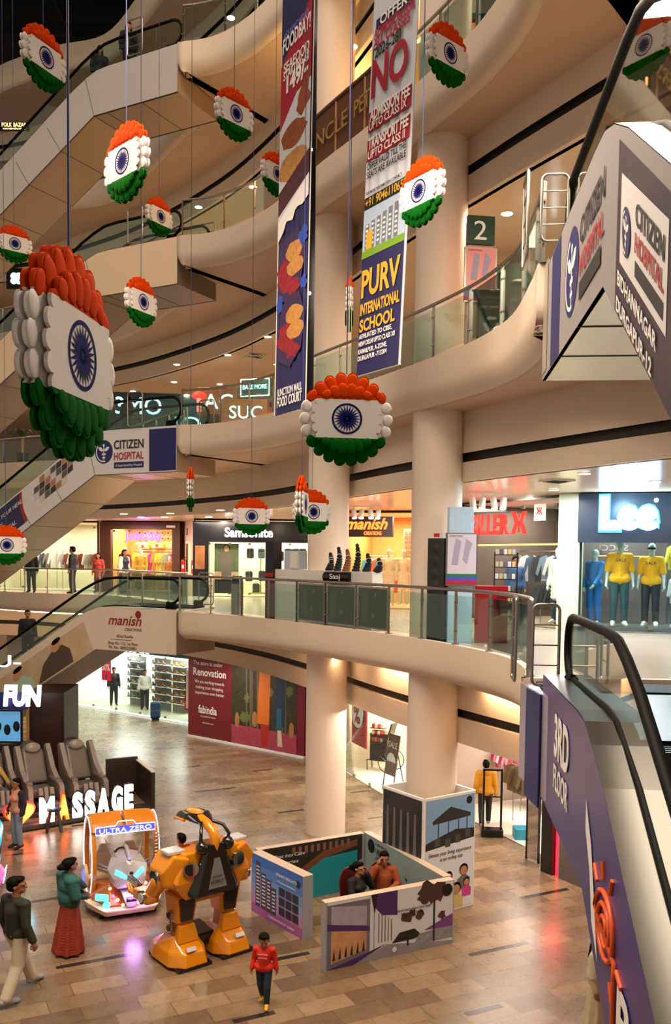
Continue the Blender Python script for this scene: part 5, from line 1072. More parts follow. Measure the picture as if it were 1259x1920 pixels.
t = board('orange play machine top beside the lit green sign', 516, 762, 30, .5, .45, mat('machine_orange', H('d8601c'), .4), 0, 'play_machine', 'game machine'); MB().box((0, .1, -.6), (.45, .4, .8), mat('machine_orange', H('d8601c'), .4)).build('cabinet', t); MB().box((0, -.06, .05), (.35, .02, .15), m_prn_k).build('screen', t)
t = thing('hanging_lantern', 'red neon lantern shape behind the second floor railing', 'sign', at(374, 742, Y=34.5)); MB().ell((0, 0, 0), (.28, .05, .16), m_neonred).cyl((0, 0, -.6), (0, 0, -.1), .09, n=10, m=emis('neon_rose', (1, .2, .2), .6)).build('glow_tube', t)
for px, py, l2 in ((14, 836, 'at the left edge of the second floor'), (38, 590 - 20, 'at the left edge of the third floor')):
    zz = 10.6 if py > 700 else 15.9
    p = at(px + 12, 868 if zz < 12 else 585, zz); p.y += 1.0; t = thing('potted_palm', 'small palm in a dark pot ' + l2, 'plant', (p.x, p.y, zz)); MB().cyl((0, 0, 0), (0, 0, .5), .2, .28, n=16, m=m_blackp).build('pot', t); MB().cyl((0, 0, .5), (0, 0, 1.1), .05, .035, n=8, m=m_tanw).build('trunk', t); b = MB(); ml = mat('palm_leaf', H('2c4a20'), .6)
    for k in range(11):
        a = 2 * PI * k / 11; d = V((math.cos(a), math.sin(a), 0)); sd = V((-d.y, d.x, 0)); pr = None
        for j in range(6):
            f = j / 5; c = V((0, 0, 1.1)) + d * .75 * f + V((0, 0, .4 * math.sin(f * 2.6) - .1 * f)); w_ = .07 * math.sin(PI * (f * .85 + .12)); cur = [c - sd * w_, c + sd * w_]
            if pr: b.add([pr[0], pr[1], cur[1], cur[0]], [(0, 1, 2, 3)], ml)
            pr = cur
    b.build('fronds', t)
# waste bins and green board at the right of the second floor
for k, (x, y, w_, l2) in enumerate(((3.15, 15.95, 'WET WASTE', 'right'), (2.7, 16.45, 'DRY WASTE', 'left'))):
    t = thing('waste_bin', 'dark green waste bin with white recycling mark, %s one of the second floor pair' % l2, 'bin', (x, y, 10.6), math.radians(-5)); mg = mat('bin_green', H('12291c'), .4); MB().box((0, 0, .45), (.5, .4, .9), mg).build('body', t, bevel=.03); MB().cyl((-.22, 0, .9), (.22, 0, .9), .2, n=20, m=mg).build('lid', t)
    text_mesh(w_, (-.2, -.205, .72), (1, 0, 0), (0, 0, 1), .07, m_prn_w, 'lettering', t, depth=.002, width=.4); b = MB()
    for a in (90, 210, 330):
        r = math.radians(a); c = V((.1 * math.cos(r), -.207, .45 + .1 * math.sin(r))); tg = V((-math.sin(r), 0, math.cos(r))); rd = V((math.cos(r), 0, math.sin(r))); b.add([c - tg * .08 - rd * .025, c + tg * .03 - rd * .025, c + tg * .03 - rd * .05, c + tg * .09, c + tg * .03 + rd * .05, c + tg * .03 + rd * .025, c - tg * .08 + rd * .025], [list(range(7))], m_prn_w)
    b.build('recycling_mark', t)
t = board('deep green shop front with white and yellow marks behind the waste bins', 955, 560, 20.5, 2.6, 1.5, mat('front_green', H('0f3e30'), .4), -20); MB().ell((.2, -.06, .2), (.2, .02, .2), m_prn_w).ell((.2, -.075, .2), (.1, .02, .1), mat('mark_blue', H('2a4a70'), .4)).build('round_mark', t); MB().ell((-.35, -.06, -.05), (.13, .02, .16), m_yel).build('yellow_mark', t); MB().box((.95, -.06, .1), (.12, .02, 1.1), emis('strip_pale', (.6, .85, 1), 1.2)).build('light_strip', t)
# ---------------------------------------------------------------- third floor pancake counter
path = [p for p in offs(EDGE_R, .05) if -.82 < p.x < 1.12]; m_wd = mat('counter_wood', H('5a3214'), .45, noise=.3, nscale=4)
t = thing('wooden_parapet', 'dark wooden panelled parapet with gold lettering between the hanging banners', 'parapet', (0, 0, 0)); b = MB(); z3 = 15.96
b.ribbon(L3(path, z3), L3(path, z3 + 1.12), m_wd, True); pi_ = offs(path, .06); b.ribbon(L3(pi_, z3), L3(pi_, z3 + 1.12), m_wd, True); b.ribbon(L3(path, z3 + 1.12), L3(pi_, z3 + 1.12), m_wd); b.build('panelling', t)
b = MB(); b.tube(L3(path, z3 + 1.16), .045, 8, m_wd); [b.box((p.x, p.y, z3 + .56), (.05, .05, 1.1), m_tanw) for p in path[::3]]; b.build('cap_rail', t)
p0, p1 = path[0], path[-1]; mid = path[len(path) // 2]
for w_, i0, i1 in (('UNCLE', 0, 5), ("PETER'S", 5, 10), ('PANCAKES', 10, 15)):
    a_, c_ = path[min(i0, len(path) - 1)], path[min(i1, len(path) - 1)]; d = (c_ - a_); 
    if d.length > .1: text_mesh(w_, V((a_.x, a_.y, z3 + .38)) + d.normalized() * .06 + V((d.y, -d.x, 0)).normalized() * .05, d, (0, 0, 1), .5, mat('gold_letter', H('a88448'), .4, .3), 'lettering', t, depth=.02, width=d.length * .86)
p = at(640, 150, Y=25.5); t = thing('curved_booth', 'glowing yellow curved booth wall inside the pancake counter', 'booth', (p.x, p.y, 15.9)); b = MB(); b.cyl((0, 0, 0), (0, 0, 3.2), .75, n=32, m=mat('booth_yellow', H('d88a10'), .5), cap=False); b.build('curved_wall', t); MB().cyl((0, 0, 0), (0, 0, 1.3), .8, n=32, m=m_wd).build('base', t)
b = MB(); b.strip([(-2.4, 29), (0, 28), (2.6, 25), (3.6, 21)], 15.9, 19.2, mat('orange_wall', H('b06010'), .5, noise=.2)); struct(b.build('wall_booth')); point(p.x - .2, p.y - 1.6, 18.3, 120, (1, .65, .25), .2); point(1.6, 20.5, 18.4, 60, (1, .65, .3), .2)
b = MB()
q = thing('wall_mural', 'teal and pink map board with orange top behind the third floor railing', 'sign', at(885, 12, Y=19)); MB().box((0, 0, .2), (.9, .06, .9), m_prn_w).build('board', q); MB().box((0, -.035, -.2), (.9, .01, .1), mat('stripe_teal', H('2a8a80'), .4)).build('teal_stripe', q); MB().box((0, -.035, -.3), (.9, .01, .08), m_red).build('red_stripe', q)
# ---------------------------------------------------------------- prints and cladding of the near escalators
t, W3, h, vv = ER2; L1 = 4.35; sl = .63; bz = V((0, 0, 1)); out = -vv
def E2(u, q): return W3(u, -.004, q - max(0, u - L1 + .35) * sl)
b = MB(); b.add([E2(.75, -.1), E2(.75, -1.41), E2(1.45, -1.41), E2(1.45, -.1)], [(0, 1, 2, 3)], m_navy); b.build('blue_strip', t)
b = MB(); b.add([W3(0, -.006, .0), W3(0, -.006, -1.36), W3(.4, -.006, -1.36), W3(.4, -.006, 0)], [(0, 1, 2, 3)], MATS['mirror_steel']); b.build('steel_end', t)
a = Art(E2(1.75, -1.3), h * 2.2, V((0, 0, 1.2)), t); hospital_logo(a, .24, .44, .2); a.text('CITIZEN', .48, .52, .34, m_prn_k, .55, bold=.02); a.text('HOSPITAL', .48, .27, .28, MATS['print_crimson'], .55, bold=.02); a.rect(.48, .08, .98, .22, m_prn_k); a.done('caption_bar')
sh = (h - V((0, 0, sl))).normalized(); b = MB()
b.add([E2(4.55, -.12), E2(4.55, -1.41), E2(13, -1.41), E2(13, -.22)], [(0, 1, 2, 3)], mat('aubergine_print', H('241a33'), .4)); b.build('violet_banner', t)
b = MB(); n2 = out * .003; b.add([E2(4.7, -.34) + n2, E2(4.7, -1.0) + n2, E2(6.15, -1.0) + n2, E2(6.15, -.3) + n2], [(0, 1, 2, 3)], m_wht); b.build('white_card', t)
def T2(s_, u, q, sz, m, wd, **k): text_mesh(s_, E2(u, q) + out * .006, sh, bz, sz, m, 'lettering', t, depth=.002, width=wd, **k)
a = Art(E2(4.76, -.94), sh * .5, V((0, 0, .54)), t); a.k = 8; hospital_logo(a, .42, .42, .36)
T2('CITIZEN', 5.25, -.57, .22, m_prn_k, .98, bold=.02); T2('HOSPITAL', 5.25, -.76, .19, MATS['print_crimson'], .98, bold=.02)
b = MB(); b.add([E2(5.25, -.82) + out * .006, E2(5.25, -.93) + out * .006, E2(6.08, -.93) + out * .006, E2(6.08, -.82) + out * .006], [(0, 1, 2, 3)], m_prn_k); b.build('caption_bar', t)
T2('BIDHANNAGAR', 4.68, -1.17, .15, m_prn_w, 1.5, bold=.02); T2('DURGAPUR-12', 4.66, -1.37, .15, m_prn_w, 1.4, bold=.02)
T2('AT', 6.35, -.6, .26, m_prn_w, .4, bold=.02); T2('we turn worries', 6.4, -.95, .14, m_prn_w, 1.2); T2('into smiles', 6.4, -1.12, .14, m_prn_w, .8); T2('healthy life starts', 6.4, -1.3, .14, m_prn_w, 1.3)
t, W3, h, vv = ER1; L1 = 4.05; sl = .52; out = -vv
def E1_(u, q): return W3(u, -.004, q - max(0, u - L1 + .3) * sl) + out * .004
def T1(s_, u, q, sz, m, wd, nm='lettering', **k): text_mesh(s_, E1_(u, q), h, bz, sz, m, nm, t, depth=.002, width=wd, **k)
T1('3RD', 1.75, -.5, .62, m_prn_w, 1.05, bold=.03); T1('FLOOR', 1.75, -.86, .36, m_prn_w, 1.05, bold=.02)
b = MB(); b.add([E1_(3.85, -.4), E1_(4.15, -.55), E1_(4.55, -1.15), E1_(4.25, -1.1), E1_(4.1, -.8), E1_(3.85, -.65)], [(0, 1, 2, 3, 4, 5)], m_prn_w); b.build('white_mark', t)
b = MB(); c = E1_(4.83, -.62); m_os = mat('sun_orange', H('d8541c'), .45); pts = []
for k in range(40):
    r = .045 + .19 * k / 39; a_ = k * .4; pts.append(c + h * (r * math.cos(a_) * 1.7) + bz * (r * math.sin(a_) * 1.2) + out * .004)
pts += [c + h * .4 + bz * (-.1 - .09 * j) + out * .004 for j in range(6)]
b.tube(pts, .022, 6, m_os)
for k in range(5): a_ = math.radians(70 + 33 * k) if k < 3 else math.radians(-20 - 40 * (k - 3)); d = h * math.cos(a_) * 1.7 + bz * math.sin(a_) * 1.2; b.tube([c + d * .29, c + d * .33, c + d * .4], .02, 6, m_os)
b.build('sun_emblem', t); T1('B', 5.35, -.95, .6, m_prn_w, .45, bold=.03)
t = thing('landing_cladding', 'silver box end of the first floor deck with hanging blue cloth strip', 'cladding', (0, 0, 0)); b = MB(); b.prism([(2.42, 11.72), (2.5, 10.15), (2.6, 10.15), (2.6, 11.72)], (0, 0, 4.08), (1, 0, 0), (0, 1, 0), 1.22, mat('satin_panel', H('a89db0'), .3, .4)); b.build('box', t); b = MB(); b.box((2.435, 11.0, 4.62), (.02, .62, 1.36), m_navy, math.radians(3)); b.build('blue_cloth', t)
# lower left escalator print: portraits and the cream shop notice
t, W3, h, vv = ESC[1]; L1 = 3.45; sl = .56
a = Art(W3(3.3, -.004, -1.25), -h * 3.25, V((0, 0, 1.28)), t); m_ms = mat('print_maroon2', H('8c1420'), .5); a.text('manish', .22, .60, .42, m_ms, .40, shear=.3, bold=.015); a.text('CREATIONS', .42, .47, .12, m_prn_k, .2); a.text('#DusThanKe', .32, .30, .13, m_prn_k, .2); a.rect(.24, .245, .5, .255, m_prn_k); a.disc(.58, .86, .035, m_ms); a.done(); a.text('Shop No. 113, 1st Floor', .22, .13, .13, m_prn_k, .36); a.text('Ph. No. 0883220801', .23, .03, .12, m_prn_k, .33)
def S1(u, q): return W3(u, -.004, q - max(0, u - L1 + .3) * sl) - vv * .003
b = MB(); b.add([S1(3.6, -.2), S1(3.2, -1.27), S1(12, -1.27), S1(12, -.2)], [(0, 1, 2, 3)], mat('portrait_backdrop', H('c2a482'), .5, noise=.3, nscale=1.6)); b.build('portrait_print', t)
def blobp(pts, m, k, nm): b = MB(); b.add([S1(u, q) - vv * .0015 * k for u, q in pts], [list(range(len(pts)))], m); b.build(nm, t)
fl = mat('floral_shirt', H('4a3c2c'), .6, noise=.9, nscale=18); gs = mat('mint_shirt', H('a8ccac'), .6); sk = mat('portrait_skin', H('c08a60'), .6); bl = mat('portrait_blue', H('4c5a70'), .6)
def oval(u, q, ru, rq): return [(u + ru * math.cos(a), q + rq * math.sin(a)) for a in [2 * PI * k / 16 for k in range(16)]]
blobp([(4.0, -1.24), (5.5, -1.24), (5.3, -.7), (4.9, -.45), (4.5, -.45), (4.15, -.75)], fl, 1, 'printed_person'); blobp(oval(4.75, -.36, .19, .2), sk, 2, 'printed_face'); blobp(oval(4.75, -.22, .19, .09), HAIR, 3, 'printed_hair')
blobp([(5.6, -1.24), (7.2, -1.24), (7.0, -.8), (6.6, -.6), (6.2, -.6), (5.8, -.85)], gs, 1, 'printed_person'); blobp(oval(6.45, -.46, .2, .2), sk, 2, 'printed_face'); blobp(oval(6.45, -.3, .2, .09), HAIR, 3, 'printed_hair')
blobp([(7.1, -1.24), (8.3, -1.24), (8.1, -.9), (7.5, -.8)], bl, 1, 'printed_person'); blobp(oval(7.6, -.82, .18, .18), sk, 2, 'printed_face'); blobp(oval(7.6, -.68, .18, .09), HAIR, 3, 'printed_hair')

for px, py, z, l2, sz in ((480, 665, 13.9, 'square dark air vent in the second floor ceiling left of the food court banner', .75), (1045, 900, 8.45, 'square air vent in the ceiling before the blue lit jeans shop', .5)):
    p = at(px, py, z); t = thing('ceiling_vent', l2, 'vent', (p.x, p.y, z), .4); MB().box((0, 0, -.015), (sz, sz, .03), m_rim).build('frame', t)
    for k in range(3): q = sz * (.8 - .25 * k) / 2; MB().tube([(-q, -q, -.035), (q, -q, -.035), (q, q, -.035), (-q, q, -.035)], .014, 4, m_dark, closed=True).build('louvre', t)
t = board('small golden lettered shop sign in the dark at the upper left edge', 28, 238, 38, 1.2, .3, m_blackp, 0); text_mesh('FOLK BAZAR', (-.5, -.06, -.02), (1, 0, 0), (0, 0, 1), .22, emis('gold_glow', (1, .7, .3), 1.2), 'lettering', t, depth=.02, width=1.0); text_mesh('HANDICRAFTS', (-.45, -.06, -.13), (1, 0, 0), (0, 0, 1), .08, MATS['gold_glow'], 'lettering', t, depth=.02, width=.9)
t = board('small square lit shop sign with white flower at the left edge of the third floor', 32, 523, 36, .8, .8, m_blackp, 0)
for k in range(4): a_ = PI / 4 + k * PI / 2; MB().ell((.13 * math.cos(a_), -.07, .13 * math.sin(a_)), (.13, .02, .13), m_neonc if k % 2 else emis('soft_white', (1, .95, .9), 1.2)).build('petal_light', t)
p = at(586, 300, Y=17.2); t = thing('banner_pole', 'black vertical pole along the right edge of the food court banner', 'pole', (p.x, p.y, 9.8)); MB().box((0, 0, 5.5), (.14, .1, 11), m_blackp).build('shaft', t)
for z in (2.0, 4.6): MB().ell((-.02, -.06, z), (.03, .03, .03), m_disc).build('small_lamp', t)
# ---------------------------------------------------------------- ground floor shops
# shoe shop at the back left
z0 = 0
g1 = Shop((-12.3, 41.9), (-5.75, 36.9), 0, 3.2, 4.0, mat('mint_white_wall', H('dfe6da'), .5), 260, (.93, 1, .93), mat('shop_floor_pale', H('bcb9a0'), .3))
t = thing('shop_fascia', 'deep green sign board with white lettering over the shoe shop', 'shop sign', (0, 0, 0)); g1.panel('board', 0, 8.2, 2.72, 3.2, -.12, mat('sign_teal', H('0f5a4c'), .4), .12, t); g1.text('BEAR', 4.1, 2.78, .42, emis('sign_white', (1, .98, 1), 1.4), -.2, 1.6, parent=t, bold=.04); g1.panel('light_line', 0, 8.2, 2.68, 2.73, -.1, emis('mint_line', (.8, 1, .9), 1.2), .05, t)
g1.glass(.1, 8.1, .08, 2.66, 0, 5, 'frameless glass front of the shoe shop'); tag(g1.panel('light_strip', 0, 8.2, .02, .07, -.03, emis('mint_line', (.8, 1, .9), 1.2), .04), 'glowing pale strip along the foot of the shoe shop glass', 'lamp')
def shoe_mb(m):
    b = MB(); b.cap((0, -.09, .03), (0, .09, .035), .034, .038, m, n=10); b.cap((0, .09, .05), (0, .1, .085), .036, .034, m, n=10); b.box((0, 0, .008), (.075, .28, .016), m_blackp); return b
SH = {}
def shoe(p, rz, c, lab, grp):
    if c not in SH: o = shoe_mb(mat('leather_' + c, H(c), .45)).build('shoe'); SH[c] = o.data
    else: o = bpy.data.objects.new('shoe', SH[c]); COL.objects.link(o)
    o.location = p; o.rotation_euler = (0, 0, rz); o.scale = (1.25, 1.25, 1.4); tag(o, lab, 'shoe', grp); return o
for k, (u0, nm_, cols) in enumerate(((3.9, 'left', ('8a4a1c', 'b0682c', '4c2c18')), (5.1, 'middle', ('c87828', 'a85c20', 'd08a3c')), (2.2, 'far left', ('d8d4cc', '8c8c8c', '3c3c40')), (6.9, 'right', ('5a5a5c', '2c2c30', 'c4c4c0')))):
    t = thing('shoe_shelf', 'white stepped shoe shelf, %s one of the four in the shoe shop' % nm_, 'shelf', g1.P(u0 + .5, 1.5, 0), g1.rz, 'shoe shelves'); MB().box((0, .25, 1.15), (1.1, .04, 2.3), mat('shelf_grey', H('77776f'), .5)).build('back_board', t)
    for r in range(6):
        MB().box((0, .02, .42 + r * .33), (1.06, .32, .02), m_prn_w).build('board', t)
        for q in range(3): shoe(g1.P(u0 + .18 + q * .33, 1.5, .435 + r * .33), g1.rz + 1.2, cols[(q + r) % 3], '%s shoe on the %s shelf of the shoe shop' % ({'8': 'brown', 'b': 'tan', '4': 'dark brown', 'c': 'orange tan', 'a': 'rust brown', 'd': 'pale', '3': 'charcoal', '5': 'grey', '2': 'black'}[cols[(q + r) % 3][0]], nm_), 'shoes on the %s shelf' % nm_)
t = thing('sale_poster', 'pink sale poster with white half price lettering hanging in the shoe shop glass', 'poster', g1.P(2.75, -.1, 1.45), g1.rz); MB().box((0, 0, .45), (.62, .02, 1.1), mat('hot_pink', H('d8204a'), .4)).build('sheet', t); text_mesh('SALE', (-.24, -.015, .78), (1, 0, 0), (0, 0, 1), .2, m_prn_w, 'lettering', t, depth=.002, width=.48); text_mesh('50%', (-.27, -.015, .35), (1, 0, 0), (0, 0, 1), .42, m_prn_w, 'lettering', t, depth=.002, width=.54, bold=.02); MB().ell((0, -.015, .08), (.08, .006, .1), mat('sign_teal', H('0f5a4c'), .4)).build('green_mark', t)
p = at(292, 1350, 0); t = thing('travel_bag', 'blue travel backpack standing at the shoe shop entrance', 'bag', (p.x, p.y, 0), .3); mb_ = mat('bag_blue', H('1e4a6a'), .6); MB().box((0, 0, .42), (.42, .28, .72), mb_).build('body', t, bevel=.09, seg=3); MB().box((0, -.17, .3), (.32, .1, .32), mb_).build('pocket', t, bevel=.04); MB().tube([(-.08, 0, .78), (-.06, 0, .9), (.06, 0, .9), (.08, 0, .78)], .015, 6, m_blackp).build('handle', t); MB().box((0, 0, .03), (.3, .2, .06), m_blackp).build('base', t)
for pl_ in ([(-5.75, 36.8), (-5.64, 34.8)], [(-16, 44), (-12.4, 42)], [(-.95, 30.85), (.15, 29.7)], [(2.1, 24.7), (3.1, 24.95)]): struct(MB().strip(pl_, 0, 3.2, m_wall).build('wall_shop'))
extinguisher(-5.95, 36.2, .75, 'red fire extinguisher at the right end of the shoe shop'); t = thing('wall_box', 'tall grey wall cabinet with dark door left of the maroon hoarding', 'cabinet', (-5.8, 35.6, 1.0), math.radians(-85)); MB().box((0, 0, .7), (.6, .1, 1.5), m_rim).build('frame', t); MB().box((0, -.06, .7), (.4, .03, 1.3), m_blackp).build('door', t)
# maroon hoarding
A_, B_ = V((-5.6, 34.6, 0)), V((-1.0, 30.9, 0)); U = B_ - A_; Lh = U.length; un = U / Lh; nb = V((un.y, -un.x, 0))
t = thing('hoarding', 'maroon renovation hoarding with garden picture at the back of the ground floor', 'hoarding', (0, 0, 0)); m_mar = mat('hoarding_maroon', H('6e1224'), .5)
b = MB(); b.prism([(0, 0), (Lh, 0), (Lh, .08), (0, .08)], A_ - nb * .04, un, (0, 0, 1), .12, m_prn_w) ; b.build('skirting', t)
b = MB(); b.prism([(0, .08), (Lh, .08), (Lh, 3.2), (0, 3.2)], A_ - nb * .04, un, (0, 0, 1), .07, m_mar); b.build('board', t)
art = Art(A_ + nb * .035, U, (0, 0, 3.2), t); art.rect(.40, .03, .94, 1, mat('garden_photo', H('33301c'), .5, noise=1.0, nscale=5)); art.rect(.40, .03, .94, .24, mat('petal_carpet', H('a03a50'), .6, noise=.6, nscale=14))
rnd = random.Random(4)
for k in range(16): u = .42 + rnd.random() * .5; art.poly([(u, .24), (u + .01, .24), (u + .006, .95), (u - .004, .95)], mat('garden_trunk', H('6a5a44'), .6)) if k % 2 else art.disc(u, .3 + rnd.random() * .5, .025, mat('garden_leaf', H('5c6a30'), .6), jit=.4)
art.poly([(.62, .3), (.72, .28), (.73, .95), (.64, .98)], mat('cloth_saffron', H('d06a1c'), .6)); art.poly([(.66, .05), (.71, .05), (.72, .3), (.65, .3)], mat('cloth_red_photo', H('a8241c'), .6)); art.poly([(.76, .3), (.85, .3), (.85, .95), (.77, .95)], mat('cloth_navy_photo', H('1c2c48'), .6)); art.poly([(.78, .25), (.82, .25), (.82, .5), (.78, .5)], mat('cloth_teal_photo', H('1f5a70'), .6)); art.poly([(.79, .08), (.83, .08), (.82, .26), (.79, .26)], mat('cloth_pale_photo', H('c9b8a4'), .6))
for u, v in ((.45, .3), (.9, .28), (.6, .34)): art.disc(u, v, .02, mat('pot_photo', H('a07040'), .5), rv=.09)
art.done()
for tx, u, v, sz, wd, bo in (('The store is under', .05, .88, .22, .27, 0), ('Renovation', .05, .755, .4, .3, .02), ('We are working towards', .065, .665, .17, .27, 0), ('making your shopping', .075, .60, .17, .25, 0), ('experience even better.', .07, .535, .17, .27, 0), ('fabindia', .10, .31, .42, .17, .02), ('CELEBRATE INDIA', .12, .265, .07, .14, 0), ('fabindia.com', .14, .19, .08, .1, 0)): art.text(tx, u, v, sz, m_prn_w, wd, bold=bo)
# cart shop between the columns
g2 = Shop((.2, 29.5), (2.0, 24.8), 0, 3.2, 4.2, m_creamw, 260, NEUT, mat('shop_floor_white', H('e0d8c8'), .3)); g2.glass(.05, 5.0, .03, 3.1, 0, 4, 'tall glass front of the cart shop between the columns')
t = thing('sale_board', 'red wall board with big white percent circle in the cart shop', 'poster', (0, 0, 0)); g2.panel('board', .2, 1.4, .9, 3.0, .35, m_red, .05, t); b = MB(); q = g2.P(.75, .3, 1.95); b.cyl(q, q - g2.n * .01, .48, n=24, m=m_prn_w); b.build('circle', t); g2.text('%', .5, 1.62, .8, m_red, .27, .5, parent=t, depth=.004)
p = V((1.55, 29.3, 0)); t = thing('display_cart', 'black display cart with spoked wheels, carrying small boxes in the glass shop', 'cart', p, math.radians(-25))
for y in (-.3, .3):
    b = MB(); b.tube([(.35 + .33 * math.cos(2 * PI * k / 20), y, .34 + .33 * math.sin(2 * PI * k / 20)) for k in range(20)], .018, 6, m_blackp, closed=True)
    for k in range(10): a = 2 * PI * k / 10; b.cyl((.35, y, .34), (.35 + .32 * math.cos(a), y, .34 + .32 * math.sin(a)), .005, n=4, m=m_steel)
    b.build('wheel', t)
MB().box((0, 0, .8), (.6, .5, .9), m_blackp).build('case', t); MB().bar((.1, 0, .4), (.45, 0, 1.6), .5, .05, m_blackp).build('back_board', t); MB().tube([(-.4, -.2, 0), (-.42, -.2, .35), (-.1, -.2, .4)], .02, 6, m_blackp).tube([(-.4, .2, 0), (-.42, .2, .35), (-.1, .2, .4)], .02, 6, m_blackp).build('stand', t)
for r in range(3): b = MB(); [b.box((-.2 + q * .1, -.15, 1.0 + r * .22 + .05), (.08, .2, .13), cloth(('c8502c', 'd8c8a0', 'a02830', 'e0e0d8')[(q + r) % 4])) for q in range(4)]; b.build('goods_row', t); MB().box((-.05, -.15, .98 + r * .22), (.5, .26, .02), m_blackp).build('tray', t)
p = at(742, 1478, 0); t = thing('easel_sign', 'brown a-frame sale board leaning beside the glass of the cart shop', 'sign', (2.05 - .35, 26.6, 0), math.radians(-62)); m_er = mat('easel_brown', H('5c1f18'), .5); MB().add([(-.3, -.05, .5), (.3, -.05, .5), (.3, .12, 1.7), (-.3, .12, 1.7), (-.3, -.02, .5), (.3, -.02, .5), (.3, .15, 1.7), (-.3, .15, 1.7)], [(0, 1, 2, 3), (7, 6, 5, 4), (0, 4, 5, 1), (1, 5, 6, 2), (2, 6, 7, 3), (3, 7, 4, 0)], m_er).build('board', t)
[MB().cyl((x, -.1, 0), (x * .8, .12, 1.7), .02, n=8, m=m_blackp).build('leg', t) for x in (-.3, .3)]; MB().cyl((0, .5, 0), (0, .12, 1.6), .02, n=8, m=m_blackp).build('leg', t)
text_mesh('SALE', (-.25, .055, 1.3), (1, 0, 0), (0, .14, 1), .26, m_prn_w, 'lettering', t, depth=.002, width=.5); text_mesh('60% OFF', (-.2, .01, .85), (1, 0, 0), (0, .14, 1), .16, m_red, 'lettering', t, depth=.002, width=.4, lift=.012); b = MB(); b.cyl((0, .01, .92), (0, .005, .92), .24, n=20, m=m_prn_w); b.build('round_label', t)
for k in range(3): t = thing('wall_shelf', 'white lit shelf with bottles, %s tier of the cart shop back wall' % ('low', 'middle', 'upper')[k], 'shelf', (0, 0, 0), 0, 'back shelves of the cart shop'); g2.panel('board', 1.6, 4.4, 1.2 + k * .5, 1.24 + k * .5, 3.4, m_prn_w, .35, t); b = MB(); [b.cyl(g2.P(1.7 + i * .2, 3.3, 1.24 + k * .5), g2.P(1.7 + i * .2, 3.3, 1.45 + k * .5), .05, n=8, m=m_blackp) for i in range(13)]; b.build('bottle_row', t)
# clothing shop at the right
g3 = Shop((3.15, 24.9), (5.75, 19.0), 0, 3.2, 5.5, mat('mauve_wall', H('b09a8c'), .6), 220, (1, .9, .8), mat('shop_floor_white', H('e0d8c8'), .3))
g3.rack(.15, 1.1, 1.75, 1.7, ['shirt'], [('c83a6a', 'pink top'), ('e0a0b0', 'pale pink top'), ('d8d0cc', 'white top')], 'of pink tops in the ground floor clothing shop', 'pink tops', 7); g3.rack(.3, 1.7, 1.7, 3.2, ['shirt'], [('d89a8a', 'peach top'), ('c98a7a', 'salmon top'), ('e8d8cc', 'cream top')], 'of peach tops in the ground floor clothing shop', 'peach tops', 8)
g3.rack(1.75, 2.6, 1.55, 1.0, ['shirt'], [('7c6a4a', 'khaki shirt'), ('6a5a40', 'olive brown shirt')], 'of khaki shirts by the entrance of the clothing shop', 'khaki shirts', 9)
t = thing('shop_table', 'black two tier table stacked with folded pale clothes in the clothing shop', 'table', g3.P(1.3, 2.4, 0), g3.rz); 
for z in (.45, .9): MB().box((0, 0, z), (1.6, .7, .04), m_blackp).build('tier', t)
for x in (-.75, .75):
    for y in (-.3, .3): MB().cyl((x, y, 0), (x, y, .9), .02, n=6, m=m_blackp).build('leg', t)
for i in range(5): MB().box((-.6 + i * .3, 0, .98), (.24, .4, .1), cloth(('d8b8b0', 'e8e0dc', 'c86a8a', 'b8a8a0', 'e0c8c0')[i])).build('folded_cloth', t, bevel=.02)
t = thing('security_gate', 'black security gate frame standing at the clothing shop entrance', 'security gate', (3.98, 22.35, 0), math.radians(-5)); 
for x in (-.22, .22): MB().box((x, 0, .85), (.05, .08, 1.7), m_blackp).build('upright', t)
MB().box((0, 0, 1.68), (.49, .08, .05), m_blackp).build('crossbar', t); MB().box((0, 0, 1.0), (.44, .05, .03), m_blackp).build('middle_bar', t); MB().box((0, 0, .1), (.55, .28, .2), m_blackp).build('foot', t, bevel=.02)
t = thing('entrance_post', 'glowing red vertical light post in black frame at the end of the clothing shop', 'lamp', (4.98, 19.55, 0), math.radians(-60)); MB().box((-.25, 0, 1.3), (.35, .3, 2.6), m_blackp).build('black_jamb', t); MB().box((0, 0, 1.25), (.11, .12, 2.5), emis('red_tube', (1, .02, .04), 1.2)).build('red_tube', t); MB().box((.5, .02, 1.3), (.8, .28, 2.6), mat('grey_jamb', H('56544e'), .5)).build('grey_panel', t); MB().box((.98, .02, 1.3), (.12, .2, 2.6), m_cw).build('white_edge', t)
point(4.75, 19.2, 1.3, 12, (1, .1, .1), .2)
t = thing('doorframe_stand', 'slim black mirror frame beside the turquoise box at the shop entrance', 'mirror', (4.6, 20.5, 0), math.radians(-60)); [MB().box((x, 0, .8), (.03, .05, 1.6), m_blackp).build('upright', t) for x in (-.2, .2)]; MB().box((0, 0, .8), (.37, .02, 1.5), mat('mirror', H('c8c8c8'), .05, 1.0)).build('mirror_glass', t)
p = at(1005, 1535, 0); t = tag(MB().box((0, 0, .14), (.5, .4, .28), mat('turquoise_box', H('1a8aa8'), .4)).build('storage_box', bevel=.02, loc=(4.75, 22.2, 0)), 'small turquoise box on the floor inside the clothing shop', 'box')
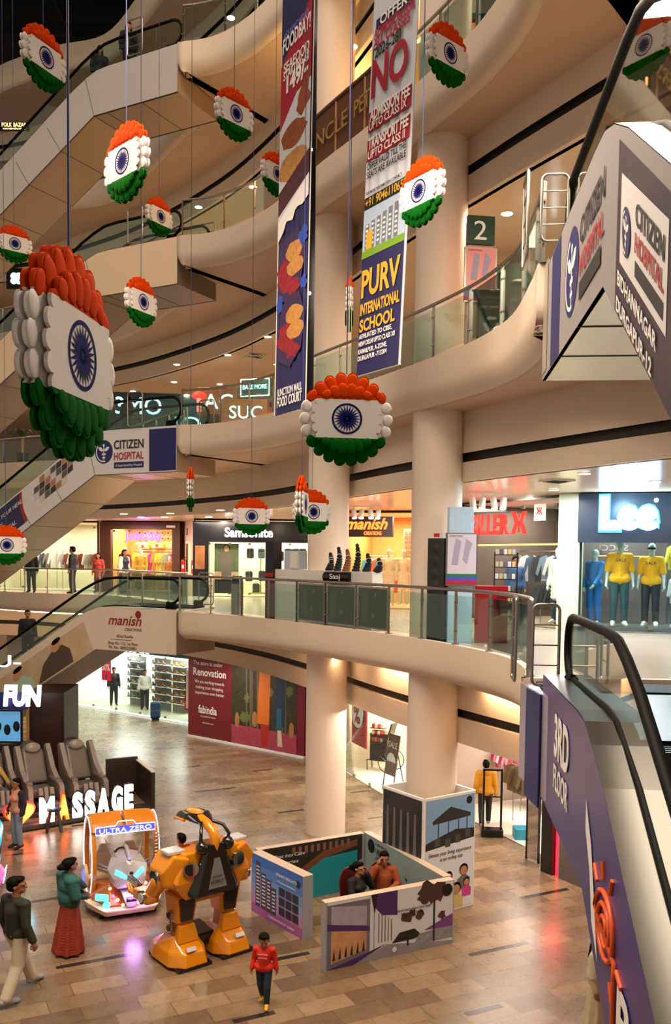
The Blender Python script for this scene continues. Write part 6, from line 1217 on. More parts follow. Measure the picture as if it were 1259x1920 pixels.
# column box and low enclosure
m_pan = mat('panel_grey', H('a2a4a8'), .45); m_ptop = mat('panel_top', H('cdb9a4'), .5); m_ph_sky = mat('photo_sky', H('7fa6d0'), .5, noise=.15, nscale=1); m_ph_dk = mat('photo_dark_scene', H('2a2725'), .5, noise=.8, nscale=5); m_ph_w = mat('photo_white', H('d5d8de'), .5); m_ink = mat('ink_grey', H('2e2e34'), .5)
N0 = V((1.74, 17.08, 0)); ca = math.radians(35); e1 = V((math.cos(ca), math.sin(ca), 0)); e2 = V((-math.sin(ca), math.cos(ca), 0)); wR, wL_, hB = 1.32, 1.25, 2.32
t = thing('column_box', 'tall printed box around the foot of the right column, rooftop cafe picture in front', 'display box', N0); m_bx = m_prn_w
b = MB()
for o_, d_, L_ in ((V((0, 0, 0)), e1, wR), (V((0, 0, 0)), e2, wL_), (e1 * wR, e2, wL_), (e2 * wL_, e1, wR)): b.bar(o_ + V((0, 0, hB / 2)), o_ + d_ * L_ + V((0, 0, hB / 2)), .05, hB, m_bx)
b.build('box_walls', t)
a = Art(-e2 * .03, e1 * wR, (0, 0, hB), t); a.rect(.02, .62, .98, .98, m_ph_sky); a.rect(.02, .02, .98, .62, m_ph_w); a.poly([(.02, .62), (.02, .56), (.98, .60), (.98, .68), (.6, .70), (.3, .66)], m_ph_dk); a.poly([(.15, .80), (.5, .90), (.9, .82), (.9, .79), (.15, .77)], m_ink)
for u in (.25, .45, .65, .82): a.rect(u, .6, u + .02, .8, m_ink)
for u, v in ((.2, .62), (.4, .6), (.6, .62), (.8, .65)): a.rect(u, v - .04, u + .1, v + .03, mat('photo_chair', H('4a4640'), .5)); 
a.disc(.87, .93, .06, m_prn_k)

def bust(u, v, r, skin, top): 
    w_ = r; hh = r * a.asp; a.poly([(u - 1.5 * w_, max(.02, v - 3.6 * hh)), (u + 1.5 * w_, max(.02, v - 3.6 * hh)), (u + 1.6 * w_, v - 1.6 * hh), (u + .5 * w_, v - .9 * hh), (u - .5 * w_, v - .9 * hh), (u - 1.6 * w_, v - 1.6 * hh)], top); a.disc(u, v + .15 * hh, r * 1.12, HAIR); a.disc(u, v - .05 * hh, r * .85, skin)
pj = mat('photo_skin_light', H('b88258'), .5)
bust(.48, .30, .07, pj, mat('photo_teal_shirt', H('1c9a94'), .5)); a.poly([(.3, .22), (.34, .22), (.3, .36), (.27, .36)], pj); bust(.78, .33, .08, pj, mat('photo_grey_top', H('6a6460'), .5)); bust(.84, .22, .06, pj, mat('photo_magenta', H('c83a8a'), .5)); bust(.64, .18, .085, pj, mat('photo_yellow_top', H('c8b070'), .5)); a.done()
a.text('Elevate your living experience', .08, .50, .11, m_ink, .84, shear=.2); a.text('at our rooftop oasis', .3, .45, .11, m_ink, .45, shear=.2)
a = Art(e2 * wL_ - e1 * .03, -e2 * wL_, (0, 0, hB), t); a.rect(.02, .5, .98, .98, m_ph_dk); a.rect(.02, .02, .98, .5, mat('photo_silver', H('a9a9ac'), .5)); [a.poly([(.1 + k * .17, .5), (.18 + k * .17, .5), (.16 + k * .17, .85), (.12 + k * .17, .85)], mat('photo_gym', H('6c6866'), .4)) for k in range(5)]; a.disc(.12, .92, .05, m_prn_k); a.done()
a.text('Feel the feel good the state of the art', .08, .36, .09, m_ink, .8, shear=.2); a.text('now is the perfect spot to stay fit', .12, .30, .09, m_ink, .7, shear=.2)
def wallpanel(lab, A, B, hgt=1.15, th=.16, caps=True):
    A, B = V((*A, 0)), V((*B, 0)); t = thing('exhibition_panel', lab, 'partition', A, 0, 'panels of the low exhibition enclosure'); d = (B - A); L_ = d.length; d = d / L_; n = V((-d.y, d.x, 0)); b = MB(); b.bar(V((0, 0, hgt / 2)), d * L_ + V((0, 0, hgt / 2)), th, hgt, m_pan); b.build('core', t); b = MB(); b.bar(V((0, 0, hgt + .004)), d * L_ + V((0, 0, hgt + .004)), th + .004, .012, m_ptop); b.build('top_cap', t); return t, d, n, L_
hE = 1.16
t, d, n, L_ = wallpanel('front low wall panel with white pavilion and purple building print', (-.14, 14.86), (2.16, 16.06))
a = Art(-n * .083 + d * .03, d * (L_ - .06), (0, 0, hE), t); a.rect(0, 0, 1, 1, m_ph_w); pu = mat('print_plum', H('4a2c66'), .5); gl = mat('photo_glow', H('c99468'), .5, noise=.5, nscale=6)
a.poly([(0, 0), (.36, .12), (.36, .95), (0, .95)], mat('photo_steelgrey', H('6f6a78'), .5)); a.poly([(.03, .08), (.3, .2), (.3, .48), (.03, .58)], gl); a.poly([(.03, .66), (.3, .56), (.3, .85), (.03, .93)], mat('photo_window', H('a8a4b4'), .5, noise=.3, nscale=6)); a.poly([(0, .58), (.36, .45), (.36, .52), (0, .68)], pu); a.poly([(.36, 1), (.54, 1), (.54, .62), (.42, .66), (.36, .8)], pu); a.rect(.325, .12, .355, .98, m_ph_w)
for k in range(5): a.rect(.39 + k * .025, .25, .398 + k * .025, .7 - .03 * k, mat('photo_steelgrey', H('6f6a78'), .5))
for k in range(6): a.poly([(.04 + k * .045, .12 + k * .012), (.06 + k * .045, .12 + k * .012), (.055 + k * .045, .3 + k * .012)], m_prn_k)
a.poly([(0, 0), (.3, .14), (.46, .22), (.2, .0)], pu); a.poly([(.2, 0), (.46, .2), (1, .05), (1, 0)], mat('photo_road', H('8f8a90'), .5, noise=.3, nscale=4)); a.poly([(.5, .2), (.56, .34), (.68, .36), (.75, .22), (.66, .2)], mat('photo_tree', H('17201a'), .6)); a.poly([(.68, .12), (1, .1), (1, .3), (.72, .26)], mat('photo_cars', H('8a8c92'), .5, noise=.8, nscale=9)); a.poly([(.76, .3), (1, .48), (1, .28)], mat('photo_magenta_wall', H('7a4080'), .5))
a.rect(.835, .1, .85, .85, mat('photo_tree', H('17201a'), .6))
for u, v, r in ((.8, .88, .08), (.88, .84, .07), (.76, .8, .05), (.72, .55, .035), (.91, .48, .03), (.66, .6, .03), (.62, .55, .04)): a.disc(u, v, r, mat('photo_rust_leaf', H('4a2c24'), .6), 14, jit=.35)
a.disc(.95, .86, .045, m_prn_k); a.disc(.52, .1, .018, m_prn_w); a.poly([(.62, .12), (.635, .12), (.635, .28), (.62, .28)], m_prn_k); a.poly([(.33, 1), (.38, 1), (.36, .7)], m_prn_k); a.done()
a.text("Nature's luxury indoors! Every breath", .53, .66, .07, m_ink, .28, shear=.2); a.text('brings the outdoors', .57, .60, .07, m_ink, .18, shear=.2)
t, d, n, L_ = wallpanel('right low wall panel, building drawings on its inside', (2.09, 16.16), (.72, 18.82))
a = Art(n * .083 + d * (L_ - .05), -d * (L_ - .1), (0, 0, hE), t); a.rect(0, 0, 1, 1, mat('photo_mist', H('8c9c9e'), .5, noise=.1)); a.disc(.1, .82, .05, m_prn_k); [a.rect(.66 + k * .08, .1, .71 + k * .08, .34 + .06 * (k % 2), m_ink) for k in range(3)]; a.poly([(.55, .62), (.6, .6), (.58, .56)], m_ink); [a.rect(.18 + k * .02, .66, .19 + k * .02, .84, m_ink) for k in range(5)]; a.done()
for k, tx in enumerate(('A NEW ERA OF', 'URBAN', 'CITIZENSHIP', 'and details', 'Residences')): a.text(tx, .16, .88 - k * .13, .08 if k != 1 else .11, m_ink, .16)
t, d, n, L_ = wallpanel('back low wall panel with turquoise pool picture on its inside', (.62, 18.74), (-1.5, 17.55))
a = Art(n * .083 + d * (L_ - .05), -d * (L_ - .1), (0, 0, hE), t); a.rect(0, 0, 1, 1, m_ph_dk); a.poly([(.0, 0), (.78, 0), (.95, .5), (.95, .72), (.62, .68)], mat('pool_turquoise', H('1f98a8'), .35, noise=.15, nscale=2)); a.poly([(.0, 0), (0, .12), (.6, .8), (.95, .92), (.95, .8), (.62, .68)], mat('photo_deck', H('7c4a34'), .5, noise=.3, nscale=5)); a.poly([(.78, 0), (1, 0), (1, .55), (.95, .5)], mat('photo_deck_pale', H('a8826a'), .5)); [a.rect(.3 + k * .06, .82, .33 + k * .06, .95, mat('photo_lit', H('8a5c48'), .5)) for k in range(10)]; a.done(); a.text('Float into Calm', .12, .8, .1, m_prn_w, .3, shear=.2); a.text('worries', .16, .68, .1, m_prn_w, .2, shear=.2)
t, d, n, L_ = wallpanel('left low wall panel with tall towers print on blue and pink', (-1.49, 17.44), (-.43, 16.09), th=.22)
a = Art(-n * .113 + d * .02, d * (L_ - .04), (0, 0, hE), t); bands = ('2f6fb8', '4b86c4', '7099cc', '9a9cc4', 'b88cb4', 'a05c96')
for k, c in enumerate(bands): a.rect(0, 1 - (k + 1) / 6, 1, 1 - k / 6, mat('sky_band_' + c, H(c), .5))
tw = mat('tower_print', H('3a3a48'), .5, noise=.5, nscale=30)
for u, w_, v in ((.08, .1, .9), (.2, .1, .74), (.31, .09, .68), (.41, .09, .58)): a.rect(u, .14, u + w_, v, tw); [a.rect(u + .015, .2 + k * .06, u + w_ - .015, .225 + k * .06, m_ph_w) for k in range(int((v - .2) / .06))]
for i in range(3):
    for j in range(3): a.rect(.56 + i * .13, .2 + j * .16, .67 + i * .13, .33 + j * .16, m_ph_dk)
a.disc(.92, .84, .04, m_prn_k); a.done(); a.text('URBAN HEIGHTS', .5, .82, .08, m_prn_w, .4); a.text('A Premium Residency', .52, .72, .05, m_prn_w, .36); a.text('9 MINUTES FROM CITY CENTRE', .36, .06, .06, m_prn_w, .5)
# ---------------------------------------------------------------- massage corner
m_gch = mat('massage_leather', H('6b6259'), .38, noise=.08); m_gch2 = mat('massage_shell', H('8e8378'), .3); m_gdk = mat('massage_dark', H('2a2522'), .45)
rg = math.radians(27)
t = thing('low_platform', 'low dark platform under the massage chairs', 'platform', (-8.1, 24.9, 0), rg); MB().box((0, 0, .07), (4.4, 2.9, .14), m_gdk).build('slab', t, bevel=.02)
def massage_chair(p, lab):
    t = thing('massage_chair', lab, 'massage chair', p, rg + .12, 'massage chairs in a row'); Rb = Matrix.Rotation(math.radians(-32), 3, 'X'); 
    b = MB(); b.box((0, .05, .3), (.5, .62, .2), m_gch); b.build('seat', t, bevel=.06, seg=3)
    b = MB(); b.box((0, .55, .78), (.52, .16, .85), m_gch, R=Rb); b.build('backrest', t, bevel=.07, seg=3)
    b = MB(); [b.box((0, .42 + k * .13, .52 + k * .2), (.4, .05, .15), m_gch2, R=Rb) for k in range(4)]; b.build('cushion_rolls', t, bevel=.03)
    MB().ell((0, .68, 1.22), (.19, .1, .13), m_gch2, R=Rb).build('head_pillow', t)
    for q in (-1, 1):
        b = MB(); pl = [(-.55, .1), (-.5, .5), (-.1, .62), (.25, .8), (.7, 1.3), (.86, 1.22), (.75, .7), (.5, .12)]; b.prism(pl, (q * .36 - .055, 0, 0), (0, 1, 0), (0, 0, 1), .11, m_gch2); b.build('side_shell', t, bevel=.04, seg=3)
        MB().box((q * .34, -.05, .56), (.16, .62, .1), m_gch).build('armrest', t, bevel=.04, seg=3)
        b = MB(); [b.box((q * .13, -.5, .28), (.11, .14, .42), m_gch2, R=Matrix.Rotation(-.35, 3, 'X'))]; b.build('calf_cup', t, bevel=.04, seg=3)
    MB().box((0, -.46, .3), (.1, .14, .4), m_gch2, R=Matrix.Rotation(-.35, 3, 'X')).build('calf_divider', t, bevel=.03); MB().box((0, -.66, .12), (.5, .26, .14), m_gch).build('foot_rest', t, bevel=.05, seg=3); MB().box((0, .1, .06), (.5, .9, .12), m_gdk).build('base', t)
    MB().ell((0, .78, .82), (.36, .12, .62), m_gdk, R=Rb).build('back_shell', t); t.scale = (1.15, 1.1, 1.15); return t
mc = massage_chair((-8.95, 23.85, .14), 'massage chair with a reclining customer in a yellow shirt'); dup(mc, (-7.95, 24.3, .14), rg + .12, 'middle empty grey massage chair'); dup(mc, (-6.9, 24.85, .14), rg + .12, 'right empty grey massage chair, next to the dark low wall')
person('customer in yellow shirt and blue jeans lying back in the left massage chair', (-8.95, 23.85, .08), rg + .12, 1.68, dict(pel=(0, .12, .55), wa=(0, .28, .68), ch=(0, .42, .88), nk=(0, .54, 1.06), hd=(0, .58, 1.24), sL=(.16, .48, 1.0), sR=(-.16, .48, 1.0), eL=(.26, .25, .78), eR=(-.26, .25, .78), wL=(.27, -.02, .7), wR=(-.27, -.02, .7), hL=(.09, .08, .53), hR=(-.09, .08, .53), kL=(.13, -.36, .56), kR=(-.13, -.36, .56), aL=(.12, -.62, .22), aR=(-.12, -.62, .22)), dict(top=cloth('b8964a'), trousers=cloth('55606c'), shoes=BLK), SKIN, .014)
t = thing('partition', 'dark brown low partition wall right of the massage chairs', 'partition', (-6.1, 25.8, 0), rg); MB().box((0, 0, .55), (.9, .1, 1.1), mat('dark_laminate', H('33261f'), .4)).build('back_leaf', t); MB().box((.45, -.85, .5), (.1, 1.7, 1.0), mat('dark_laminate', H('33261f'), .4)).build('side_leaf', t); MB().box((.45, -.85, 1.01), (.12, 1.74, .03), m_rim).build('top_edge', t)
pA, pB = at(74, 1546, .12), at(250, 1516, .12); dx = (pB - pA); Lm = dx.length; dx.normalize()
m_lw = emis('letter_white', (1, .98, .95), 1.3); m_lo = emis('letter_orange', (1, .16, .01), .9); m_lr = emis('letter_red', (1, .02, .02), .8); nrm = V((dx.y, -dx.x, 0))
cu = .0; wds = dict(M=.28, A=.24, S=.2, G=.22, E=.17); tot = sum(wds[c] for c in 'MASSAGE') + .03 * 6; sc = Lm / tot
for i, c in enumerate('MASSAGE'):
    w_ = wds[c] * sc; o_ = pA + dx * cu; cu += (wds[c] + .03) * sc
    LL = ('first', 'second', 'third', 'fourth', 'fifth', 'sixth', 'last')[i]
    t = thing('light_letter', '%s glowing letter %s, %s of the word before the massage chairs' % ('orange red' if i == 1 else 'white', c, LL), 'light letter', o_, 0, 'glowing massage letters')
    text_mesh(c, (0, 0, .02), dx, (0, 0, 1), .9, m_lo if i == 1 else m_lw, 'letter_face', t, depth=.09, width=w_ * .88, bold=.055); text_mesh(c, V((0, 0, .02)) - nrm * .03, dx, (0, 0, 1), .92, m_lr if i == 1 else m_blackp, 'letter_rim', t, depth=.05, width=w_ * .93, bold=.08)
t = thing('light_heart', 'glowing orange heart left of the massage letters', 'light sign', pA - dx * .5, 0); hp = [(.36 * (16 * math.sin(a) ** 3) / 16, .36 + .33 * (13 * math.cos(a) - 5 * math.cos(2 * a) - 2 * math.cos(3 * a) - math.cos(4 * a)) / 16) for a in [2 * PI * k / 32 for k in range(32)]][::-1]
MB().prism(hp, (0, 0, 0), dx, (0, 0, 1), .06, m_lo).build('heart_face', t); MB().prism([(x * 1.12, .3 + (y - .3) * 1.12) for x, y in hp], -nrm * .02, dx, (0, 0, 1), .04, m_lr).build('heart_rim', t)
q = pA + dx * .5; area(q.x + nrm.x * .3, q.y + nrm.y * .3, .45, 2.4, .4, 12, (1, .75, .65), rx=math.radians(90), rz=math.atan2(dx.y, dx.x)); point(q.x - .6 + nrm.x * .35, q.y + nrm.y * .35, .35, 16, (1, .12, .1), .15)
t = thing('long_bench', 'long low dark bench under the glowing letters', 'bench', pA + dx * (Lm / 2) - nrm * .05, math.atan2(dx.y, dx.x)); MB().box((0, .0, -.01), (Lm + .9, .3, .1), m_gdk).build('board', t)
t = thing('plastic_stool', 'dark plastic stool with blue round seat before the letters', 'stool', (-6.98, 22.35, 0), .3); m_st = mat('stool_dark', H('241f26'), .4); MB().cyl((0, 0, .52), (0, 0, .56), .18, n=20, m=m_st).build('seat', t); MB().cyl((0, 0, .56), (0, 0, .575), .12, n=20, m=mat('stool_blue', H('3a6aa8'), .35)).build('seat_disc', t)
for a in (45, 135, 225, 315): r = math.radians(a); MB().bar((.12 * math.cos(r), .12 * math.sin(r), .53), (.25 * math.cos(r), .25 * math.sin(r), 0), .07, .03, m_st).build('leg', t)
# brown kiosk, play zone sign, screen
pk = V((-8.6, 26.75, 0)); t = thing('kiosk', 'dark brown kiosk box with a door behind the massage chairs', 'kiosk', (pk.x, pk.y, 0), math.radians(4)); m_kb = mat('kiosk_brown', H('2c1712'), .4, noise=.2); MB().box((0, 1.0, 1.4), (1.1, 2.0, 2.8), m_kb).build('body', t); MB().box((.08, -.02, 1.05), (.8, .05, 2.1), mat('kiosk_door', H('35201a'), .35)).build('door', t); MB().tube([(.42, -.06, 1.0), (.42, -.1, 1.0), (.58, -.1, 1.02)], .012, 6, m_rim).build('handle', t); MB().box((-.5, -.03, 1.35), (.08, .06, 2.7), m_tanw).build('post_trim', t)
t = thing('play_sign', 'huge glowing white FUN letters at the left edge over a screen', 'sign', (pk.x - .72, pk.y - .75, 2.5), 0); MB().box((-.4, .14, .15), (1.6, .08, .5), m_navy).build('back_board', t); text_mesh('FUN', (-.25, .04, .05), (1, 0, 0), (0, 0, 1), .8, m_lw, 'lettering', t, depth=.06, width=1.1, bold=.05, shear=.1); text_mesh('U-', (-.5, .04, 1.15), (1, 0, 0), (0, 0, 1), .5, m_lw, 'lettering', t, depth=.04, width=.75)
t = thing('video_screen', 'bright blue video screen under the FUN letters at the left edge', 'screen', (pk.x - 1.15, pk.y - .3, 1.35), 0); MB().box((0, 0, .5), (1.15, .08, .98), m_blackp).build('frame', t); sc_ = mat('screen_picture', H('3a7ab0'), .3, emit=(.12, .35, .6), es=.4, noise=.8, nscale=9); MB().box((0, -.045, .5), (1.05, .01, .88), sc_).build('picture', t); [MB().ell((-.4 + k * .27, -.05, .4 + .1 * (k % 2)), (.1, .01, .16), mat('screen_dark', H('101a28'), .3)).build('picture_shape', t) for k in range(4)]
t = thing('marble_block', 'black veined marble block under the video screen', 'block', (pk.x - 1.2, pk.y - .4, 0), 0); mm = mat('veined_marble', H('141416'), .15, noise=.9, nscale=3); MB().box((0, .3, .66), (1.2, .6, 1.32), mm).build('body', t)
# ---------------------------------------------------------------- children's rides
def hull(pts, m, name, parent, bevel=.02, seg=2):
    bm = bmesh.new(); [bm.verts.new(p) for p in pts]; r = bmesh.ops.convex_hull(bm, input=bm.verts)
    bmesh.ops.delete(bm, geom=[v for v in bm.verts if not v.link_faces], context='VERTS'); bmesh.ops.dissolve_limit(bm, angle_limit=.02, verts=bm.verts, edges=bm.edges)
    me = bpy.data.meshes.new(name); bm.to_mesh(me); bm.free(); me.materials.append(m); o = bpy.data.objects.new(name, me); COL.objects.link(o)
    if bevel: b = o.modifiers.new('bevel', 'BEVEL'); b.width = bevel; b.segments = seg; b.limit_method = 'ANGLE'; b.angle_limit = .35
    for p in me.polygons: p.use_smooth = False
    o.parent = parent; return o
def frus(x0, x1, y0, y1, z0, X0, X1, Y0, Y1, z1): return [(x0, y0, z0), (x1, y0, z0), (x1, y1, z0), (x0, y1, z0), (X0, Y0, z1), (X1, Y0, z1), (X1, Y1, z1), (X0, Y1, z1)]
m_ry = mat('robot_yellow', H('e08a08'), .22, coat=.6); m_ry2 = mat('robot_ochre', H('b9700c'), .3, coat=.4); m_rk = mat('robot_black', H('0c0c0e'), .18, coat=.5); m_chr = mat('chrome', H('c9c9cc'), .12, 1.0); m_cl = mat('clear_lamp', H('c9ccd0'), .15)
RX, RY, RR = -2.25, 15.45, math.radians(-140)
t = thing('robot_ride', 'tall yellow and black ride-on robot seen from behind, with big block feet', 'robot ride', (RX, RY, 0), RR)
for q in (-1, 1):
    c = q * .4
    o = hull([(c - .24, -.62, .06), (c + .24, -.62, .06), (c + .36, -.3, .05), (c + .37, .25, .05), (c + .2, .48, .06), (c - .2, .48, .06), (c - .34, .25, .05), (c - .34, -.3, .05),
              (c - .22, -.55, .22), (c + .22, -.55, .22), (c + .33, -.25, .26), (c + .33, .22, .26), (c + .17, .42, .26), (c - .17, .42, .26), (c - .31, .2, .26), (c - .31, -.25, .26), (c - .15, -.25, .42), (c + .15, -.25, .42), (c + .18, .12, .46), (c - .18, .12, .46)], m_ry, 'foot', t, .025)
    MB().box((c, -.02, .03), (.6, .95, .05), m_rk).build('sole', o)
    o = hull(frus(c - .15, c + .15, -.12, .2, .40, c - .12, c + .12, -.1, .14, .72), m_ry2, 'shin', t, .02)
    hull(frus(c - .19, c + .19, .1, .26, .38, c - .14, c + .14, .12, .2, .66), m_ry, 'shin_guard', t, .02)
    hull(frus(c - .15, c + .15, -.16, .16, .68, c - .21, c + .19, -.22, .2, 1.16), m_ry, 'thigh', t, .03)
    hull([(c - .1, .2, .72), (c + .1, .2, .72), (c - .14, .235, 1.12), (c + .15, .235, 1.12), (c + .1, .17, .72), (c - .1, .17, .72), (c - .14, .2, 1.12), (c + .15, .2, 1.12)], m_rk, 'thigh_panel', t, .01)
    for z in (.58, .8): MB().cyl((c + q * .16, -.02, z), (c + q * .21, -.02, z), .075, n=16, m=m_chr).cyl((c + q * .21, -.02, z), (c + q * .22, -.02, z), .05, n=16, m=m_rk).build('joint_disc', t)
    MB().box((c + q * .05, .4, .33), (.16, .03, .07), m_cl, R=Matrix.Rotation(.6, 3, 'X')).build('foot_lamp', t)
hull(frus(-.42, .42, -.25, .22, 1.0, -.5, .5, -.3, .25, 1.22), m_ry2, 'hip', t, .03)
hull([(-.48, -.38, 1.1), (.48, -.38, 1.1), (.48, .28, 1.1), (-.48, .28, 1.1), (-.7, -.42, 1.42), (.7, -.42, 1.42), (.7, .34, 1.42), (-.7, .34, 1.42), (-.56, -.3, 1.86), (.56, -.3, 1.86), (.5, .3, 1.9), (-.5, .3, 1.9)], m_ry, 'torso', t, .04, 3)
for q in (-1, 1):
    hull([(q * .46, -.36, 1.3), (q * .46, .34, 1.3), (q * .82, -.22, 1.36), (q * .82, .22, 1.36), (q * .44, -.38, 1.84), (q * .44, .36, 1.84), (q * .86, -.2, 1.62), (q * .86, .2, 1.62), (q * .66, -.26, 1.88), (q * .66, .26, 1.88)], m_ry, 'shoulder', t, .05, 3)
    MB().box((q * .58, .05, 1.9), (.3, .26, .07), m_cl).build('shoulder_lamp', t, bevel=.02)
    MB().cyl((q * .43, .33, 1.64), (q * .44, .38, 1.64), .125, n=24, m=m_chr).cyl((q * .44, .38, 1.64), (q * .44, .386, 1.64), .095, n=24, m=m_rk).build('ring_socket', t)
    MB().cyl((q * .85, 0, 1.5), (q * .89, 0, 1.5), .12, n=20, m=m_chr).build('shoulder_disc', t)
hull([(-.42, .3, 1.13), (.42, .3, 1.13), (.36, .44, 1.16), (-.36, .44, 1.16), (-.16, .32, 2.0), (.16, .32, 2.0), (.13, .42, 2.0), (-.13, .42, 2.0), (-.48, .3, 1.24), (.48, .3, 1.24)], m_rk, 'back_plate', t, .02)
b = MB(); b.prism([(-.17, 0), (.17, 0), (.05, .5), (-.05, .5)][::-1], (0, .452, 1.27), (1, 0, 0), (0, -.05, 1), .008, mat('label_grey', H('8c8e90'), .4, .4)); o = b.build('label_plate', t)
text_mesh('ROBOT', (.13, .462, 1.36), (-1, 0, 0), (0, -.04, 1), .07, m_prn_k, 'plate_lettering', t, depth=.003, width=.24); text_mesh('POWER', (.1, .462, 1.45), (-1, 0, 0), (0, -.04, 1), .05, m_prn_k, 'plate_lettering', t, depth=.003, width=.17)
b = MB(); pts = [(0, .34, 1.9), (0, .36, 2.08), (0, .28, 2.2), (0, .1, 2.27), (0, -.2, 2.33)]; b.tube(pts, .085, 12, m_ry); b.build('neck_arm', t)
hull([(-.13, .16, 2.26), (.13, .16, 2.26), (-.25, -.15, 2.33), (.25, -.15, 2.33), (-.24, -.45, 2.32), (.24, -.45, 2.32), (-.12, -.68, 2.22), (.12, -.68, 2.22), (-.2, -.15, 2.4), (.2, -.15, 2.4), (-.16, -.45, 2.39), (.16, -.45, 2.39)], m_rk, 'canopy', t, .03, 3)
MB().ell((0, -.25, 2.4), (.12, .2, .03), m_ry).build('canopy_crest', t); MB().tube([(-.25, -.15, 2.3), (-.25, -.45, 2.29), (-.12, -.7, 2.19), (.12, -.7, 2.19), (.25, -.45, 2.29), (.25, -.15, 2.3)], .025, 8, m_ry).build('canopy_trim', t)
for q in (-1, 1):
    MB().tube([(q * .24, .34, 1.98), (q * .26, .36, 2.12), (q * .2, .28, 2.26), (q * .1, .12, 2.3)], .03, 8, m_rk).build('hose_loop', t); MB().ell((q * .24, .36, 1.96), (.1, .11, .11), m_rk).build('ear_pod', t)
    sx = q * .78; MB().cap((sx, 0, 1.42), (q * .84, -.2, 1.12), .14, .12, m_ry).build('upper_arm', t)
    hull([(q * .72, -.1, 1.02), (q * .96, -.1, 1.02), (q * .72, -.1, 1.24), (q * .96, -.1, 1.24), (q * .7, -.62, .98), (q * .92, -.62, .98), (q * .7, -.62, 1.16), (q * .92, -.62, 1.16), (q * .84, .02, 1.13)], m_ry, 'forearm', t, .03, 3)
    MB().cyl((q * .95, -.2, 1.14), (q * 1.0, -.2, 1.14), .11, n=20, m=m_chr).cyl((q * 1.0, -.2, 1.14), (q * 1.01, -.2, 1.14), .08, n=20, m=m_cl).build('elbow_disc', t)
    MB().box((q * .8, -.74, 1.04), (.2, .18, .07), m_ry).build('palm', t, bevel=.02)
    for k in range(4): MB().cap((q * (.73 + k * .047), -.8, 1.05), (q * (.73 + k * .047), -.9, 1.13), .024, .02, m_ry, n=8).build('finger', t)
    MB().cap((q * .68, -.7, 1.07), (q * .7, -.8, 1.17), .028, .022, m_ry, n=8).build('thumb', t)
    if q == 1: b = MB(); [b.cyl((q * (.74 + .06 * (k % 2)), -.66, 1.1 + .05 * (k // 2)), (q * (.74 + .06 * (k % 2)), -1.0, 1.16 + .05 * (k // 2)), .022, n=10, m=m_chr) for k in range(4)]; b.build('blaster_tubes', t)
MB().box((0, -.2, .28), (.5, .6, .2), m_rk).build('drive_box', t, bevel=.03); MB().bar((.3, -.42, .3), (.28, -.34, 1.1), .14, .05, m_rk).build('control_column', t)
rr = Matrix.Rotation(RR, 3, 'Z'); p = V((RX, RY, 0)) + rr @ V((.36, -.16, 0))
person('child with black hair and red jacket riding inside the yellow robot', (p.x, p.y, 1.12), RR + .2, 1.35, SIT, dict(top=cloth('8c1018'), trousers=BLK, shoes=BLK), SKIN, .014)
# toy car
bpy.data.objects['robot_ride'].scale = (1.08, 1.08, 1.02)
m_cream = mat('car_cream', H('e4cdb0'), .3, coat=.4); m_co = mat('car_orange', H('b85a0c'), .25, coat=.5); m_co2 = mat('car_amber', H('d07a14'), .25, coat=.5); m_sil = mat('mask_silver', H('b9b6b8'), .35, .3); m_cy = emis('led_cyan', (.1, .75, 1.0), .9); m_wl = emis('led_white', (.8, .85, 1.0), 1.0); m_mg = emis('led_magenta', (1, .1, .7), 2); m_yl = emis('led_yellow', (1, .65, .3), 2)
t = thing('toy_car_ride', 'orange and cream toy car ride with arched roof and silver mask front, lights on', 'toy car', (-4.2, 17.7, 0), math.radians(24))
hull([(-.62, .8, .1), (.62, .8, .1), (.7, -.3, .1), (-.7, -.3, .1), (.45, -.92, .1), (-.45, -.92, .1), (-.66, .84, .26), (.66, .84, .26), (.76, -.35, .26), (-.76, -.35, .26), (.5, -1.0, .24), (-.5, -1.0, .24)], m_cream, 'bumper_base', t, .04, 3); MB().box((0, 0, .05), (1.1, 1.4, .1), m_rk).build('underbody', t)
hull([(-.6, .7, .26), (.6, .7, .26), (.64, -.35, .26), (-.64, -.35, .26), (.4, -.85, .26), (-.4, -.85, .26), (-.58, -.2, .55), (.58, -.2, .55), (.36, -.6, .62), (-.36, -.6, .62), (-.56, .7, .42), (.56, .7, .42)], m_co, 'body', t, .03, 3)
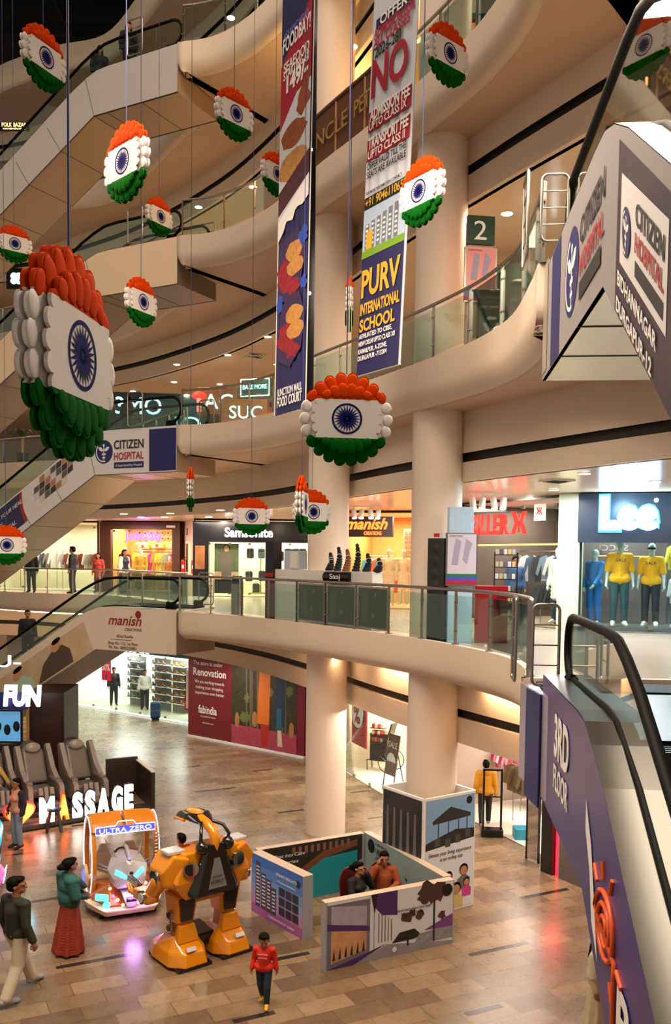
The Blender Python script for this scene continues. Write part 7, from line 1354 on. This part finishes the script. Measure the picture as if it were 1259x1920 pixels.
for q in (-1, 1):
    A_ = [(q * .6, .0 + .5 * math.cos(a), 1.02 + .76 * math.sin(a)) for a in [2 * PI * k / 40 for k in range(40)]]
    b = MB(); inn = [(q * .6, .4 * math.cos(a), 1.02 + .66 * math.sin(a)) for a in [2 * PI * k / 40 for k in range(40)]]; n = 40
    for off_ in (-.045, .045): b.add([(x + off_, y, z) for x, y, z in A_] + [(x + off_, y, z) for x, y, z in inn], [(i, (i + 1) % n, n + (i + 1) % n, n + i) for i in range(n)], m_co2)
    for L in (A_, inn): b.add([(x - .045, y, z) for x, y, z in L] + [(x + .045, y, z) for x, y, z in L], [(i, (i + 1) % n, n + (i + 1) % n, n + i) for i in range(n)], m_co2)
    b.build('side_arch', t); MB().tube([(q * .65, .52 * math.cos(a), 1.02 + .78 * math.sin(a)) for a in [2 * PI * k / 40 for k in range(40)]], .009, 6, m_wl, closed=True).build('led_edge', t)
    MB().cyl((q * .66, .05, .62), (q * .72, .05, .62), .22, n=28, m=m_cream).cyl((q * .72, .05, .62), (q * .73, .05, .62), .13, n=24, m=mat('emblem_blue', H('2434b0'), .3, emit=(.1, .15, .8), es=.8)).build('side_wheel', t)
    MB().box((q * .5, -.72, .42), (.26, .06, .13), m_cy, math.radians(q * 32)).build('headlight', t, bevel=.02); MB().cyl((q * .42, -.8, .3), (q * .44, -.84, .3), .07, n=16, m=m_cy).build('fog_lamp', t)
    hull([(q * .02, -.3, 1.72), (q * .62, -.3, 1.72), (q * .02, .34, 1.76), (q * .62, .34, 1.76), (q * .64, -.42, 1.58), (q * .02, -.42, 1.6), (q * .62, .42, 1.6), (q * .02, .42, 1.6), (q * .03, 0, 1.87), (q * .58, 0, 1.84)], m_co2, 'roof_half', t, .03, 3)
    MB().box((q * .28, .42, .78), (.5, .1, .34), m_cream).build('seat_back', t, bevel=.05, seg=3); hull([(q * .12, .38, .94), (q * .4, .38, .94), (q * .16, .38, 1.1), (q * .34, .38, 1.1), (q * .12, .46, .94), (q * .4, .46, .94), (q * .16, .46, 1.1), (q * .34, .46, 1.1)], m_cream, 'headrest', t, .02)
    for k in range(2): hull([(q * .2, -.5, .78 + k * .05), (q * .24, -.44, .72 + k * .05), (q * .55, -.25, .88 + k * .08), (q * .5, -.22, .78 + k * .08), (q * .24, -.4, .8 + k * .05)], m_sil, 'side_fin', t, .01)
    hull([(q * .1, -.62, .92), (q * .18, -.5, .88), (q * .3, -.28, 1.26), (q * .22, -.32, 1.02), (q * .16, -.45, .84)], m_sil, 'horn', t, .01)
    hull([(q * .04, -.83, .78), (q * .2, -.74, .88), (q * .22, -.72, .8), (q * .06, -.84, .72), (q * .05, -.78, .8), (q * .19, -.7, .84)], m_cy, 'eye_lamp', t, 0)
MB().box((0, .2, .58), (1.0, .45, .14), m_cream).build('seat', t, bevel=.04); MB().box((0, -.44, 1.62), (1.12, .05, .12), mat('sign_blue', H('2a2c9c'), .3, emit=(.1, .1, .6), es=.6)).build('sign_panel', t); text_mesh('ULTRA ZERO', (-.5, -.47, 1.575), (1, 0, 0), (0, 0, 1), .12, m_wl, 'sign_lettering', t, depth=.006, width=1.0); MB().tube([(-.57, -.475, 1.55), (.57, -.475, 1.55), (.57, -.475, 1.69), (.2, -.475, 1.7), (.14, -.475, 1.78), (-.14, -.475, 1.78), (-.2, -.475, 1.7), (-.57, -.475, 1.69)], .01, 6, m_wl, closed=True).build('sign_edge', t)
hull([(0, -.88, .72), (-.24, -.74, .74), (.24, -.74, .74), (-.3, -.55, .86), (.3, -.55, .86), (0, -.74, 1.0), (-.2, -.4, 1.02), (.2, -.4, 1.02), (-.2, -.8, .6), (.2, -.8, .6), (0, -.4, 1.08), (-.24, -.4, .6), (.24, -.4, .6)], m_sil, 'mask', t, .03, 3)
hull([(-.14, -.86, .56), (.14, -.86, .56), (-.1, -.9, .44), (.1, -.9, .44), (-.06, -.88, .34), (.06, -.88, .34), (-.14, -.7, .58), (.14, -.7, .58), (0, -.7, .3)], m_sil, 'jaw', t, .015); MB().box((0, -.905, .47), (.15, .02, .07), m_rk).build('mouth', t); MB().ell((0, -.875, .84), (.03, .02, .03), m_rk).build('brow_gem', t); MB().tube([(0, -.35, 1.1), (0, -.5, 1.12), (0, -.74, 1.02)], .03, 8, m_sil).build('crest', t)
cc = V((0, -.6, .66))
for o in t.children:
    if o.name.split('.')[0] in ('mask', 'jaw', 'mouth', 'brow_gem', 'eye_lamp', 'horn', 'crest'): o.scale = (1.3, 1.25, 1.3); o.location = V((cc.x * -.3, cc.y * -.25 - .08, cc.z * -.3 + .03))
b = [(-.3, -.78, .44, m_mg), (.3, -.78, .44, m_mg), (-.22, -.84, .38, m_yl), (.24, -.84, .4, m_yl), (-.14, -.92, .3, m_yl), (.15, -.92, .31, m_yl), (-.34, -.68, .56, m_yl), (.34, -.68, .58, m_yl), (.36, -.72, .5, m_mg), (-.26, -.8, .34, m_mg)]
for x, y, z, m in b: MB().ell((x, y, z), .03, m).build('bulb', t)
MB().tube([(.16 * math.cos(a), -.12 + .06 * math.sin(a), .98 + .15 * math.sin(a)) for a in [2 * PI * k / 20 for k in range(20)]], .02, 8, m_rk, closed=True).build('steering_wheel', t); MB().cyl((0, -.3, .7), (0, -.12, .98), .025, n=8, m=m_rk).build('steering_column', t)
b = MB(); [b.ell((.6, -.5, .7 + k * .07), (.05, .02, .02), m_chr) for k in range(12)]; b.build('side_trim', t)
p = V((-3.7, 16.6, .5)); point(p.x, p.y, p.z, 9, (.75, .35, 1), .15)
# cyan ride at the left edge
p = at(2, 1668, 0); t = thing('kiddie_train_ride', 'glowing cyan and pink toy train ride cut by the left edge', 'toy train', (p.x - .32, p.y, 0), .3); m_cyb = mat('ride_cyan', H('18b4d0'), .3, emit=(.05, .6, .75), es=.3); m_pk = mat('ride_pink', H('d84a90'), .3, emit=(.7, .1, .4), es=.22)
MB().ell((0, 0, .35), (.5, .8, .35), m_pk).build('pink_base', t); MB().box((0, .1, .95), (.7, .9, .8), m_cyb).build('cabin', t, bevel=.08, seg=3); MB().cyl((0, -.5, 1.4), (0, .65, 1.4), .42, n=20, m=m_cyb).build('roof', t); MB().ell((0, -.1, 1.75), (.34, .5, .14), mat('ride_mint', H('30c8a0'), .3, emit=(.05, .6, .4), es=.25)).build('roof_top', t)
for y in (-.15, .35): MB().box((.36, y, 1.05), (.02, .3, .4), m_rk).build('window', t)
b = MB(); [b.tube([(.46, -.5 + k * .2, .3), (.5, -.45 + k * .2, .42), (.46, -.4 + k * .2, .3)], .012, 5, m_wl) for k in range(6)]; b.build('scribble_lights', t); MB().tube([(.3, -.55, .6), (.34, -.58, 1.3), (.3, -.5, 1.7)], .02, 6, m_mg).build('led_line', t); point(p.x + .6, p.y - .3, .6, 9, (.2, .8, 1), .15); t.scale = (.8, .8, .78)
